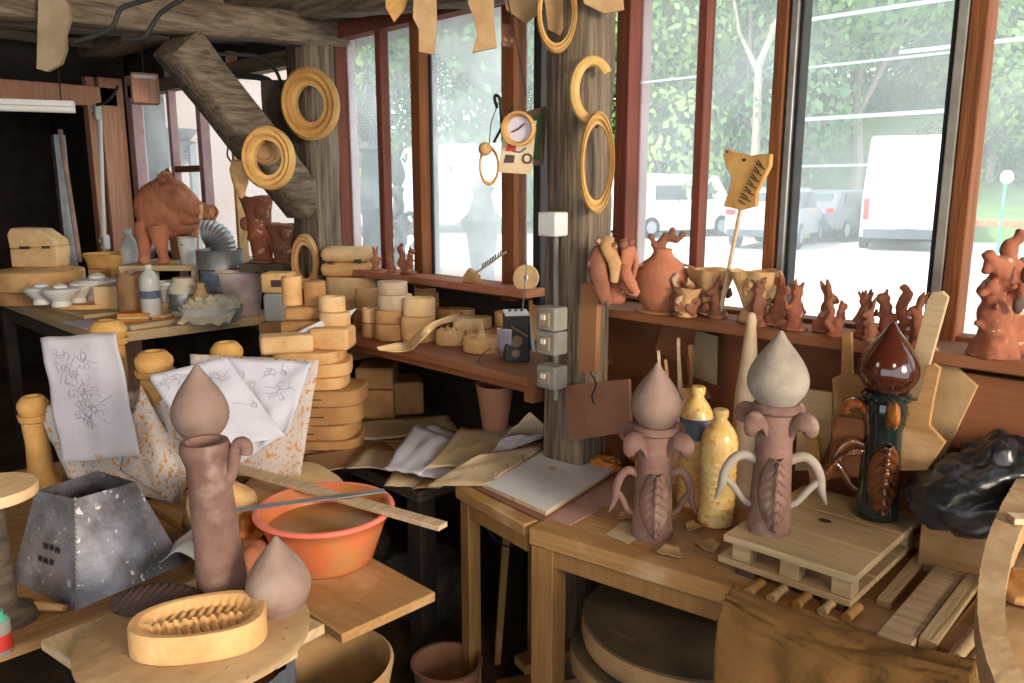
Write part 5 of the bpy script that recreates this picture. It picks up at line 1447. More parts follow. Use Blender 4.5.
# leaf sheets under finial 1
for i, (pts, m, lab) in enumerate((
        (((620, 536), (660, 551), (722, 558), (738, 541), (680, 519), (640, 522)), 'cardboard', 'brown paper scrap under the left finial'),
        (((606, 535), (628, 545), (655, 527), (628, 518)), 'paper_yellow', 'small pale paper scrap left of the left finial'))):
    P = [at(x, y, ZT1) for x, y in pts]
    o, _ = slab_from('paper_scrap', P, ZT1+.0006+.001*i, .0012, m); tag(o, lab, 'paper')
for i, (px, py, w_, a_, lab) in enumerate(((668, 556, .075, .3, 'curled tan clay shaving in front of the left finial'), (706, 548, .08, -.5, 'curled tan clay shaving between the left finial and the pallet'), (628, 520, .06, .9, 'small pinkish clay shaving left of the left finial'), (695, 530, .06, 1.4, 'small clay shaving by the foot of the bottles'))):
    q = at(px, py, ZT1)
    o = MB().grid(lambda u, v: V((u-.5)*w_*(1-.5*abs(2*v-1)), (v-.5)*w_*.7, .004+.012*abs(2*v-1)**2+.003*noise.noise(V(u*5, v*5, i))), 8, 10).build('clay_shaving', 'template', loc=V(q.x, q.y, ZT1+.002), rz=a_, solid=.0015); tag(o, lab, 'clay shaving')
# items at the back of the long table
def stand_board(name, label, cat, pts, Y, m, th=.012, lean=0.0, hole=None, yaw=0.0):
    """upright flat piece; pts are photo points on the plane Y"""
    P = [ony(x, y, Y) for x, y in pts]
    c = V(sum(q.x for q in P)/len(P), Y, min(q.z for q in P))
    mxx = Matrix.Rotation(PI/2, 4, 'X')
    mb = MB().prism([(q.x-c.x, q.z-c.z) for q in P], th, Matrix.Translation((0, th/2, 0)) @ mxx)
    o = mb.build(name, m, loc=c, rot=(lean, 0, yaw), bev=.0015)
    tag(o, label, cat)
    return o, c
stand_board('plywood_sheet', 'reddish-brown panel leaning at the foot of the big post', 'board', ((562, 386), (625, 380), (630, 432), (570, 441)), 1.84, 'cardboard_red', lean=R(-6))
stand_board('plywood_sheet', 'narrow orange-brown upright board beside the big post', 'board', ((583, 283), (600, 283), (597, 372), (580, 372)), 1.84, 'ochre_panel', th=.02)
stand_board('plywood_offcut', 'grey-brown plywood offcut standing behind the sticks', 'board', ((697, 330), (718, 336), (716, 385), (690, 375)), 2.19, 'template_grey')
stand_board('cardboard_flap', 'tilted brown board behind the jar of sticks', 'board', ((668, 308), (706, 322), (694, 372), (655, 350)), 2.21, 'ochre_panel')
p = ony(674, 447, 2.07); p.z = ZT1; k = mpp(p)*1.35
t = thing('carton', 'open brown cardboard carton full of modelling sticks', 'box', p, YAW+.15)
hC = 70*k
for (x, y, w_, d_) in ((0, -.055, .15, .005), (0, .055, .15, .005), (-.0725, 0, .005, .11), (.0725, 0, .005, .11)):
    MB().box((x, y, hC/2), (w_, d_, hC)).build('carton_side', 'cardboard', t)
MB().box((.03, -.075, hC+.005), (.09, .05, .004), rx=R(25)).build('carton_flap', 'cardboard', t)
for i, (x, top_, dx, m) in enumerate(((-.05, .13, -.03, 'plank_pale'), (-.02, .10, -.035, 'board'), (.0, .17, -.02, 'plank_pale'), (.015, .12, -.03, 'plaster_pale'), (.03, .145, -.012, 'board'), (.045, .11, -.03, 'orange_frame'))):
    o = MB().bar((x+.025, 0, 0), (x+.03+dx*1.3, .01, hC*.75+top_*.95), .017, .009).build('modelling_stick', m, loc=V(*p) + V(0, 0, hC*.25), rz=YAW+.15)
    tag(o, ['thin pale stick leaning left in the carton, leftmost', 'short brown stick next to the leftmost one', 'tallest pale stick in the middle of the carton', 'slim cream stick beside the tallest one', 'tan stick right of the tallest one', 'orange-brown stick at the right side of the carton'][i], 'stick', 'modelling sticks in the carton')
# small orange lumps / debris by the back
def lump(name, label, cat, loc, r3, m, seed=0, amp=.35, seg=28, freq=2.2, rz=0, group=None):
    mb = MB().sphere((0, 0, r3[2]*.8), r3, seg=seg, rings=seg*2//3)
    for v in mb.bm.verts:
        d = V(v.co.x/r3[0], v.co.y/r3[1], v.co.z/r3[2])
        v.co += V(d.x*r3[0], d.y*r3[1], (d.z-.8)*r3[2]) * amp * noise.noise(d*freq + V(seed, 0, 0))
        v.co.z = max(v.co.z, 0)
    o = mb.build(name, m, loc=loc, rz=rz, angle=50)
    tag(o, label, cat, group)
    return o
for i, (px, py, s_, lab) in enumerate(((600, 458, 1, 'orange clay crumb heap behind the binder, left'), (604, 470, 1.2, 'orange clay crumb heap right of the binder top'), (640, 462, .9, 'orange clay crumbs left of the slim tube'))):
    p = at(px, py, ZT1)
    lump('clay_scrap', lab, 'clay', V(p.x, p.y, ZT1), (.05*s_, .03*s_, .02*s_), 'clay_orange', i*5, .6, freq=3)
# tall pale vase behind the pale finial, tan box behind bottles
p = at(747, 420, ZT1); p = V(p.x, 2.02, 0); q = ony(747, 396, 2.02); k = mpp(q)
zz = ZT1
t = MB().lathe([(a*k, b) for a, b in ((15, 0), (15, .02), (12, (q.z-zz)+.01), (9, (q.z-zz)+.08), (7, (q.z-zz)+.15), (5, (q.z-zz)+.20), (5.5, (q.z-zz)+.215), (3.5, (q.z-zz)+.235), (.001, (q.z-zz)+.24))], seg=28).build('tall_bottle', 'plaster_grey', loc=(q.x, 2.02, zz)); tag(t, 'tall pale clay bottle form standing behind the pale finial', 'bottle form')
p = at(735, 455, ZT1); p = V(p.x, p.y, ZT1) + AX*.05
t = thing('carton', 'low empty tan carton behind the pair of bottles', 'box', p, YAW-.2)
for (x, y, w_, d_) in ((0, -.07, .17, .005), (0, .07, .17, .005), (-.085, 0, .005, .14), (.085, 0, .005, .14)):
    MB().box((x, y, .07), (w_, d_, .14)).build('carton_side', 'cardboard', t)
MB().box((.03, -.10, .135), (.15, .06, .004), rx=R(-20)).build('carton_flap', 'template', t)

# things under the table --------------------------------------------
# pile of three thick round batts
zz = 0.30
pc = at(692, 628, .46); pc = V(pc.x, pc.y, 0)
stool = thing('low_stool', 'low dark stool under the table holding the thick round slabs', 'stool', V(pc.x, pc.y, 0), 0)
MB().box((0, 0, .19), (.40, .40, .03)).build('stool_top', 'joist', stool)
for sx in (-1, 1):
    for sy in (-1, 1):
        MB().box((sx*.16, sy*.16, .0875), (.04, .04, .175)).build('leg', 'joist', stool)
for i, (z, r, dx, dy, lab) in enumerate(((.206, .285, -.03, .0, 'lowest of the three thick round slabs under the table'), (.305, .30, -.045, .0, 'middle one of the three thick round slabs under the table'), (.404, .295, -.01, .0, 'topmost thick round slab under the table, dark dusty face'))):
    t = thing('round_slab', lab, 'slab', V(pc.x+dx, pc.y+dy, z), .7*i, 'thick round slabs under the table')
    MB().lathe([(r*.90, 0), (r*.98, .02), (r, .045), (r*.99, .082)], seg=56, wob=.02, seed=i).build('slab_body', 'disc_rim', t)
    MB().lathe([(r*.985, .0825), (r*.97, .086), (.001, .086)], seg=56, wob=.02, seed=i).build('slab_face', 'grey_disc', t)
# bucket round the table leg, planks and clutter on the floor
p = at(470, 700, 0.12); 
Lg = V(A.x, A.y, 0)
p = at(467, 735, 0.0)
t = thing('floor_bucket', 'dim clay-coloured bucket on the floor by the table leg', 'bucket', V(p.x-.09, p.y-.0, 0))
MB().lathe([(.085, 0), (.105, .20), (.112, .21), (.10, .21), (.08, .01), (.001, .01)], seg=30).build('bucket_wall', 'cardboard_red', t)
for i, (a, b, w_, lab) in enumerate(((( 520, 668), (600, 640), .07, 'plank on the floor under the table, upper'), ((500, 690), (640, 660), .08, 'plank on the floor under the table, lower'))):
    a_, b_2 = at(*a, .12*(1-i)+.02), at(*b, .12*(1-i)+.02)
    o = MB().bar((0, 0, 0), V(b_2.x-a_.x, b_2.y-a_.y, 0)*1.3, w_, .03).build('floor_plank', 'board', loc=V(a_.x, a_.y, .135*(1-i)+.016)); tag(o, lab, 'plank')
a_, b_2 = at(473, 615, .3), at(505, 683, .03)
o = MB().bar((0, 0, 0), V(.10, -.05, .55), .022, .012).build('thin_lath', 'board', loc=V(b_2.x, b_2.y, .0)+V(-.12, .08, .01)); tag(o, 'thin lath leaning up beneath the small table', 'lath')
lump('clay_sack', 'dim brown sack of clay slumped on the floor left of the small table', 'sack', V(*at(420, 640, .0)) + V(-.15, .15, 0), (.20, .16, .16), 'joist', 4, .3)
lump('clay_sack', 'second dim clay sack on the floor under the low table', 'sack', V(-2.75, 1.82, 0), (.2, .16, .16), 'joist', 9, .3)
t = MB().tube(catmull([(0, 0, 0), (.04, .02, -.06), (.10, .03, -.07), (.14, .02, -.02), (.16, .04, .04)], 6), .003, 6).build('cable_loop', 'iron', loc=V(*at(480, 540, .6)) + AX*.15); tag(t, 'dark cable loop hanging under the small table', 'cable')

# ================================================================== FOREGROUND LEFT
ZF = 0.68
def block_table(name, label, x0, x1, y0, y1, z, th, m, legm, leg_in=.08, cat='table'):
    t = thing(name, label, cat, ((x0+x1)/2, (y0+y1)/2, 0))
    MB().box((0, 0, z-th/2), (x1-x0, y1-y0, th)).jitter(.003, 7, 2).build('board_top', m, t, bev=.003)
    for sx in (-1, 1):
        for sy in (-1, 1):
            MB().box((sx*((x1-x0)/2-leg_in), sy*((y1-y0)/2-leg_in), (z-th)/2), (.06, .06, z-th)).build('leg', legm, t)
    return t
block_table('trestle_board', 'clay-smeared board at the left carrying the steel hopper', -3.1, -1.87, -.35, .86, ZF, .03, 'board_y', 'dark_wall', .12)
e_a, e_b = at(345, 637, ZF), at(432, 590, ZF)
plx = (e_a.x+e_b.x)/2
t = thing('plank', 'orange-lit rough plank under the red basin, its end jutting out', 'plank', (plx-.55, (e_a.y+e_b.y)/2, 0))
MB().box((0, 0, ZF-.0125), (1.1, e_b.y-e_a.y, .025)).jitter(.002, 9, 5).build('plank_board', 'board', t, bev=.003)
for x in (-.45, .12):
    MB().box((x, 0, (ZF-.025)/2), (.05, .20, ZF-.025)).build('trestle_leg', 'dark_wall', t)

# red basin -------------------------------------------------------
pb_ = at(327, 560, ZF); pb_ = V(pb_.x, pb_.y, ZF)
k = mpp(pb_)
t = thing('plastic_basin', 'orange-red plastic basin half full of brown clay water', 'basin', pb_)
Rb = 73*k; hb = .15
MB().lathe([(Rb*.60, 0), (Rb*.68, .012), (Rb*.86, hb*.7), (Rb*.91, hb*.90), (Rb*.99, hb*.93), (Rb*1.0, hb*.98), (Rb*.985, hb), (Rb*.91, hb), (Rb*.88, hb*.95), (Rb*.84, hb*.72), (Rb*.64, .012), (.001, .008)], seg=56).build('basin_wall', 'red_plastic', t, angle=60)
MB().ring((0, 0, hb*.97), Rb*.955, Rb*.055, flat=.75, seg=60).build('rim', 'rim_red', t)
o = MB().lathe([(Rb*.825, .0), (.001, .002)], seg=48).build('clay_water', 'slip', loc=pb_ + V(0, 0, hb*.68)); tag(o, 'surface of brown clay water inside the red basin', 'water')
# sticks across the basin
zr = ZF + hb
def two_pt_bar(name, label, cat, a, b, za, zb_, w_, h_, m, bev=.001, parts=None):
    A_, B_ = at(a[0], a[1], za), at(b[0], b[1], zb_)
    d = B_ - A_; L = d.length
    rot = d.to_track_quat('X', 'Z').to_euler()
    o = MB().box((L/2, 0, h_/2), (L, w_, h_)).build(name, m, loc=A_, rot=rot, bev=bev)
    tag(o, label, cat)
    return o
two_pt_bar('wooden_batten', 'long pale wooden batten laid across the red basin', 'batten', (230, 468), (443, 529), zr+.004, zr+.004, .036, .013, 'plank_pale')
two_pt_bar('steel_strip', 'thin steel strip lying over the batten on the red basin', 'ruler', (232, 511), (385, 491), zr+.019, zr+.02, .026, .003, 'steel_grey')

# clay lumps behind the tube --------------------------------------
p = at(248, 548, ZF)
lump('raw_clay', 'crumbly bright orange raw clay heap left of the basin', 'clay', V(p.x, p.y, ZF), (.10, .08, .07), 'clay_orange', 3, .5, seg=40, freq=3)
p = at(285, 520, ZF); p = V(p.x-.10, p.y+.10, ZF)
lump('clay_dome', 'large smooth cream clay dome behind the red basin', 'clay', V(p.x, p.y, ZF), (.20, .15, .055), 'plaster_pale', 5, .15, seg=36, freq=1.5)
p = at(185, 560, ZF)
lump('clay_lump', 'pale yellowish clay lump behind the tall tube', 'clay', V(p.x-.02, p.y+.12, ZF), (.12, .09, .11), 'plaster', 8, .3)
p = at(240, 600, ZF)
lump('clay_lump', 'pinkish clay slab lump beneath the orange heap', 'clay', V(p.x-.08, p.y+.08, ZF), (.10, .06, .05), 'clay_pink', 12, .3)
# teal cloth / plastic behind hopper
p = at(185, 575, ZF)
mb = MB().grid(lambda u, v: V((u-.5)*.22, (v-.5)*.28, .05+.03*math.sin(u*7)+.02*noise.noise(V(u*4, v*4, 2))), 16, 14)
o = mb.build('plastic_sheet', 'clear_plastic', loc=V(p.x-.03, p.y+.12, ZF), rz=YAW, solid=.002); tag(o, 'bluish wrinkled plastic between the steel hopper and the tall tube', 'plastic film')

# steel hopper ----------------------------------------------------
n_, r_, l_ = at(77, 610, ZF), at(184, 564, ZF), at(12, 581, ZF)
b_ = r_ + l_ - n_
zt_ = ZF + .225
tn, tr = at(75, 499, zt_), at(135, 482, zt_)
cc = (n_+r_+l_+b_)/4
t = thing('steel_hopper', 'open square steel hopper, wide at the base, spattered and scribbled on', 'hopper', V(cc.x, cc.y, ZF))
tl, tb = at(36, 491, zt_), at(97, 471, zt_)
low = [V(q.x-cc.x, q.y-cc.y, 0) for q in (n_, r_, b_, l_)]
top = [V(q.x-cc.x, q.y-cc.y, .225) for q in (tn, tr, tb, tl)]
for i in range(4):
    j = (i+1) % 4
    o = MB().grid(lambda u, v: low[i].lerp(low[j], u).lerp(top[i].lerp(top[j], u), v), 8, 8).build('steel_side', 'steel', t, solid=.003, sharp=True)
mb = MB()
for i in range(22):
    q = low[0].lerp(top[0], i/21.0)
    mb.sphere(q, .0042, seg=8, rings=5)
mb.build('weld_seam', 'box_grey', t)
wr = random.Random(5)
nrm = (low[3]-low[0]).cross(top[0]-low[0]).normalized()
if nrm.dot(V(cc.x, cc.y, 0)) > 0: nrm = -nrm
mb = MB()
for row, (cu, cv, wdt) in enumerate(((.42, .48, .34), (.5, .34, .30))):
    for w_i in range(3):
        pts = []
        u0 = cu + wdt*(.5 - w_i/3.0)
        for s_ in range(9):
            u = u0 - s_*wdt/30.0
            v = cv + .035*math.sin(s_*2.1+w_i*1.3+row)
            q = low[0].lerp(low[3], u).lerp(top[0].lerp(top[3], u), v) + nrm*.003
            pts.append(q)
        mb.tube(catmull(pts, 3), .0009, 5)
mb.build('handwriting', 'ink', t)

# drawings hung over the spooled clay forms -----------------------
def spool(px, py, w_, t_, label, zbase=ZF, body=True, m='ring'):
    """py: row of the top rim"""
    p = atd(px, py, t_); k = mpp(p)
    top = p.z
    r = w_*k/2
    t = thing('spool_form', label, 'clay form', V(p.x, p.y, zbase))
    H = top - zbase
    MB().lathe([(r*1.15, 0), (r*1.2, .02), (r*.8, .07), (r*.75, H*.5), (r*.85, H*.7), (r*.8, H-.085), (r*.98, H-.08), (r*1.05, H-.06)], seg=28).build('spool_body', m, t)
    MB().lathe([(r*.80, H-.066), (r*.95, H-.05), (r*1.02, H-.035), (r*.98, H-.022), (r*.72, H-.004), (r*.62, H), (r*.45, H), (r*.42, H-.02), (.001, H-.03)], seg=32).build('spool_rim', m, t)
    return t
spool(107, 320, 35, 2.62, 'tan spool-topped clay form holding up the left drawing')
spool(153, 351, 37, 2.48, 'tan spool-topped clay form between the two drawings')
spool(226, 342, 32, 2.60, 'tan spool-topped clay form behind the right drawing')
spool(32, 396, 30, 2.50, 'low tan spool-topped form at the left edge of the drawings')
# drawing sheets
def sheet_px(name, label, quad, ts, m, sag=.01, seed=0, **kw):
    P = [atd(x, y, t) for (x, y), t in zip(quad, ts)]
    return sheet(name, label, P[0], P[1], P[2], P[3], m, sag=sag, seed=seed, rip=.012, nu=20, nv=20, **kw)
def scribbles(parent, f, seed, spec, m='pencil'):
    r = random.Random(seed)
    mb = MB()
    for (cu, cv, su, sv, n_s) in spec:
        for i in range(n_s):
            pts = []
            u, v = cu + r.uniform(-su, su), cv + r.uniform(-sv, sv)
            a = r.uniform(0, 6.28)
            turn = r.uniform(-1.2, 1.2)
            for s_ in range(10):
                uu, vv = min(max(u, .02), .98), min(max(v, .02), .98)
                q0, q1, q2 = f(uu, vv), f(min(uu+.01, 1), vv), f(uu, min(vv+.01, 1))
                nn = (q1-q0).cross(q2-q0).normalized()
                w0 = parent.matrix_world.translation if False else parent.location
                if nn.dot(CAM - (w0+q0)) < 0: nn = -nn
                pts.append(q0 + nn*.0022)
                u += math.cos(a)*.018; v += math.sin(a)*.012; a += turn*.45
            mb.tube(pts, .0007, 4)
    return mb.build('pencil_drawing', m, parent)
o0, f0 = sheet_px('stained_sheet', 'clay-splattered backing sheet behind the left drawing', [(68, 478), (182, 505), (200, 378), (36, 408)], [2.40, 2.28, 2.46, 2.50], 'paper_stained', seed=3)
o0b, _ = sheet_px('stained_sheet', 'orange-splattered sheet corner hanging between the drawings', [(120, 470), (172, 503), (190, 470), (140, 385)], [2.36, 2.255, 2.36, 2.42], 'paper_stained', seed=9)
oA, fA = sheet_px('technical_drawing', 'left pencil drawing of an ornate finial hung over the spooled forms', [(62, 463), (140, 455), (116, 332), (40, 338)], [2.33, 2.28, 2.50, 2.52], 'paper', seed=1)
scribbles(oA, fA, 3, [(.45, .55, .16, .25, 46), (.35, .75, .2, .12, 14), (.55, .35, .12, .1, 12)])
oB, fB = sheet_px('stained_sheet', 'large clay-splattered sheet curling at its right edge, rightmost of the hung sheets', [(196, 474), (300, 479), (319, 360), (190, 354)], [2.33, 2.33, 2.44, 2.46], 'paper_stained', seed=4, sag=.03)
oC, fC = sheet_px('technical_drawing', 'tilted pencil drawing with handwriting, right of the teardrop', [(200, 455), (285, 436), (226, 357), (148, 376)], [2.20, 2.26, 2.38, 2.36], 'paper_clean', seed=6)
scribbles(oC, fC, 8, [(.25, .88, .2, .05, 16), (.78, .8, .1, .05, 8), (.9, .45, .05, .05, 4)])
oD, fD = sheet_px('technical_drawing', 'wide pencil drawing pinned over the splattered sheet at the right', [(232, 468), (287, 432), (312, 362), (226, 358)], [2.26, 2.28, 2.40, 2.40], 'paper_clean', seed=7)
scribbles(oD, fD, 12, [(.3, .75, .15, .05, 10), (.75, .6, .1, .08, 12), (.6, .85, .1, .04, 8)])
# frame rail the sheets hang on
a_, b_2 = atd(30, 356, 2.56), atd(330, 372, 2.52)
# big teardrop on hidden stand behind the tube
p = atd(202, 438, 1.92); k = mpp(p)
t = thing('teardrop_form', 'clay teardrop standing on a plain clay stem behind the tall tube', 'clay form', V(p.x, p.y, ZF))
hS = p.z - ZF
def teardrop(parent, R_, H_, z0, m, name='teardrop', base=.45):
    prof = [(R_*base, 0), (R_*.66, .05), (R_*.85, .14), (R_*.96, .24), (R_, .33), (R_*.97, .43), (R_*.86, .54), (R_*.70, .65), (R_*.50, .76), (R_*.31, .86), (R_*.17, .93), (R_*.08, .98), (.001, 1)]
    return MB().lathe([(a, b*H_) for a, b in prof], (0, 0, z0), 44).build(name, m, parent, angle=60)
MB().lathe([(.045, 0), (.04, .02), (.035, hS*.9), (.04, hS+.005)], seg=24).build('stem', 'clay_grey', t)
teardrop(t, 29*k, 79*k, hS, 'clay_grey')

# modelling stand -------------------------------------------------
ZM = 0.80
pm = at(196, 630, ZM); k = mpp(pm)
t = thing('modelling_stand', 'square board on an old drum in the near left, used as a modelling stand', 'stand', V(pm.x, pm.y, 0), 0)
c_l, c_r, c_b = at(40, 640, ZM-.02), at(325, 624, ZM-.02), at(212, 572, ZM-.02)
c_f = c_l + c_r - c_b
poly = [V(q.x-pm.x, q.y-pm.y, 0) for q in (c_l, c_f, c_r, c_b)]
MB().prism([(q.x, q.y) for q in poly], .022).build('square_board', 'board_pale', t, loc=(0, 0, ZM-.042), bev=.003)
for w_ in (.25, .75):
    a_, b_2 = poly[0].lerp(poly[3], w_), poly[1].lerp(poly[2], w_)
    MB().bar(a_, b_2, .05, .02).build('batten', 'board_pale', t, loc=(0, 0, ZM-.052))
MB().lathe([(.0, 0), (.15, 0), (.16, .02), (.16, ZM-.12), (.15, ZM-.085), (.001, ZM-.07)], (0, 0, 0), 44).build('drum', 'clay_brown', t)
mb = MB().grid(lambda u, v: V(math.cos(2*PI*u)*(.172+.022*abs(noise.noise(V(math.cos(2*PI*u)*3, math.sin(2*PI*u)*3, v*5)))), math.sin(2*PI*u)*(.172+.022*abs(noise.noise(V(math.cos(2*PI*u)*3+9, math.sin(2*PI*u)*3, v*5)))), ZM-.065-.30*v), 60, 16, True)
mb.build('plastic_cover', 'grey_plastic', t, angle=25)
o = thing('round_bat', 'round clay-dusted wooden bat on the modelling stand', 'bat', V(pm.x, pm.y, ZM-.020), .4)
rB = 121*k
MB().lathe([(rB*.96, 0), (rB, .006), (rB, .016), (rB*.975, .020), (.001, .020)], seg=64).build('bat_disc', 'bat_wood', o)
ZBt = ZM
# barrel with round tan rim behind/right
pr = at(300, 668, .66)
t = thing('tub', 'round tan tub beside the stand, lined with dark plastic', 'tub', V(pr.x+.0, pr.y+.05, 0))
MB().lathe([(.11, 0), (.145, .60), (.155, .65), (.148, .655), (.137, .60), (.10, .02), (.001, .02)], seg=44).build('tub_wall', 'disc_rim', t)
# tall tube
p = at(217, 599, ZBt); p = V(p.x, p.y, ZBt) + AX*.04; k = mpp(p)
t = thing('clay_tube', 'tall hollow grey-mauve clay tube with a rolled rim on the bat', 'clay tube', p, YAW)
Ht = (599-431)*k; ln = -9*k/Ht
prof = [(27*k, 0), (26*k, .02), (24*k, .35*Ht), (22*k, .7*Ht), (21.5*k, .84*Ht), (24*k, .90*Ht), (26*k, .94*Ht), (25.5*k, .97*Ht), (24*k, Ht), (19*k, Ht*1.0), (17.5*k, .97*Ht), (17*k, .8*Ht), (.001, .78*Ht)]
mb = MB().lathe(prof, seg=44)
for v in mb.bm.verts: v.co.x += ln*v.co.z
mb.build('tube_body', 'clay_mauve', t, angle=60)
mb = MB().tube(catmull([(18*k+ln*Ht*.7, 0, .72*Ht), (27*k+ln*Ht, 0, .80*Ht), (31*k+ln*Ht, 0, .92*Ht), (37*k+ln*Ht, 0, .985*Ht), (44*k+ln*Ht, -.002, .97*Ht), (43*k+ln*Ht, 0, .92*Ht)], 5), [6*k]*8+[7*k]*12+[6.5*k]*6, 12)
mb.build('curled_spout', 'clay_mauve', t)
# teardrop in front
p = at(275, 619, ZBt); p = V(p.x, p.y, ZBt) + AX*.035; k = mpp(p)
t = thing('teardrop_form', 'clay teardrop standing on the bat beside the tall tube', 'clay form', p)
teardrop(t, 34.5*k, 86*k, 0, 'clay_grey', base=.6)
# dark leaf
pl = at(152, 612, ZBt); k = mpp(pl)
mb = MB()
def lf(u, v):
    a = (v-.5)*2
    wid = .5*(math.sin(PI*(.06+.9*u))**.6)*(1+.09*abs(math.sin(u*26)))
    return V((u-.5)*92*k, a*wid*.105, .003 + .030*(1-a*a)*math.sin(PI*(.1+.8*u)) + .006*abs(math.sin((u*11+abs(a)*2)*PI))*(1-abs(a)))
mb.grid(lf, 70, 18)
o = mb.build('clay_leaf', 'clay_dark', loc=V(pl.x, pl.y, ZBt+.001) + AX*.03, rz=YAW+R(6), solid=.006, off=1, angle=70); tag(o, 'dark damp clay leaf with scalloped edge lying on the bat', 'clay leaf')
# oval leaf mold
pl = at(190, 656, ZBt); k = mpp(pl)
t = thing('leaf_mold', 'oval pale plaster mold with a hollow feathered leaf impression', 'mold', V(pl.x, pl.y, ZBt) + AX*.05, YAW + R(17))
k = mpp(t.location)
la, lb_, hM = 71*k, 32*k*1.45, .056
def ov(u, r): 
    a = 2*PI*u; c, s_ = math.cos(a), math.sin(a)
    return la*r*math.copysign(abs(c)**.8, c)*1.0, lb_*r*math.copysign(abs(s_)**.85, s_)*(1+.15*c)
mb = MB()
rows = [(.96, 0), (1.0, .05), (1.0, .9), (.975, 1.0), (.86, 1.0), (.84, .99)]
mb.grid(lambda u, v: V(*ov(u, rows[int(round(v*5))][0]), rows[int(round(v*5))][1]*hM), 72, 5, True)
def cav(u, v):
    r = .84*(1-v)
    x, y = ov(u, r)
    d = (1-r/.84)
    dep = .40*min(1, d*4)
    vein = .22*abs(math.sin((x/la*7.5 - abs(y)/lb_*1.3)*PI))*min(1, d*3)
    ridge = .15*max(0, 1-abs(y)/lb_*9)*min(1, d*3)
    return V(x, y, hM*(.99 - dep + vein*.9 + ridge))
mb.grid(cav, 144, 22, True)
mb.build('mold_body', 'plaster', t, angle=40)
# modelling disc on a pedestal at the left edge
p = at(-12, 487, 1.0); k = mpp(p)
t = thing('banding_wheel', 'round pale disc on a dark pedestal at the far left edge', 'wheel', V(p.x, p.y, ZF))
MB().lathe([(45*k, 0), (46*k, .004), (46*k, .02), (45*k, .024), (.001, .024)], (0, 0, 1.0-ZF-.024), 48).build('wheel_head', 'plaster_pale', t)
MB().lathe([(.07, 0), (.065, .02), (.03, .04), (.025, 1.0-ZF-.03)], seg=24).build('pedestal', 'joist', t)
p = at(-6, 548, .86)
lump('clay_ball', 'pale yellow clay ball at the far left edge under the disc', 'clay', V(*at(-22, 590, ZF)), (.05, .05, .09), 'plaster_pale', 2, .1)
p = at(2, 652, ZF)
t = thing('spray_can', 'small green and red can at the bottom left edge', 'can', V(p.x, p.y, ZF))
MB().cyl((0, 0, 0), .022, .075, seg=24).build('can_body', 'box_grey', t)
MB().lathe([(.0225, .01), (.0225, .045)], seg=24).build('red_label', 'red', t)
MB().lathe([(.02, .075), (.012, .085), (.012, .095), (.001, .096)], seg=20).build('nozzle', 'fence_green', t)
p = at(44, 612, ZF)
o = MB().tube([(-.05, -.01, .012), (0, 0, .014), (.05, .012, .012)], [.010, .013, .009], 10).jitter(.003, 40).build('clay_stick', 'clay_tan', loc=V(p.x, p.y, ZF), rz=YAW-.3); tag(o, 'short clay-caked stick in front of the steel hopper', 'stick')

# ================================================================== HANGING THINGS
rx = Matrix.Rotation(PI/2, 4, 'X')
def hang_ring(name, label, px, py, wpx, hpx, t_, band, m, rot_z=0, tilt=0, grooves=2, thick=None, cat='ring', nail=True):
    """ring facing the viewer: wpx,hpx outer size in pixels"""
    p = atd(px, py, t_); k = mpp(p)
    R_ = hpx*k/2
    sx = wpx/hpx
    b = band*k
    t = thing(name, label, cat, p, YAW + rot_z)
    th = thick or b*1.1
    # cross-section: stepped moulding
    prof = [(R_-b, -th*.5), (R_, -th*.5), (R_, th*.25), (R_-b*.18, th*.5), (R_-b*.36, th*.30), (R_-b*.55, th*.42), (R_-b*.75, th*.15), (R_-b, th*.1)]
    mx = Matrix.Rotation(tilt, 4, 'X') @ Matrix.Diagonal((sx if abs(rot_z) < .2 else 1, 1, 1, 1)) @ rx
    MB().lathe(prof, (0, 0, 0), 56, mx=mx, closed=True).build('ring_body', m, t, angle=30)
    if nail:
        MB().tube([(0, .05, R_-b-.004), (0, -.02, R_-b-.002)], .003, 8).build('nail', 'iron', t)
    return t, p, k
hang_ring('plaster_ring', 'large ochre ring hanging on the dark post, tilted', 310, 104, 54, 68, 3.82, 17, 'ring', tilt=R(4))
hang_ring('plaster_ring', 'pale ochre stepped ring hung on the diagonal brace', 268, 158, 50, 61, 3.40, 14, 'rope_ring', tilt=R(-4))
t, p, k = hang_ring('plaster_disc', 'round tan disc showing inside the stepped ring on the brace', 266, 152, 26, 26, 3.50, 9, 'template', tilt=0, grooves=1, nail=False)
MB().lathe([(.001, -.006), (9*k, -.006), (9*k, .006), (.001, .006)], (0, 0, 0), 28, mx=rx).build('disc_face', 'template', t)
hang_ring('plaster_ring', 'oval yellow stepped ring hanging on the big post\'s right face', 597, 163, 34, 98, 2.38, 13, 'rope_ring', tilt=R(2))
hang_ring('plaster_ring', 'long oval ring hanging at the top edge in front of the beam', 557, 12, 38, 74, 2.42, 9, 'rope_ring')
hang_ring('plaster_ring', 'dark ochre ring standing low behind the clay columns', 305, 262, 26, 56, 3.85, 11, 'clay_tan')
# open C-shaped ring
p = atd(592, 90, 2.40); k = mpp(p)
t = thing('open_ring', 'open C-shaped ochre ring hanging above the oval ring on the post', 'ring', p, YAW)
pts = []
for i in range(40):
    a = R(35) + R(265)*i/39
    pts.append(V(math.cos(a)*17*k, 0, math.sin(a)*27*k))
MB().tube(pts, 4.2*k, 8, flat=1.2).build('ring_body', 'rope_ring', t)
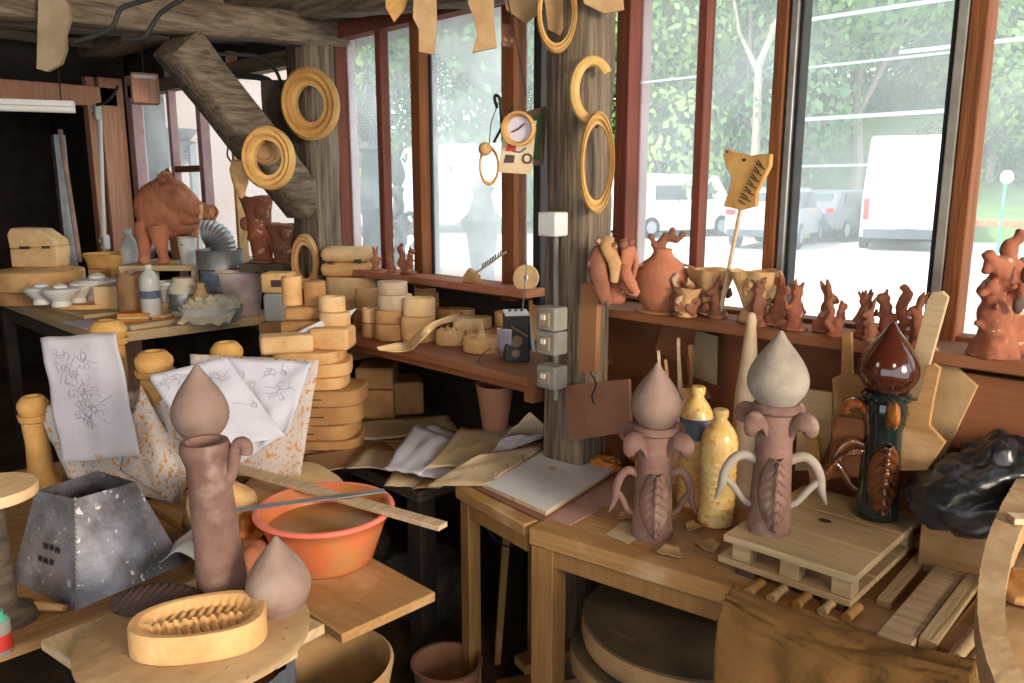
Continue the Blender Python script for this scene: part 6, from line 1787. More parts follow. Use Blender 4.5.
# flat templates along the beams
def template(label, pts, t_, m='template', th=.012, cat='template', rotz=0, name='wood_template', hole=None):
    P = [atd(x, y, t_) for x, y in pts]
    c = sum(P, V(0, 0, 0))/len(P)
    mb = MB().prism([((q-c).dot(RX), q.z-c.z) for q in P], th, Matrix.Translation((0, th/2, 0)) @ rx)
    o = mb.build(name, m, loc=c, rz=YAW+rotz, bev=.001)
    tag(o, label, cat)
    return o, c
def curve_px(pts, n=5):
    return [(q.x, q.y) for q in catmull([(x, y, 0) for x, y in pts], n, True)]
template('greyish curved board template hanging from the cross beam at the upper left', [(40, -6), (60, -6), (69, 4), (71, 20), (66, 36), (67, 50), (62, 64), (48, 72), (38, 69), (39, 30)], 2.92, 'template_grey', .02)
template('tan notched board template hanging at the top, left of the pair', [(414, -12), (436, -12), (437, 20), (436, 36), (434, 55), (419, 52), (419, 30), (413, 18)], 2.55)
template('tan flared board template hanging at the top, right of the pair', [(468, -12), (494, -12), (494, 20), (497, 48), (472, 53), (477, 36), (474, 18), (468, 4)], 2.5)
template('pale broad template lying against the beam at the top centre', [(502, -12), (540, -12), (543, 10), (526, 24), (506, 10)], 2.62, 'template')
template('rust-edged strip template beside the long oval ring at the top', [(543, -12), (562, -12), (566, 22), (560, 36), (548, 30)], 2.50, 'template')
template('tan pointed template under the beam left of the notched template', [(385, -8), (410, -8), (404, 10), (394, 22), (386, 8)], 2.6, 'ring')
template('pale board template at the top right end of the beam', [(580, -12), (622, -12), (624, 10), (604, 14), (584, 4)], 2.4, 'template')
template('small dark rusty block hanging on a wire in front of the window frame', [(502, 24), (514, 26), (513, 48), (501, 46)], 2.7, 'clay_brown', .03, cat='block', name='hanging_block')
blk = [x for x in col.objects if x.name.startswith('hanging_block')][0]
MB().tube([(0, 0, .04), (0, 0, .30)], .002, 6).build('cord', 'iron', blk)
# hanging small box top left
p = atd(145, 89, 3.9); k = mpp(p)
t = thing('hanging_box', 'small pinkish box hanging below the cross beam', 'box', p, YAW + .5)
MB().box((0, 0, 0), (24*k, .10, 28*k)).build('box_body', 'pink_post', t, bev=.008)
MB().tube([(0, 0, 14*k), (0, 0, 92*k)], .003, 6).build('cord', 'iron', t)
MB().box((0, -.052, 10*k), (20*k, .004, 3*k)).build('box_label', 'white_plastic', t)
# leather pouch-like horn hanging by the ring
p = atd(240, 178, 3.5); k = mpp(p)
t = thing('clay_horn', 'pointed amber clay horn hanging under the stepped ring', 'ornament', p, YAW)
MB().lathe([(.001, -20*k), (3*k, -18*k), (8*k, -4*k), (10*k, 8*k), (7*k, 16*k), (.001, 18*k)], seg=20, sy=.6).build('horn_body', 'clay_tan', t)
MB().tube(catmull([(-6*k, 0, 14*k), (-11*k, 0, 22*k), (-7*k, 0, 36*k), (-2*k, 0, 40*k)], 5), .004, 6).build('wire_hook', 'iron', t)
# dark box on the post behind the big ring, and cables
p = atd(283, 120, 4.0); k = mpp(p)
o = MB().box((0, 0, 0), (34*k, .10, 72*k)).build('meter_box', 'joist', loc=p, rz=YAW, bev=.005); tag(o, 'dark upright box fixed beside the post, behind the big ochre ring', 'box')
o = MB().tube(catmull([atd(214, 54, 3.5)-p, atd(256, 56, 3.7)-p, atd(272, 66, 3.8)-p, atd(281, 84, 3.9)-p, atd(284, 120, 3.95)-p], 6), .008, 8).build('cable', 'iron', loc=p); tag(o, 'black cable running to the dark box by the post', 'cable')
def cable(label, pts, t_, r=.008, m='iron', name='cable'):
    P = [atd(x, y, t_ if not isinstance(t_, (list, tuple)) else t_[i]) for i, (x, y) in enumerate(pts)]
    c = P[0]
    o = MB().tube(catmull([q-c for q in P], 6), r, 8).build(name, m, loc=c)
    tag(o, label, 'cable')
cable('black cable sagging along the cross beam, left loop', [(74, 42), (100, 34), (113, 26), (120, 10), (132, 4), (160, -4)], 2.75)
cable('black cable looping down the cross beam, right loop', [(122, 39), (142, 38), (152, 26), (162, 12), (186, -3)], 2.85)
cable('thin black cable from the socket box up to the beam', [(96, 105), (106, 102), (115, 92), (118, 86)], 5.2, .01)
cable('dark pipe running to the dark box under the beam', [(190, 66), (225, 74), (262, 78), (272, 84)], 4.1, .015)
# little window cluster: horse picture, round dial, card, ring
p = atd(523, 137, 2.62); k = mpp(p)
t = thing('picture_board', 'old green-bordered picture board fixed to the post', 'picture', p, YAW + .55)
MB().prism([(-22*k, -22*k), (22*k, -27*k), (26*k, 30*k), (-20*k, 18*k)], .02, Matrix.Translation((0, .01, 0)) @ rx).build('board_panel', 'template_grey', t)
MB().prism([(-18*k, -18*k), (16*k, -22*k), (19*k, 22*k), (-16*k, 13*k)], .003, Matrix.Translation((0, -.0105, 0)) @ rx).build('picture', 'leaf_c', t)
p = atd(518, 146, 2.45); k = mpp(p)
t = thing('picture_card', 'pale card with a small dark drawing of a motorcycle', 'card', p, YAW)
MB().prism([(-20*k, -25*k), (13*k, -27*k), (18*k, 24*k), (-13*k, 20*k)], .003, rx).build('card', 'paper_yellow', t)
MB().ring((9*k, -.006, -12*k), 4.2*k, .9*k, mx=rx).build('drawn_wheel', 'clay_dark', t)
MB().prism([(-14*k, -16*k), (-4*k, -16*k), (-3*k, -9*k), (-12*k, -8*k)], .001, Matrix.Translation((0, -.0045, 0)) @ rx).build('drawn_body', 'clay_dark', t)
MB().tube([(-5*k, -.005, -5*k), (2*k, -.005, -6*k), (8*k, -.005, -2*k)], .9*k, 6).build('drawn_handlebar', 'blue_label', t)
MB().prism([(-12*k, -5*k), (-2*k, -5*k), (-2*k, 1*k), (-10*k, 2*k)], .001, Matrix.Translation((0, -.0045, 0)) @ rx).build('drawn_rider', 'red', t)
p = atd(519, 129, 2.40); k = mpp(p)
t = thing('round_dial', 'round ochre-framed dial hanging in front of the card', 'dial', p, YAW - .2)
MB().lathe([(11*k, -.015), (16*k, -.015), (16.5*k, .018), (14*k, .02), (12*k, 0)], (0, 0, 0), 36, mx=rx, closed=True).build('dial_frame', 'ring', t)
MB().lathe([(.001, -.008), (13*k, -.008), (13*k, -.002), (.001, -.002)], (0, 0, 0), 30, mx=rx).build('dial_face', 'paper', t)
MB().tube([(-7*k, -.004, -3*k), (0, -.004, 0), (6*k, -.004, 5*k)], .8*k, 5).build('dial_hand', 'clay_dark', t)
t, p, k = hang_ring('small_ring', 'small oval brown ring hanging left of the card', 489, 166, 20, 38, 2.45, 4, 'ring', nail=False)
MB().tube([(0, 0, 18*k), (2*k, 0, 40*k), (9*k, .02, 60*k)], .0015, 6).build('cord', 'iron', t)
o = MB().sphere((0, 0, 0), 6.5*k).build('wooden_ball', 'clay_tan', loc=atd(485, 149, 2.42)); tag(o, 'small brown wooden ball hanging beside the small oval ring', 'ball')
o = MB().tube(catmull([(0, 0, 0), (-3*k, 0, 8*k), (-2*k, 0, 12*k), (4*k, 0, 8*k), (6*k, 0, -10*k), (8*k, 0, -26*k)], 6), 1.6*k, 8).build('iron_hook', 'iron', loc=atd(497, 108, 2.47)); tag(o, 'black iron strap with a looped end hanging by the dial', 'hook')
o = MB().tube([(0, 0, 0), (26*k, 0, 32*k)], 1.3*k, 8).build('iron_rod', 'iron', loc=atd(494, 142, 2.46)); tag(o, 'thin black rod slanting behind the dial', 'rod')
cable('thin rusty wire dangling in front of the window frame', [(506, -8), (514, 30), (522, 70), (526, 96)], 2.6, .002, name='wire')
# sockets and boxes on the post
def wallbox(px, py, w_, h_, t_, label, m='box_grey', d_=.05, rz=0, switch=True, name='switch_box'):
    p = atd(px, py, t_); k = mpp(p)
    t = thing(name, label, 'switch', p, rz)
    MB().box((0, 0, 0), (w_*k, d_, h_*k)).build('box_body', m, t, bev=.006)
    if switch:
        MB().box((0, -d_/2-.004, 0), (w_*k*.55, .008, h_*k*.6)).build('switch_plate', 'template_grey', t, bev=.003)
        MB().box((0, -d_/2-.011, h_*k*.1), (w_*k*.2, .008, h_*k*.2)).build('switch_lever', 'white_plastic', t)
    return t
wallbox(553, 224, 24, 24, 2.44, 'cream junction box high on the big post', 'white_plastic', .06, switch=False)
for i, (py, lab) in enumerate(((318, 'topmost of three dusty grey socket boxes on the big post'), (342, 'middle one of three dusty grey socket boxes on the big post'), (376, 'lowest of three dusty grey socket boxes on the big post'))):
    wallbox(552, py, 26, 24, 2.40, lab, 'box_grey', .06)
cable('grey conduit running down the big post between the boxes', [(556, 236), (556, 300), (556, 400)], 2.47, .008, 'box_grey')
cable('thin cable hanging loosely beside the narrow board', [(590, 372), (596, 384), (592, 396), (594, 404)], 2.3, .003)
wallbox(97, 112, 9, 15, 5.35, 'small white socket on the pink door post', 'white_plastic', .04, rz=0)
wallbox(105, 242, 12, 14, 5.4, 'small white socket low on the door post', 'white_plastic', .04)
cable('white conduit running down the door post', [(100, 120), (102, 180), (104, 236)], 5.4, .014, 'white_plastic')
# fluorescent tube left
a_, b_2 = atd(-60, 106, 4.2), atd(75, 110, 4.4)
t = thing('tube_lamp', 'unlit fluorescent tube fitting hanging in the doorway', 'lamp', a_)
d = b_2 - a_
MB().bar(V(0, 0, .03), d + V(0, 0, .03), .06, .03).build('fitting', 'white_enamel', t, bev=.004)
MB().tube([V(0, 0, 0), d], .017, 14).build('tube', 'white_enamel', t)
MB().tube([V(0, 0, .04), V(0, 0, .5)], .004, 6).build('hanger', 'iron', t)
MB().tube([d*.9 + V(0, 0, .04), d*.9 + V(0, 0, .5)], .004, 6).build('hanger', 'iron', t)
# grey upright and stick in the doorway
a_, b_2 = atd(56, 118, 5.6), atd(60, 262, 5.6)
o = MB().box((0, 0, 0), (.07, .07, 2.0)).build('grey_post', 'steel_grey', loc=V(a_.x, a_.y, 1.0)); tag(o, 'pale grey upright standing in the dark doorway', 'post')
o = MB().tube([(0, 0, 0), atd(60, 130, 5.5)-atd(80, 262, 5.3)], .016, 8).build('broom', 'clay_grey', loc=atd(80, 262, 5.3)); tag(o, 'thin pole leaning behind the grey upright in the doorway', 'pole')
# dog-eared horse head on a stick
p = ony(722, 290, 2.2)
pb2 = V(p.x, 2.17, ZW-.04)
q = ony(740, 205, 2.15)
k = mpp(q)
t = thing('hobby_horse', 'flat tan horse head with inked eye and mane on a thin stick', 'ornament', V(pb2.x, 2.15, ZW))
hp = [(727, 149), (733, 151), (752, 156), (763, 154), (772, 154), (771, 166), (764, 180), (758, 192), (757, 206), (742, 210), (725, 206), (730, 192), (733, 178), (728, 167), (725, 158)]
P = [ony(x, y, 2.15) for x, y in hp]
MB().prism([(v_.x-pb2.x, v_.z-ZW) for v_ in P], .02, Matrix.Translation((0, .01, 0)) @ rx).build('horse_head', 'ring', t, bev=.002)
a_ = ony(741, 206, 2.15)
MB().bar((ony(722, 274, 2.15).x-pb2.x, 0, 0), (a_.x-pb2.x, 0, a_.z-ZW), .012, .008).build('stick', 'plank_pale', t)
e_ = ony(746, 160, 2.15)
MB().sphere((e_.x-pb2.x, -.011, e_.z-ZW), (.006, .002, .004)).build('eye', 'ink', t)
e_ = ony(729, 152, 2.15)
MB().sphere((e_.x-pb2.x, -.011, e_.z-ZW), (.003, .002, .003)).build('nostril', 'ink', t)
mb = MB()
for i in range(13):
    u_ = ony(760-i*1.6, 160+i*3.3, 2.15); v_ = ony(768-i*1.4 if i % 2 else 764-i*1.4, 166+i*3.2, 2.15)
    mb.bar((u_.x-pb2.x, -.0115, u_.z-ZW), (v_.x-pb2.x, -.0115, v_.z-ZW), .003, .002)
mb.build('mane', 'ink', t)

# ================================================================== WINDOW LEDGE (right)
ZG = 1.258
def ledge(px, Y=2.17):
    p = ony(px, 300, Y); return V(p.x, Y, ZG)
# bunch of clay tubes / leaves by the post
p = ony(614, 303, 1.86); k = mpp(p)
t = thing('clay_flower', 'large drooping brown clay flower with tube-like petals by the post', 'ornament', p, YAW)
def Q(px, py, y=0): return V((px-614)*k, y, (303-py)*k)
mb = MB()
mb.lathe([(.03, 0), (.035, .01), (.028, .05), (.02, .1)], (0, 0, 0), 16)
mb.sphere(Q(610, 262), (14*k, 14*k, 22*k))
mb.build('core', 'clay_red', t, remesh=.005, disp=.008)
for i, (pts, rr, m) in enumerate((
        ([(597, 245, -.02), (594, 262, -.05), (599, 285, -.05), (606, 303, -.04)], [5, 10, 9, 5], 'clay_brown'),
        ([(606, 238, -.01), (604, 246, -.05), (611, 262, -.07), (611, 280, -.06)], [7, 7, 7, 4], 'clay_tan'),
        ([(622, 240, 0), (625, 250, -.04), (622, 268, -.05), (628, 285, -.05), (636, 292, -.05)], [5, 8, 6, 8, 3], 'clay_pink'),
        ([(618, 262, -.06), (620, 276, -.07), (630, 290, -.07)], [6, 5, 4], 'clay_red'),
        ([(630, 246, 0), (634, 262, .0), (630, 285, .02)], [5, 7, 5], 'clay_pink'))):
    pp_ = catmull([Q(*a) for a in pts], 5); n = len(pp_)
    rad = [k*(rr[min(int(i_/5), len(rr)-1)]*(1-(i_ % 5)/5) + rr[min(int(i_/5)+1, len(rr)-1)]*((i_ % 5)/5)) for i_ in range(n)]
    MB().tube(pp_, rad, 12, flat=.6).build('petal', m, t, sub=1)
for (x, y, r_) in ((596, 240, 4), (610, 246, 4.5), (620, 243, 5), (606, 300, 3.5), (627, 241, 4)):
    MB().sphere(Q(x, y, -.05), r_*k).build('seed_knob', 'clay_brown', t)
# round gourd pig-like pot
p = ledge(661, 2.15); k = mpp(p)
t = thing('round_pot', 'round orange-red clay pot with curled stalk and side leaves', 'pot', p, YAW)
MB().lathe([(12*k, 0), (18*k, 4*k), (26*k, 18*k), (28*k, 30*k), (26*k, 40*k), (20*k, 49*k), (12*k, 55*k), (9*k, 60*k), (10*k, 63*k), (.001, 64*k)], seg=40, sy=.95).build('pot_body', 'clay_pink', t, angle=60)
MB().lathe([(22*k, 0), (24*k, .008), (12*k, .012), (.001, .012)], (0, 0, -.005), 28).build('foot_plate', 'clay_tan', t)
mb = MB()
mb.tube(catmull([(0, 0, 60*k), (-2*k, 0, 68*k), (6*k, 0, 74*k), (14*k, 0, 72*k), (19*k, 0, 76*k)], 5), [5*k]*8+[4*k]*8+[2.5*k]*5, 8)
mb.tube(catmull([(-2*k, 0, 62*k), (-9*k, 0, 68*k), (-11*k, 0, 75*k)], 5), [4*k]*6+[2.4*k]*5, 8)
mb.tube([(6*k, 0, 70*k), (9*k, 0, 80*k)], [3.6*k, 2.5*k], 8)
for a in ((-12, 75), (19, 77), (9, 81), (2, 76)):
    mb.sphere((a[0]*k, 0, a[1]*k), 3.4*k)
mb.build('stalk', 'clay_brown', t, remesh=.0035)
for s_, m in ((-1, 'clay_pink'), (1, 'clay_pink')):
    MB().tube(catmull([(s_*20*k, -.01, 48*k), (s_*29*k, -.02, 44*k), (s_*30*k, -.02, 36*k), (s_*26*k, -.02, 28*k)], 4), [3*k]*4+[6*k]*5+[3*k]*4, 10, flat=.4).build('side_leaf', m, t)
# crumpled clay vases with faces
def crumpled(px, H, w_, label, m, seed, Y=2.13, cup=True, m2='clay_tan'):
    p = ledge(px, Y); k = mpp(p)
    t = thing('crumpled_vase', label, 'vase', p, YAW)
    mb = MB().lathe([(w_*.36*k, 0), (w_*.42*k, H*.05*k), (w_*.30*k, H*.3*k), (w_*.42*k, H*.6*k), (w_*.52*k, H*.9*k), (w_*.56*k, H*k), (w_*.48*k, H*.98*k), (w_*.36*k, H*.7*k), (.001, H*.5*k)], seg=36, wob=.25, seed=seed)
    mb.jitter(.012, 22, seed).build('vase_wall', m2 if cup else m, t, angle=70)
    r = random.Random(seed)
    for i in range(6):
        a = -PI/2 + r.uniform(-1.5, 1.5); z = r.uniform(.1, .8)*H*k
        MB().sphere((0, 0, 0), (r.uniform(4, 7)*k, 3.5*k, r.uniform(4, 8)*k), seg=18, rings=12).jitter(.008, 40, i+seed).build('clay_fold', m, t, loc=(math.cos(a)*w_*.38*k, math.sin(a)*w_*.38*k, z+3*k), rot=(r.uniform(-.5, .5), r.uniform(-.8, .8), a+PI/2))
    return t
crumpled(712, 46, 42, 'wide-mouthed crumpled tan clay vase the horse stick leans on', 'clay_brown', 3, 2.20)
crumpled(757, 52, 38, 'taller crumpled yellowish clay vase with frilled rim', 'clay_tan', 8, 2.16)
crumpled(686, 30, 26, 'small dark crumpled clay vase between the round pot and the wide vase', 'clay_brown', 14, 2.12)
# row of small animals
figs = [
    (697, 36, 'clay_brown', 1, 1, 'dark clay squirrel-like figure in front of the wide-mouthed vase'),
    (732, 34, 'clay_brown', 0, -1, 'dark clay hare-like figure just left of the frilled vase'),
    (776, 40, 'clay_brown', 2, 1, 'dark frilled clay figure just right of the frilled vase'),
    (797, 44, 'clay_red', 0, 1, 'clay figure by the window post with a pale ragged head'),
    (817, 42, 'clay_red', 2, -1, 'clay figure with a wide ruffled top, second right of the window post'),
    (848, 42, 'clay_red', 0, 1, 'tall-eared clay hare left of the glazed finial'),
    (863, 34, 'clay_red', 1, 1, 'slim curled clay figure almost touching the glazed finial\'s left side'),
    (891, 40, 'clay_red', 2, 1, 'clay figure peeking over the glazed finial\'s tip with spread leaves'),
    (899, 34, 'clay_brown', 0, -1, 'dark clay figure behind the glazed finial\'s right shoulder'),
    (917, 48, 'clay_red', 1, -1, 'tall thin-headed clay figure right of the glazed finial'),
    (951, 44, 'clay_red', 0, -1, 'clay figure with a long striped ear beside the large twisted sculpture'),
]
for i, (px, H, m, pose, fl, lab) in enumerate(figs):
    k_ = ledge(px, 2.12 + .03*(i % 2))
    o = critter(px, 0, H*1.3, ZG, lab, m, 40+i, group=None, pose=pose, flip=fl, depthY=2.12 + .03*(i % 2))
# large twisted sculpture on the right
p = ledge(1000, 2.12); k = mpp(p)
def Q(px, py, y=0): return V((px-1000)*k, y, (348-py)*k)
t = thing('twisted_sculpture', 'large twisted red clay sculpture with dog-like heads, far right of the ledge', 'sculpture', p, YAW)
mb = MB()
mb.lathe([(24*k, 0), (21*k, 10*k), (15*k, 26*k), (12*k, 44*k), (.001, 50*k)], seg=30, wob=.25, seed=3)
for (x, y, yy, a, b, c_) in ((996, 305, 0, 21, 18, 22), (992, 280, 0, 16, 14, 18), (1000, 268, 0, 16, 14, 14), (992, 255, -.02, 18, 12, 12), (981, 252, -.04, 12, 8, 9), (973, 253, -.04, 6, 6, 7), (1004, 240, 0, 11, 10, 14), (1012, 226, 0, 8, 8, 10), (980, 276, -.04, 9, 8, 8), (971, 281, -.04, 5, 5, 5), (1018, 300, .02, 10, 12, 30), (1024, 270, .02, 9, 10, 25), (1024, 320, 0, 12, 12, 20)):
    mb.sphere(Q(x, y, yy), (a*k*.78, b*k*.78, c_*k*.9), seg=20, rings=14)
mb.tube([Q(1005, 235), Q(1014, 224), Q(1024, 222)], [6*k, 5*k, 2*k], 10)
mb.tube(catmull([Q(1000, 268), Q(984, 258, -.04), Q(972, 246, -.05), Q(969, 240, -.05)], 4), [9*k]*4+[7*k]*4+[5.5*k]*5, 10)
mb.tube([Q(973, 250, -.05), Q(969, 262, -.05)], [5*k, 3.5*k], 8)
mb.tube(catmull([Q(1002, 250), Q(1016, 262), Q(1022, 285), Q(1012, 305), Q(1022, 330), Q(1028, 345)], 5), 8*k, 10)
for i in range(14):
    a = i*2.4; yy = 345 - i*6.5
    mb.tube([Q(996+3*math.cos(a), yy), V(0, 0, 0) + Q(996 + 23*math.cos(a)*(1-i*.025), yy-6) + V(0, 20*k*math.sin(a), 0)], [7*k, 2.6*k], 8)
mb.build('sculpture_body', 'clay_red', t, remesh=.005, disp=.014)
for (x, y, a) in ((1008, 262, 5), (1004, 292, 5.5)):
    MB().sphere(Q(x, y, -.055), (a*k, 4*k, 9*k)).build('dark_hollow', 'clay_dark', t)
# paddles, boards and bats leaning on the wall
def pboard(label, pts, Y, m='board_pale', th=.015, name='clay_paddle', cat='paddle', lean=0):
    return stand_board(name, label, cat, pts, Y, m, th=th, lean=lean)
pboard('long pale paddle with rounded end standing tallest against the ledge', [(897, 420), (928, 300), (933, 292), (943, 291), (949, 297), (946, 308), (922, 395), (912, 425)], 2.02, 'board_pale')
pboard('pale handled bat behind the glazed finial, left one', [(833, 378), (842, 374), (843, 333), (852, 332), (853, 374), (868, 376), (866, 410), (858, 440), (846, 470), (828, 470), (836, 420)], 2.06, 'board')
pboard('pale handled bat right of the glazed finial, lower one', [(900, 400), (918, 400), (927, 366), (934, 363), (941, 368), (934, 400), (930, 425), (946, 442), (928, 470), (896, 470)], 1.98, 'board')
pboard('large brown diamond-set board behind the bats', [(905, 352), (930, 342), (978, 386), (938, 470), (900, 470)], 2.10, 'template', name='leaning_board', cat='board')
pboard('tan board leaning left of the glazed finial', [(800, 388), (834, 392), (832, 440), (818, 470), (796, 470)], 2.08, 'board_pale', name='leaning_board', cat='board')
pboard('narrow brown strip standing between the boards behind the pale finial', [(806, 440), (818, 436), (826, 486), (812, 490)], 2.0, 'board', name='leaning_strip', cat='board')
pboard('orange-brown wedge board low behind the glazed finial', [(838, 415), (868, 420), (862, 476), (826, 478)], 1.95, 'ochre_panel', name='leaning_board', cat='board')
# second panel nearer on the right part of the wall
o = MB().box((.30, 2.12, 0.98), (.9, .02, .46)).build('plywood_sheet', 'ochre_panel', bev=.002); 
q1 = ony(936, 350, 2.12)
o.location = V(q1.x - (.30-.45), 0, 0); tag(o, 'dark brown panel standing in front of the wall at the far right', 'board')
# black bag
p = ony(990, 512, 2.02); p.z = ZT1 + .126; k = mpp(p)
mb = MB().sphere((0, 0, .09), (.16, .11, .10), seg=110, rings=70)
for v in mb.bm.verts:
    d = (v.co - V(0, 0, .09)); dn = d.normalized()
    n_ = abs(noise.noise(v.co*7 + V(3, 1, 2)))*1.0 + .45*abs(noise.noise(v.co*17)) + .2*abs(noise.noise(v.co*40))
    v.co += dn*(n_*.07 - .02)
    v.co.z = max(v.co.z, 0)
o = mb.build('plastic_bag', 'black', loc=p, rz=YAW, angle=180); tag(o, 'crumpled shiny black plastic bag at the back right', 'bag')
# planks on the table, right side, running to the wall
def plank_px(label, a, b, w_, m, z=ZT1, th=.02, name='wood_offcut', cat='offcut', za=None):
    A_, B_ = at(a[0], a[1], z+th), at(b[0], b[1], z+th)
    d = V(B_.x-A_.x, B_.y-A_.y, 0); L = d.length
    o = MB().box((L/2, 0, th/2), (L, w_, th)).build(name, m, loc=V(A_.x, A_.y, z), rz=math.atan2(d.y, d.x), bev=.002)
    tag(o, label, cat)
plank_px('pale offcut nearest the pallet\'s right side', (884, 600), (935, 540), .03, 'board_pale', th=.018)
plank_px('wide tan plank right of the pallet', (893, 640), (958, 560), .065, 'plank_pale', th=.025)
plank_px('long pale plank with a knot, right of the wide tan plank', (928, 640), (982, 566), .035, 'board_pale', th=.03)
plank_px('narrow pinkish plank near the curved rim', (945, 648), (992, 588), .028, 'clay_tan', th=.022)
o = MB().tube([(0, 0, 0), V(*at(1000, 608, ZT1+.02)) - V(*at(955, 662, ZT1+.02))], .018, 14).build('wooden_roller', 'board_pale', loc=at(955, 662, ZT1+.02)); tag(o, 'pale round wooden roller beside the curved rim', 'roller')
o = MB().tube([(0, 0, 0), V(*at(1000, 632, ZT1+.02)) - V(*at(968, 672, ZT1+.02))], .015, 14).build('wooden_roller', 'board', loc=at(968, 672, ZT1+.02)); tag(o, 'shorter roller at the lower end of the curved rim', 'roller')
p = at(934, 556, ZT1)
lump('sponge', 'rounded orange sponge under the pallet\'s right corner', 'sponge', V(p.x, p.y, ZT1) + AX*.03, (.045, .03, .022), 'clay_orange', 3, .1)
q = V(-.375, 0, 0)
t = thing('drawer_box', 'shallow brown wooden box behind the orange sponge, under the black bag', 'box', V(q.x, 2.06, ZT1), .0)
for (x, y, w_, d_) in ((0, -.10, .38, .014), (0, .10, .38, .014), (-.183, 0, .014, .186), (.183, 0, .014, .186)):
    MB().box((x, y, .0625), (w_, d_, .125)).build('box_side', 'board', t)
MB().box((0, 0, .110), (.35, .185, .012)).build('inner_tray', 'cardboard', t)
MB().box((0, 0, .004), (.35, .185, .008)).build('box_bottom', 'board', t)
# clay shoe/scoop among boards
p = at(918, 500, ZT1)
o = MB().lathe([(.012, 0), (.022, .02), (.026, .09), (.03, .11), (.024, .11), (.018, .04), (.001, .03)], seg=22).build('clay_scoop', 'clay_tan', loc=V(p.x, p.y, ZT1+.03)+AX*.03, rot=(R(50), R(20), YAW)); tag(o, 'hollow tan clay scoop leaning right of the glazed finial', 'scoop')
for i, (x, y, m) in enumerate(((640, 562, 'board'),)):
    pass
# row of rollers beneath the pallet front
for i, x in enumerate((752, 775, 800, 826, 850)):
    a_ = at(x, 590 + (x-752)*.25, ZT1+.011)
    o = MB().tube([(0, -.03, .011), (0, .035, .011)], .011, 12).build('wooden_dowel', 'board_pale' if i % 2 else 'board', loc=V(a_.x, a_.y+.01, ZT1)); tag(o, ['leftmost short dowel in front of the pallet', 'second short dowel in front of the pallet', 'middle short dowel in front of the pallet', 'fourth short dowel in front of the pallet', 'rightmost short dowel in front of the pallet'][i], 'dowel', 'dowels in front of the pallet')
# curved potter's tray at the right edge ---------------------------
ZK = 1.03
outer = [(1052, 452), (1024, 470), (1004, 500), (988, 536), (979, 578), (978, 615), (984, 650), (996, 684), (1014, 720)]
inner = [(1066, 486), (1040, 502), (1024, 524), (1013, 552), (1006, 590), (1006, 622), (1012, 650), (1022, 672), (1036, 700)]
O_ = catmull([at(x, y, ZK) for x, y in outer], 5); I_ = catmull([at(x, y, ZK) for x, y in inner], 5)
c = V(O_[20].x, O_[20].y, 0)
t = thing('kick_wheel_tray', 'curved clay-caked wooden rim of a potter\'s wheel tray at the right edge', 'potter\'s wheel', c)
mb = MB()
n = len(O_)
prof_ = lambda i: [O_[i] + V(0, 0, -.05), O_[i], I_[i], I_[i] + V(0, 0, -.05)]
rows = [[mb.bm.verts.new(V(q.x-c.x, q.y-c.y, q.z)) for q in prof_(i)] for i in range(n)]
for i in range(n-1):
    for j in range(4):
        mb.bm.faces.new((rows[i][j], rows[i][(j+1) % 4], rows[i+1][(j+1) % 4], rows[i+1][j]))
mb.bm.faces.new(rows[0]); mb.bm.faces.new(rows[-1][::-1])
bmesh.ops.subdivide_edges(mb.bm, edges=[e for e in mb.bm.edges], cuts=2, use_grid_fill=True)
mb.jitter(.0015, 60, 2).build('curved_rim', 'bat_wood', t, angle=40)
far = [V(c.x + 1.0, c.y + .35, 0), V(c.x+1.0, c.y-.5, 0)]
poly = [(q.x-c.x, q.y-c.y) for q in I_[::2]]
ctr = at(1110, 600, ZK)
poly = poly + [(at(1200, 700, ZK).x-c.x, at(1200, 700, ZK).y-c.y), (at(1200, 500, ZK).x-c.x, at(1200, 500, ZK).y-c.y)]
MB().prism(poly, .02).build('tray_floor', 'disc_rim', t, loc=(0, 0, ZK-.10))
for (x, y) in ((1105, 510), (1185, 520), (1070, 700), (1185, 690)):
    q = at(x, y, ZK)
    MB().box((q.x-c.x + .05, q.y-c.y, (ZK-.10)/2), (.06, .06, ZK-.10)).build('leg', 'joist', t)
q = at(1018, 560, ZK-.08)
for i, (x, y, L, m, lab) in enumerate(((1010, 522, .12, 'plank_pale', 'small wooden slat poking out inside the curved tray'),)):
    q = at(x, y, ZK+.0)
    o = MB().box((L/2, 0, .006), (L, .03, .012)).build('wood_offcut', m, loc=V(q.x, q.y, ZK+.001), rz=YAW-.1); tag(o, lab, 'slat')
q = at(1022, 553, ZK-.08)
t = thing('metal_clamp', 'small grey metal clamp lying inside the curved tray', 'clamp', V(q.x+.02, q.y, ZK-.079), YAW)
MB().tube(catmull([(0, 0, .03), (-.02, 0, .045), (0, .0, .06), (.03, 0, .055)], 5), .008, 10).build('clamp_arm', 'steel_grey', t)
MB().cyl((0, 0, 0), .018, .03, seg=20).build('clamp_base', 'steel_grey', t)
q = at(1020, 600, ZK-.08)
lump('clay_lump', 'lump of trimmed clay inside the curved tray', 'clay', V(q.x+.02, q.y, ZK-.08), (.06, .05, .03), 'plaster_dark', 7, .4)
q = at(1012, 668, .72)
t = thing('clay_pot', 'small rough clay pot at the bottom right corner', 'pot', V(q.x+.02, q.y-.03, .60), 0)
MB().lathe([(.03, 0), (.05, .04), (.055, .10), (.04, .13), (.03, .128), (.03, .08), (.001, .07)], seg=26, wob=.1).build('pot_wall', 'plaster_dark', t)
MB().tube(catmull([(0, 0, .10), (.01, 0, .14), (.02, .01, .16)], 4), .006, 8).build('clay_tool', 'clay_brown', t)
MB().box((0, 0, .0), (.14, .14, .02)).build('pot_foot', 'joist', t)
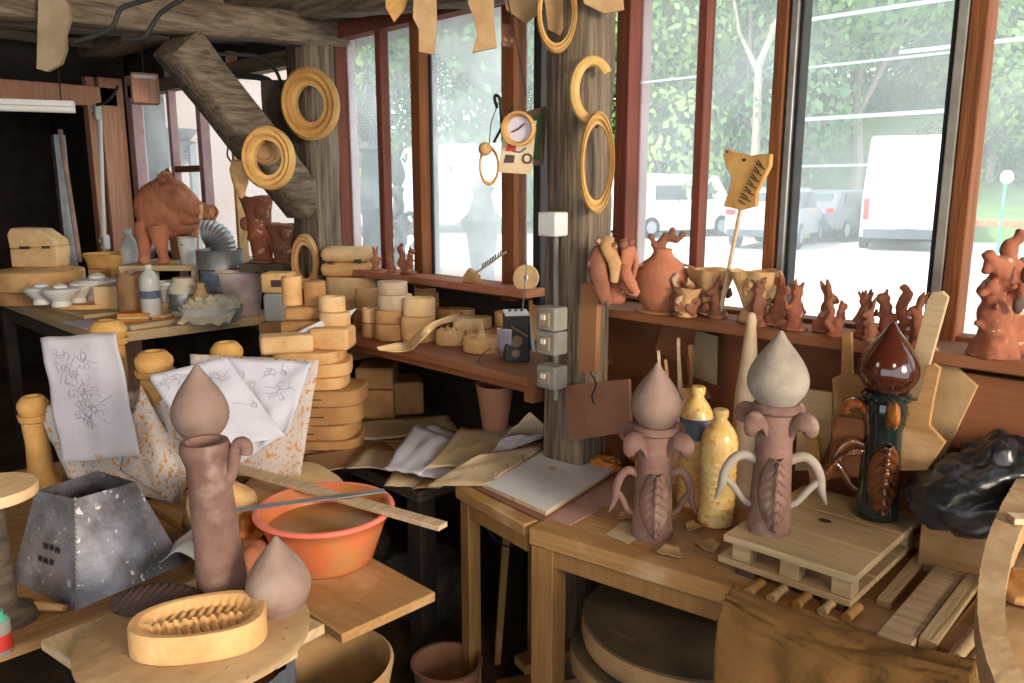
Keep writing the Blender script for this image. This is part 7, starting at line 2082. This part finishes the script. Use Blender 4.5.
o = MB().box((0, 0, .295), (.18, .18, .59)).build('side_stool', 'joist', loc=V(q.x+.02, q.y-.03, 0)); tag(o, 'dark block stool under the rough clay pot, bottom right', 'stool')

# chair back with the brown cloth -----------------------------------
ZC = .805
a_, b_2 = at(742, 590, ZC), at(966, 658, ZC)
d = V(b_2.x-a_.x, b_2.y-a_.y, 0); Lc = d.length; rzc = math.atan2(d.y, d.x)
t = thing('chair', 'wooden chair with its back to the table, hidden under the brown cloth', 'chair', V(a_.x, a_.y, 0), rzc)
MB().box((Lc/2, -.05, ZC-.06), (Lc-.03, .03, .09)).build('back_rail', 'joist', t)
for x in (.03, Lc-.03):
    MB().box((x, -.05, (ZC-.02)/2), (.035, .035, ZC-.02)).build('rear_leg', 'joist', t)
    MB().box((x, -.42, .22), (.035, .035, .44)).build('front_leg', 'joist', t)
MB().box((Lc/2, -.24, .45), (Lc-.02, .38, .03)).build('seat', 'joist', t)
sec = [(.005, -.34), (.004, -.15), (.002, -.03), (-.010, .002), (-.035, .010), (-.06, .002), (-.085, -.012), (-.098, -.04), (-.104, -.12), (-.108, -.25), (-.118, -.38), (-.125, -.50)]
S = catmull([(0, y, z) for y, z in sec], 5)
def cl(u, v):
    q = S[int(round(v*(len(S)-1)))]
    over = 0
    x = -.012 + (Lc+.03)*u
    hang = max(0, -q.z)
    fold = .012*math.sin(u*17 + 1.5*noise.noise(V(u*3, v*2, 0)))*min(1, hang*6) + .008*noise.noise(V(u*9, v*7, 1))
    ridge = .013*abs(noise.noise(V(u*3.5, v*15, 5)))*math.exp(-((v-.45)/.22)**2)*2
    dip = -.018*math.sin(PI*u)*(1 if q.z > -.1 else .4)
    return V(x + .02*noise.noise(V(v*3, 0, 7))*hang*4, q.y - fold - (ridge if v > .4 else 0), ZC + q.z + ridge*.8 + dip)
mb = MB().grid(cl, 90, len(S)-1)
o = mb.build('brown_cloth', 'brown_cloth', loc=V(a_.x, a_.y, 0), rz=rzc, solid=.004, angle=60)
tag(o, 'large brown cloth draped over the chair back in the foreground', 'cloth')
# end flap of the cloth on the left side
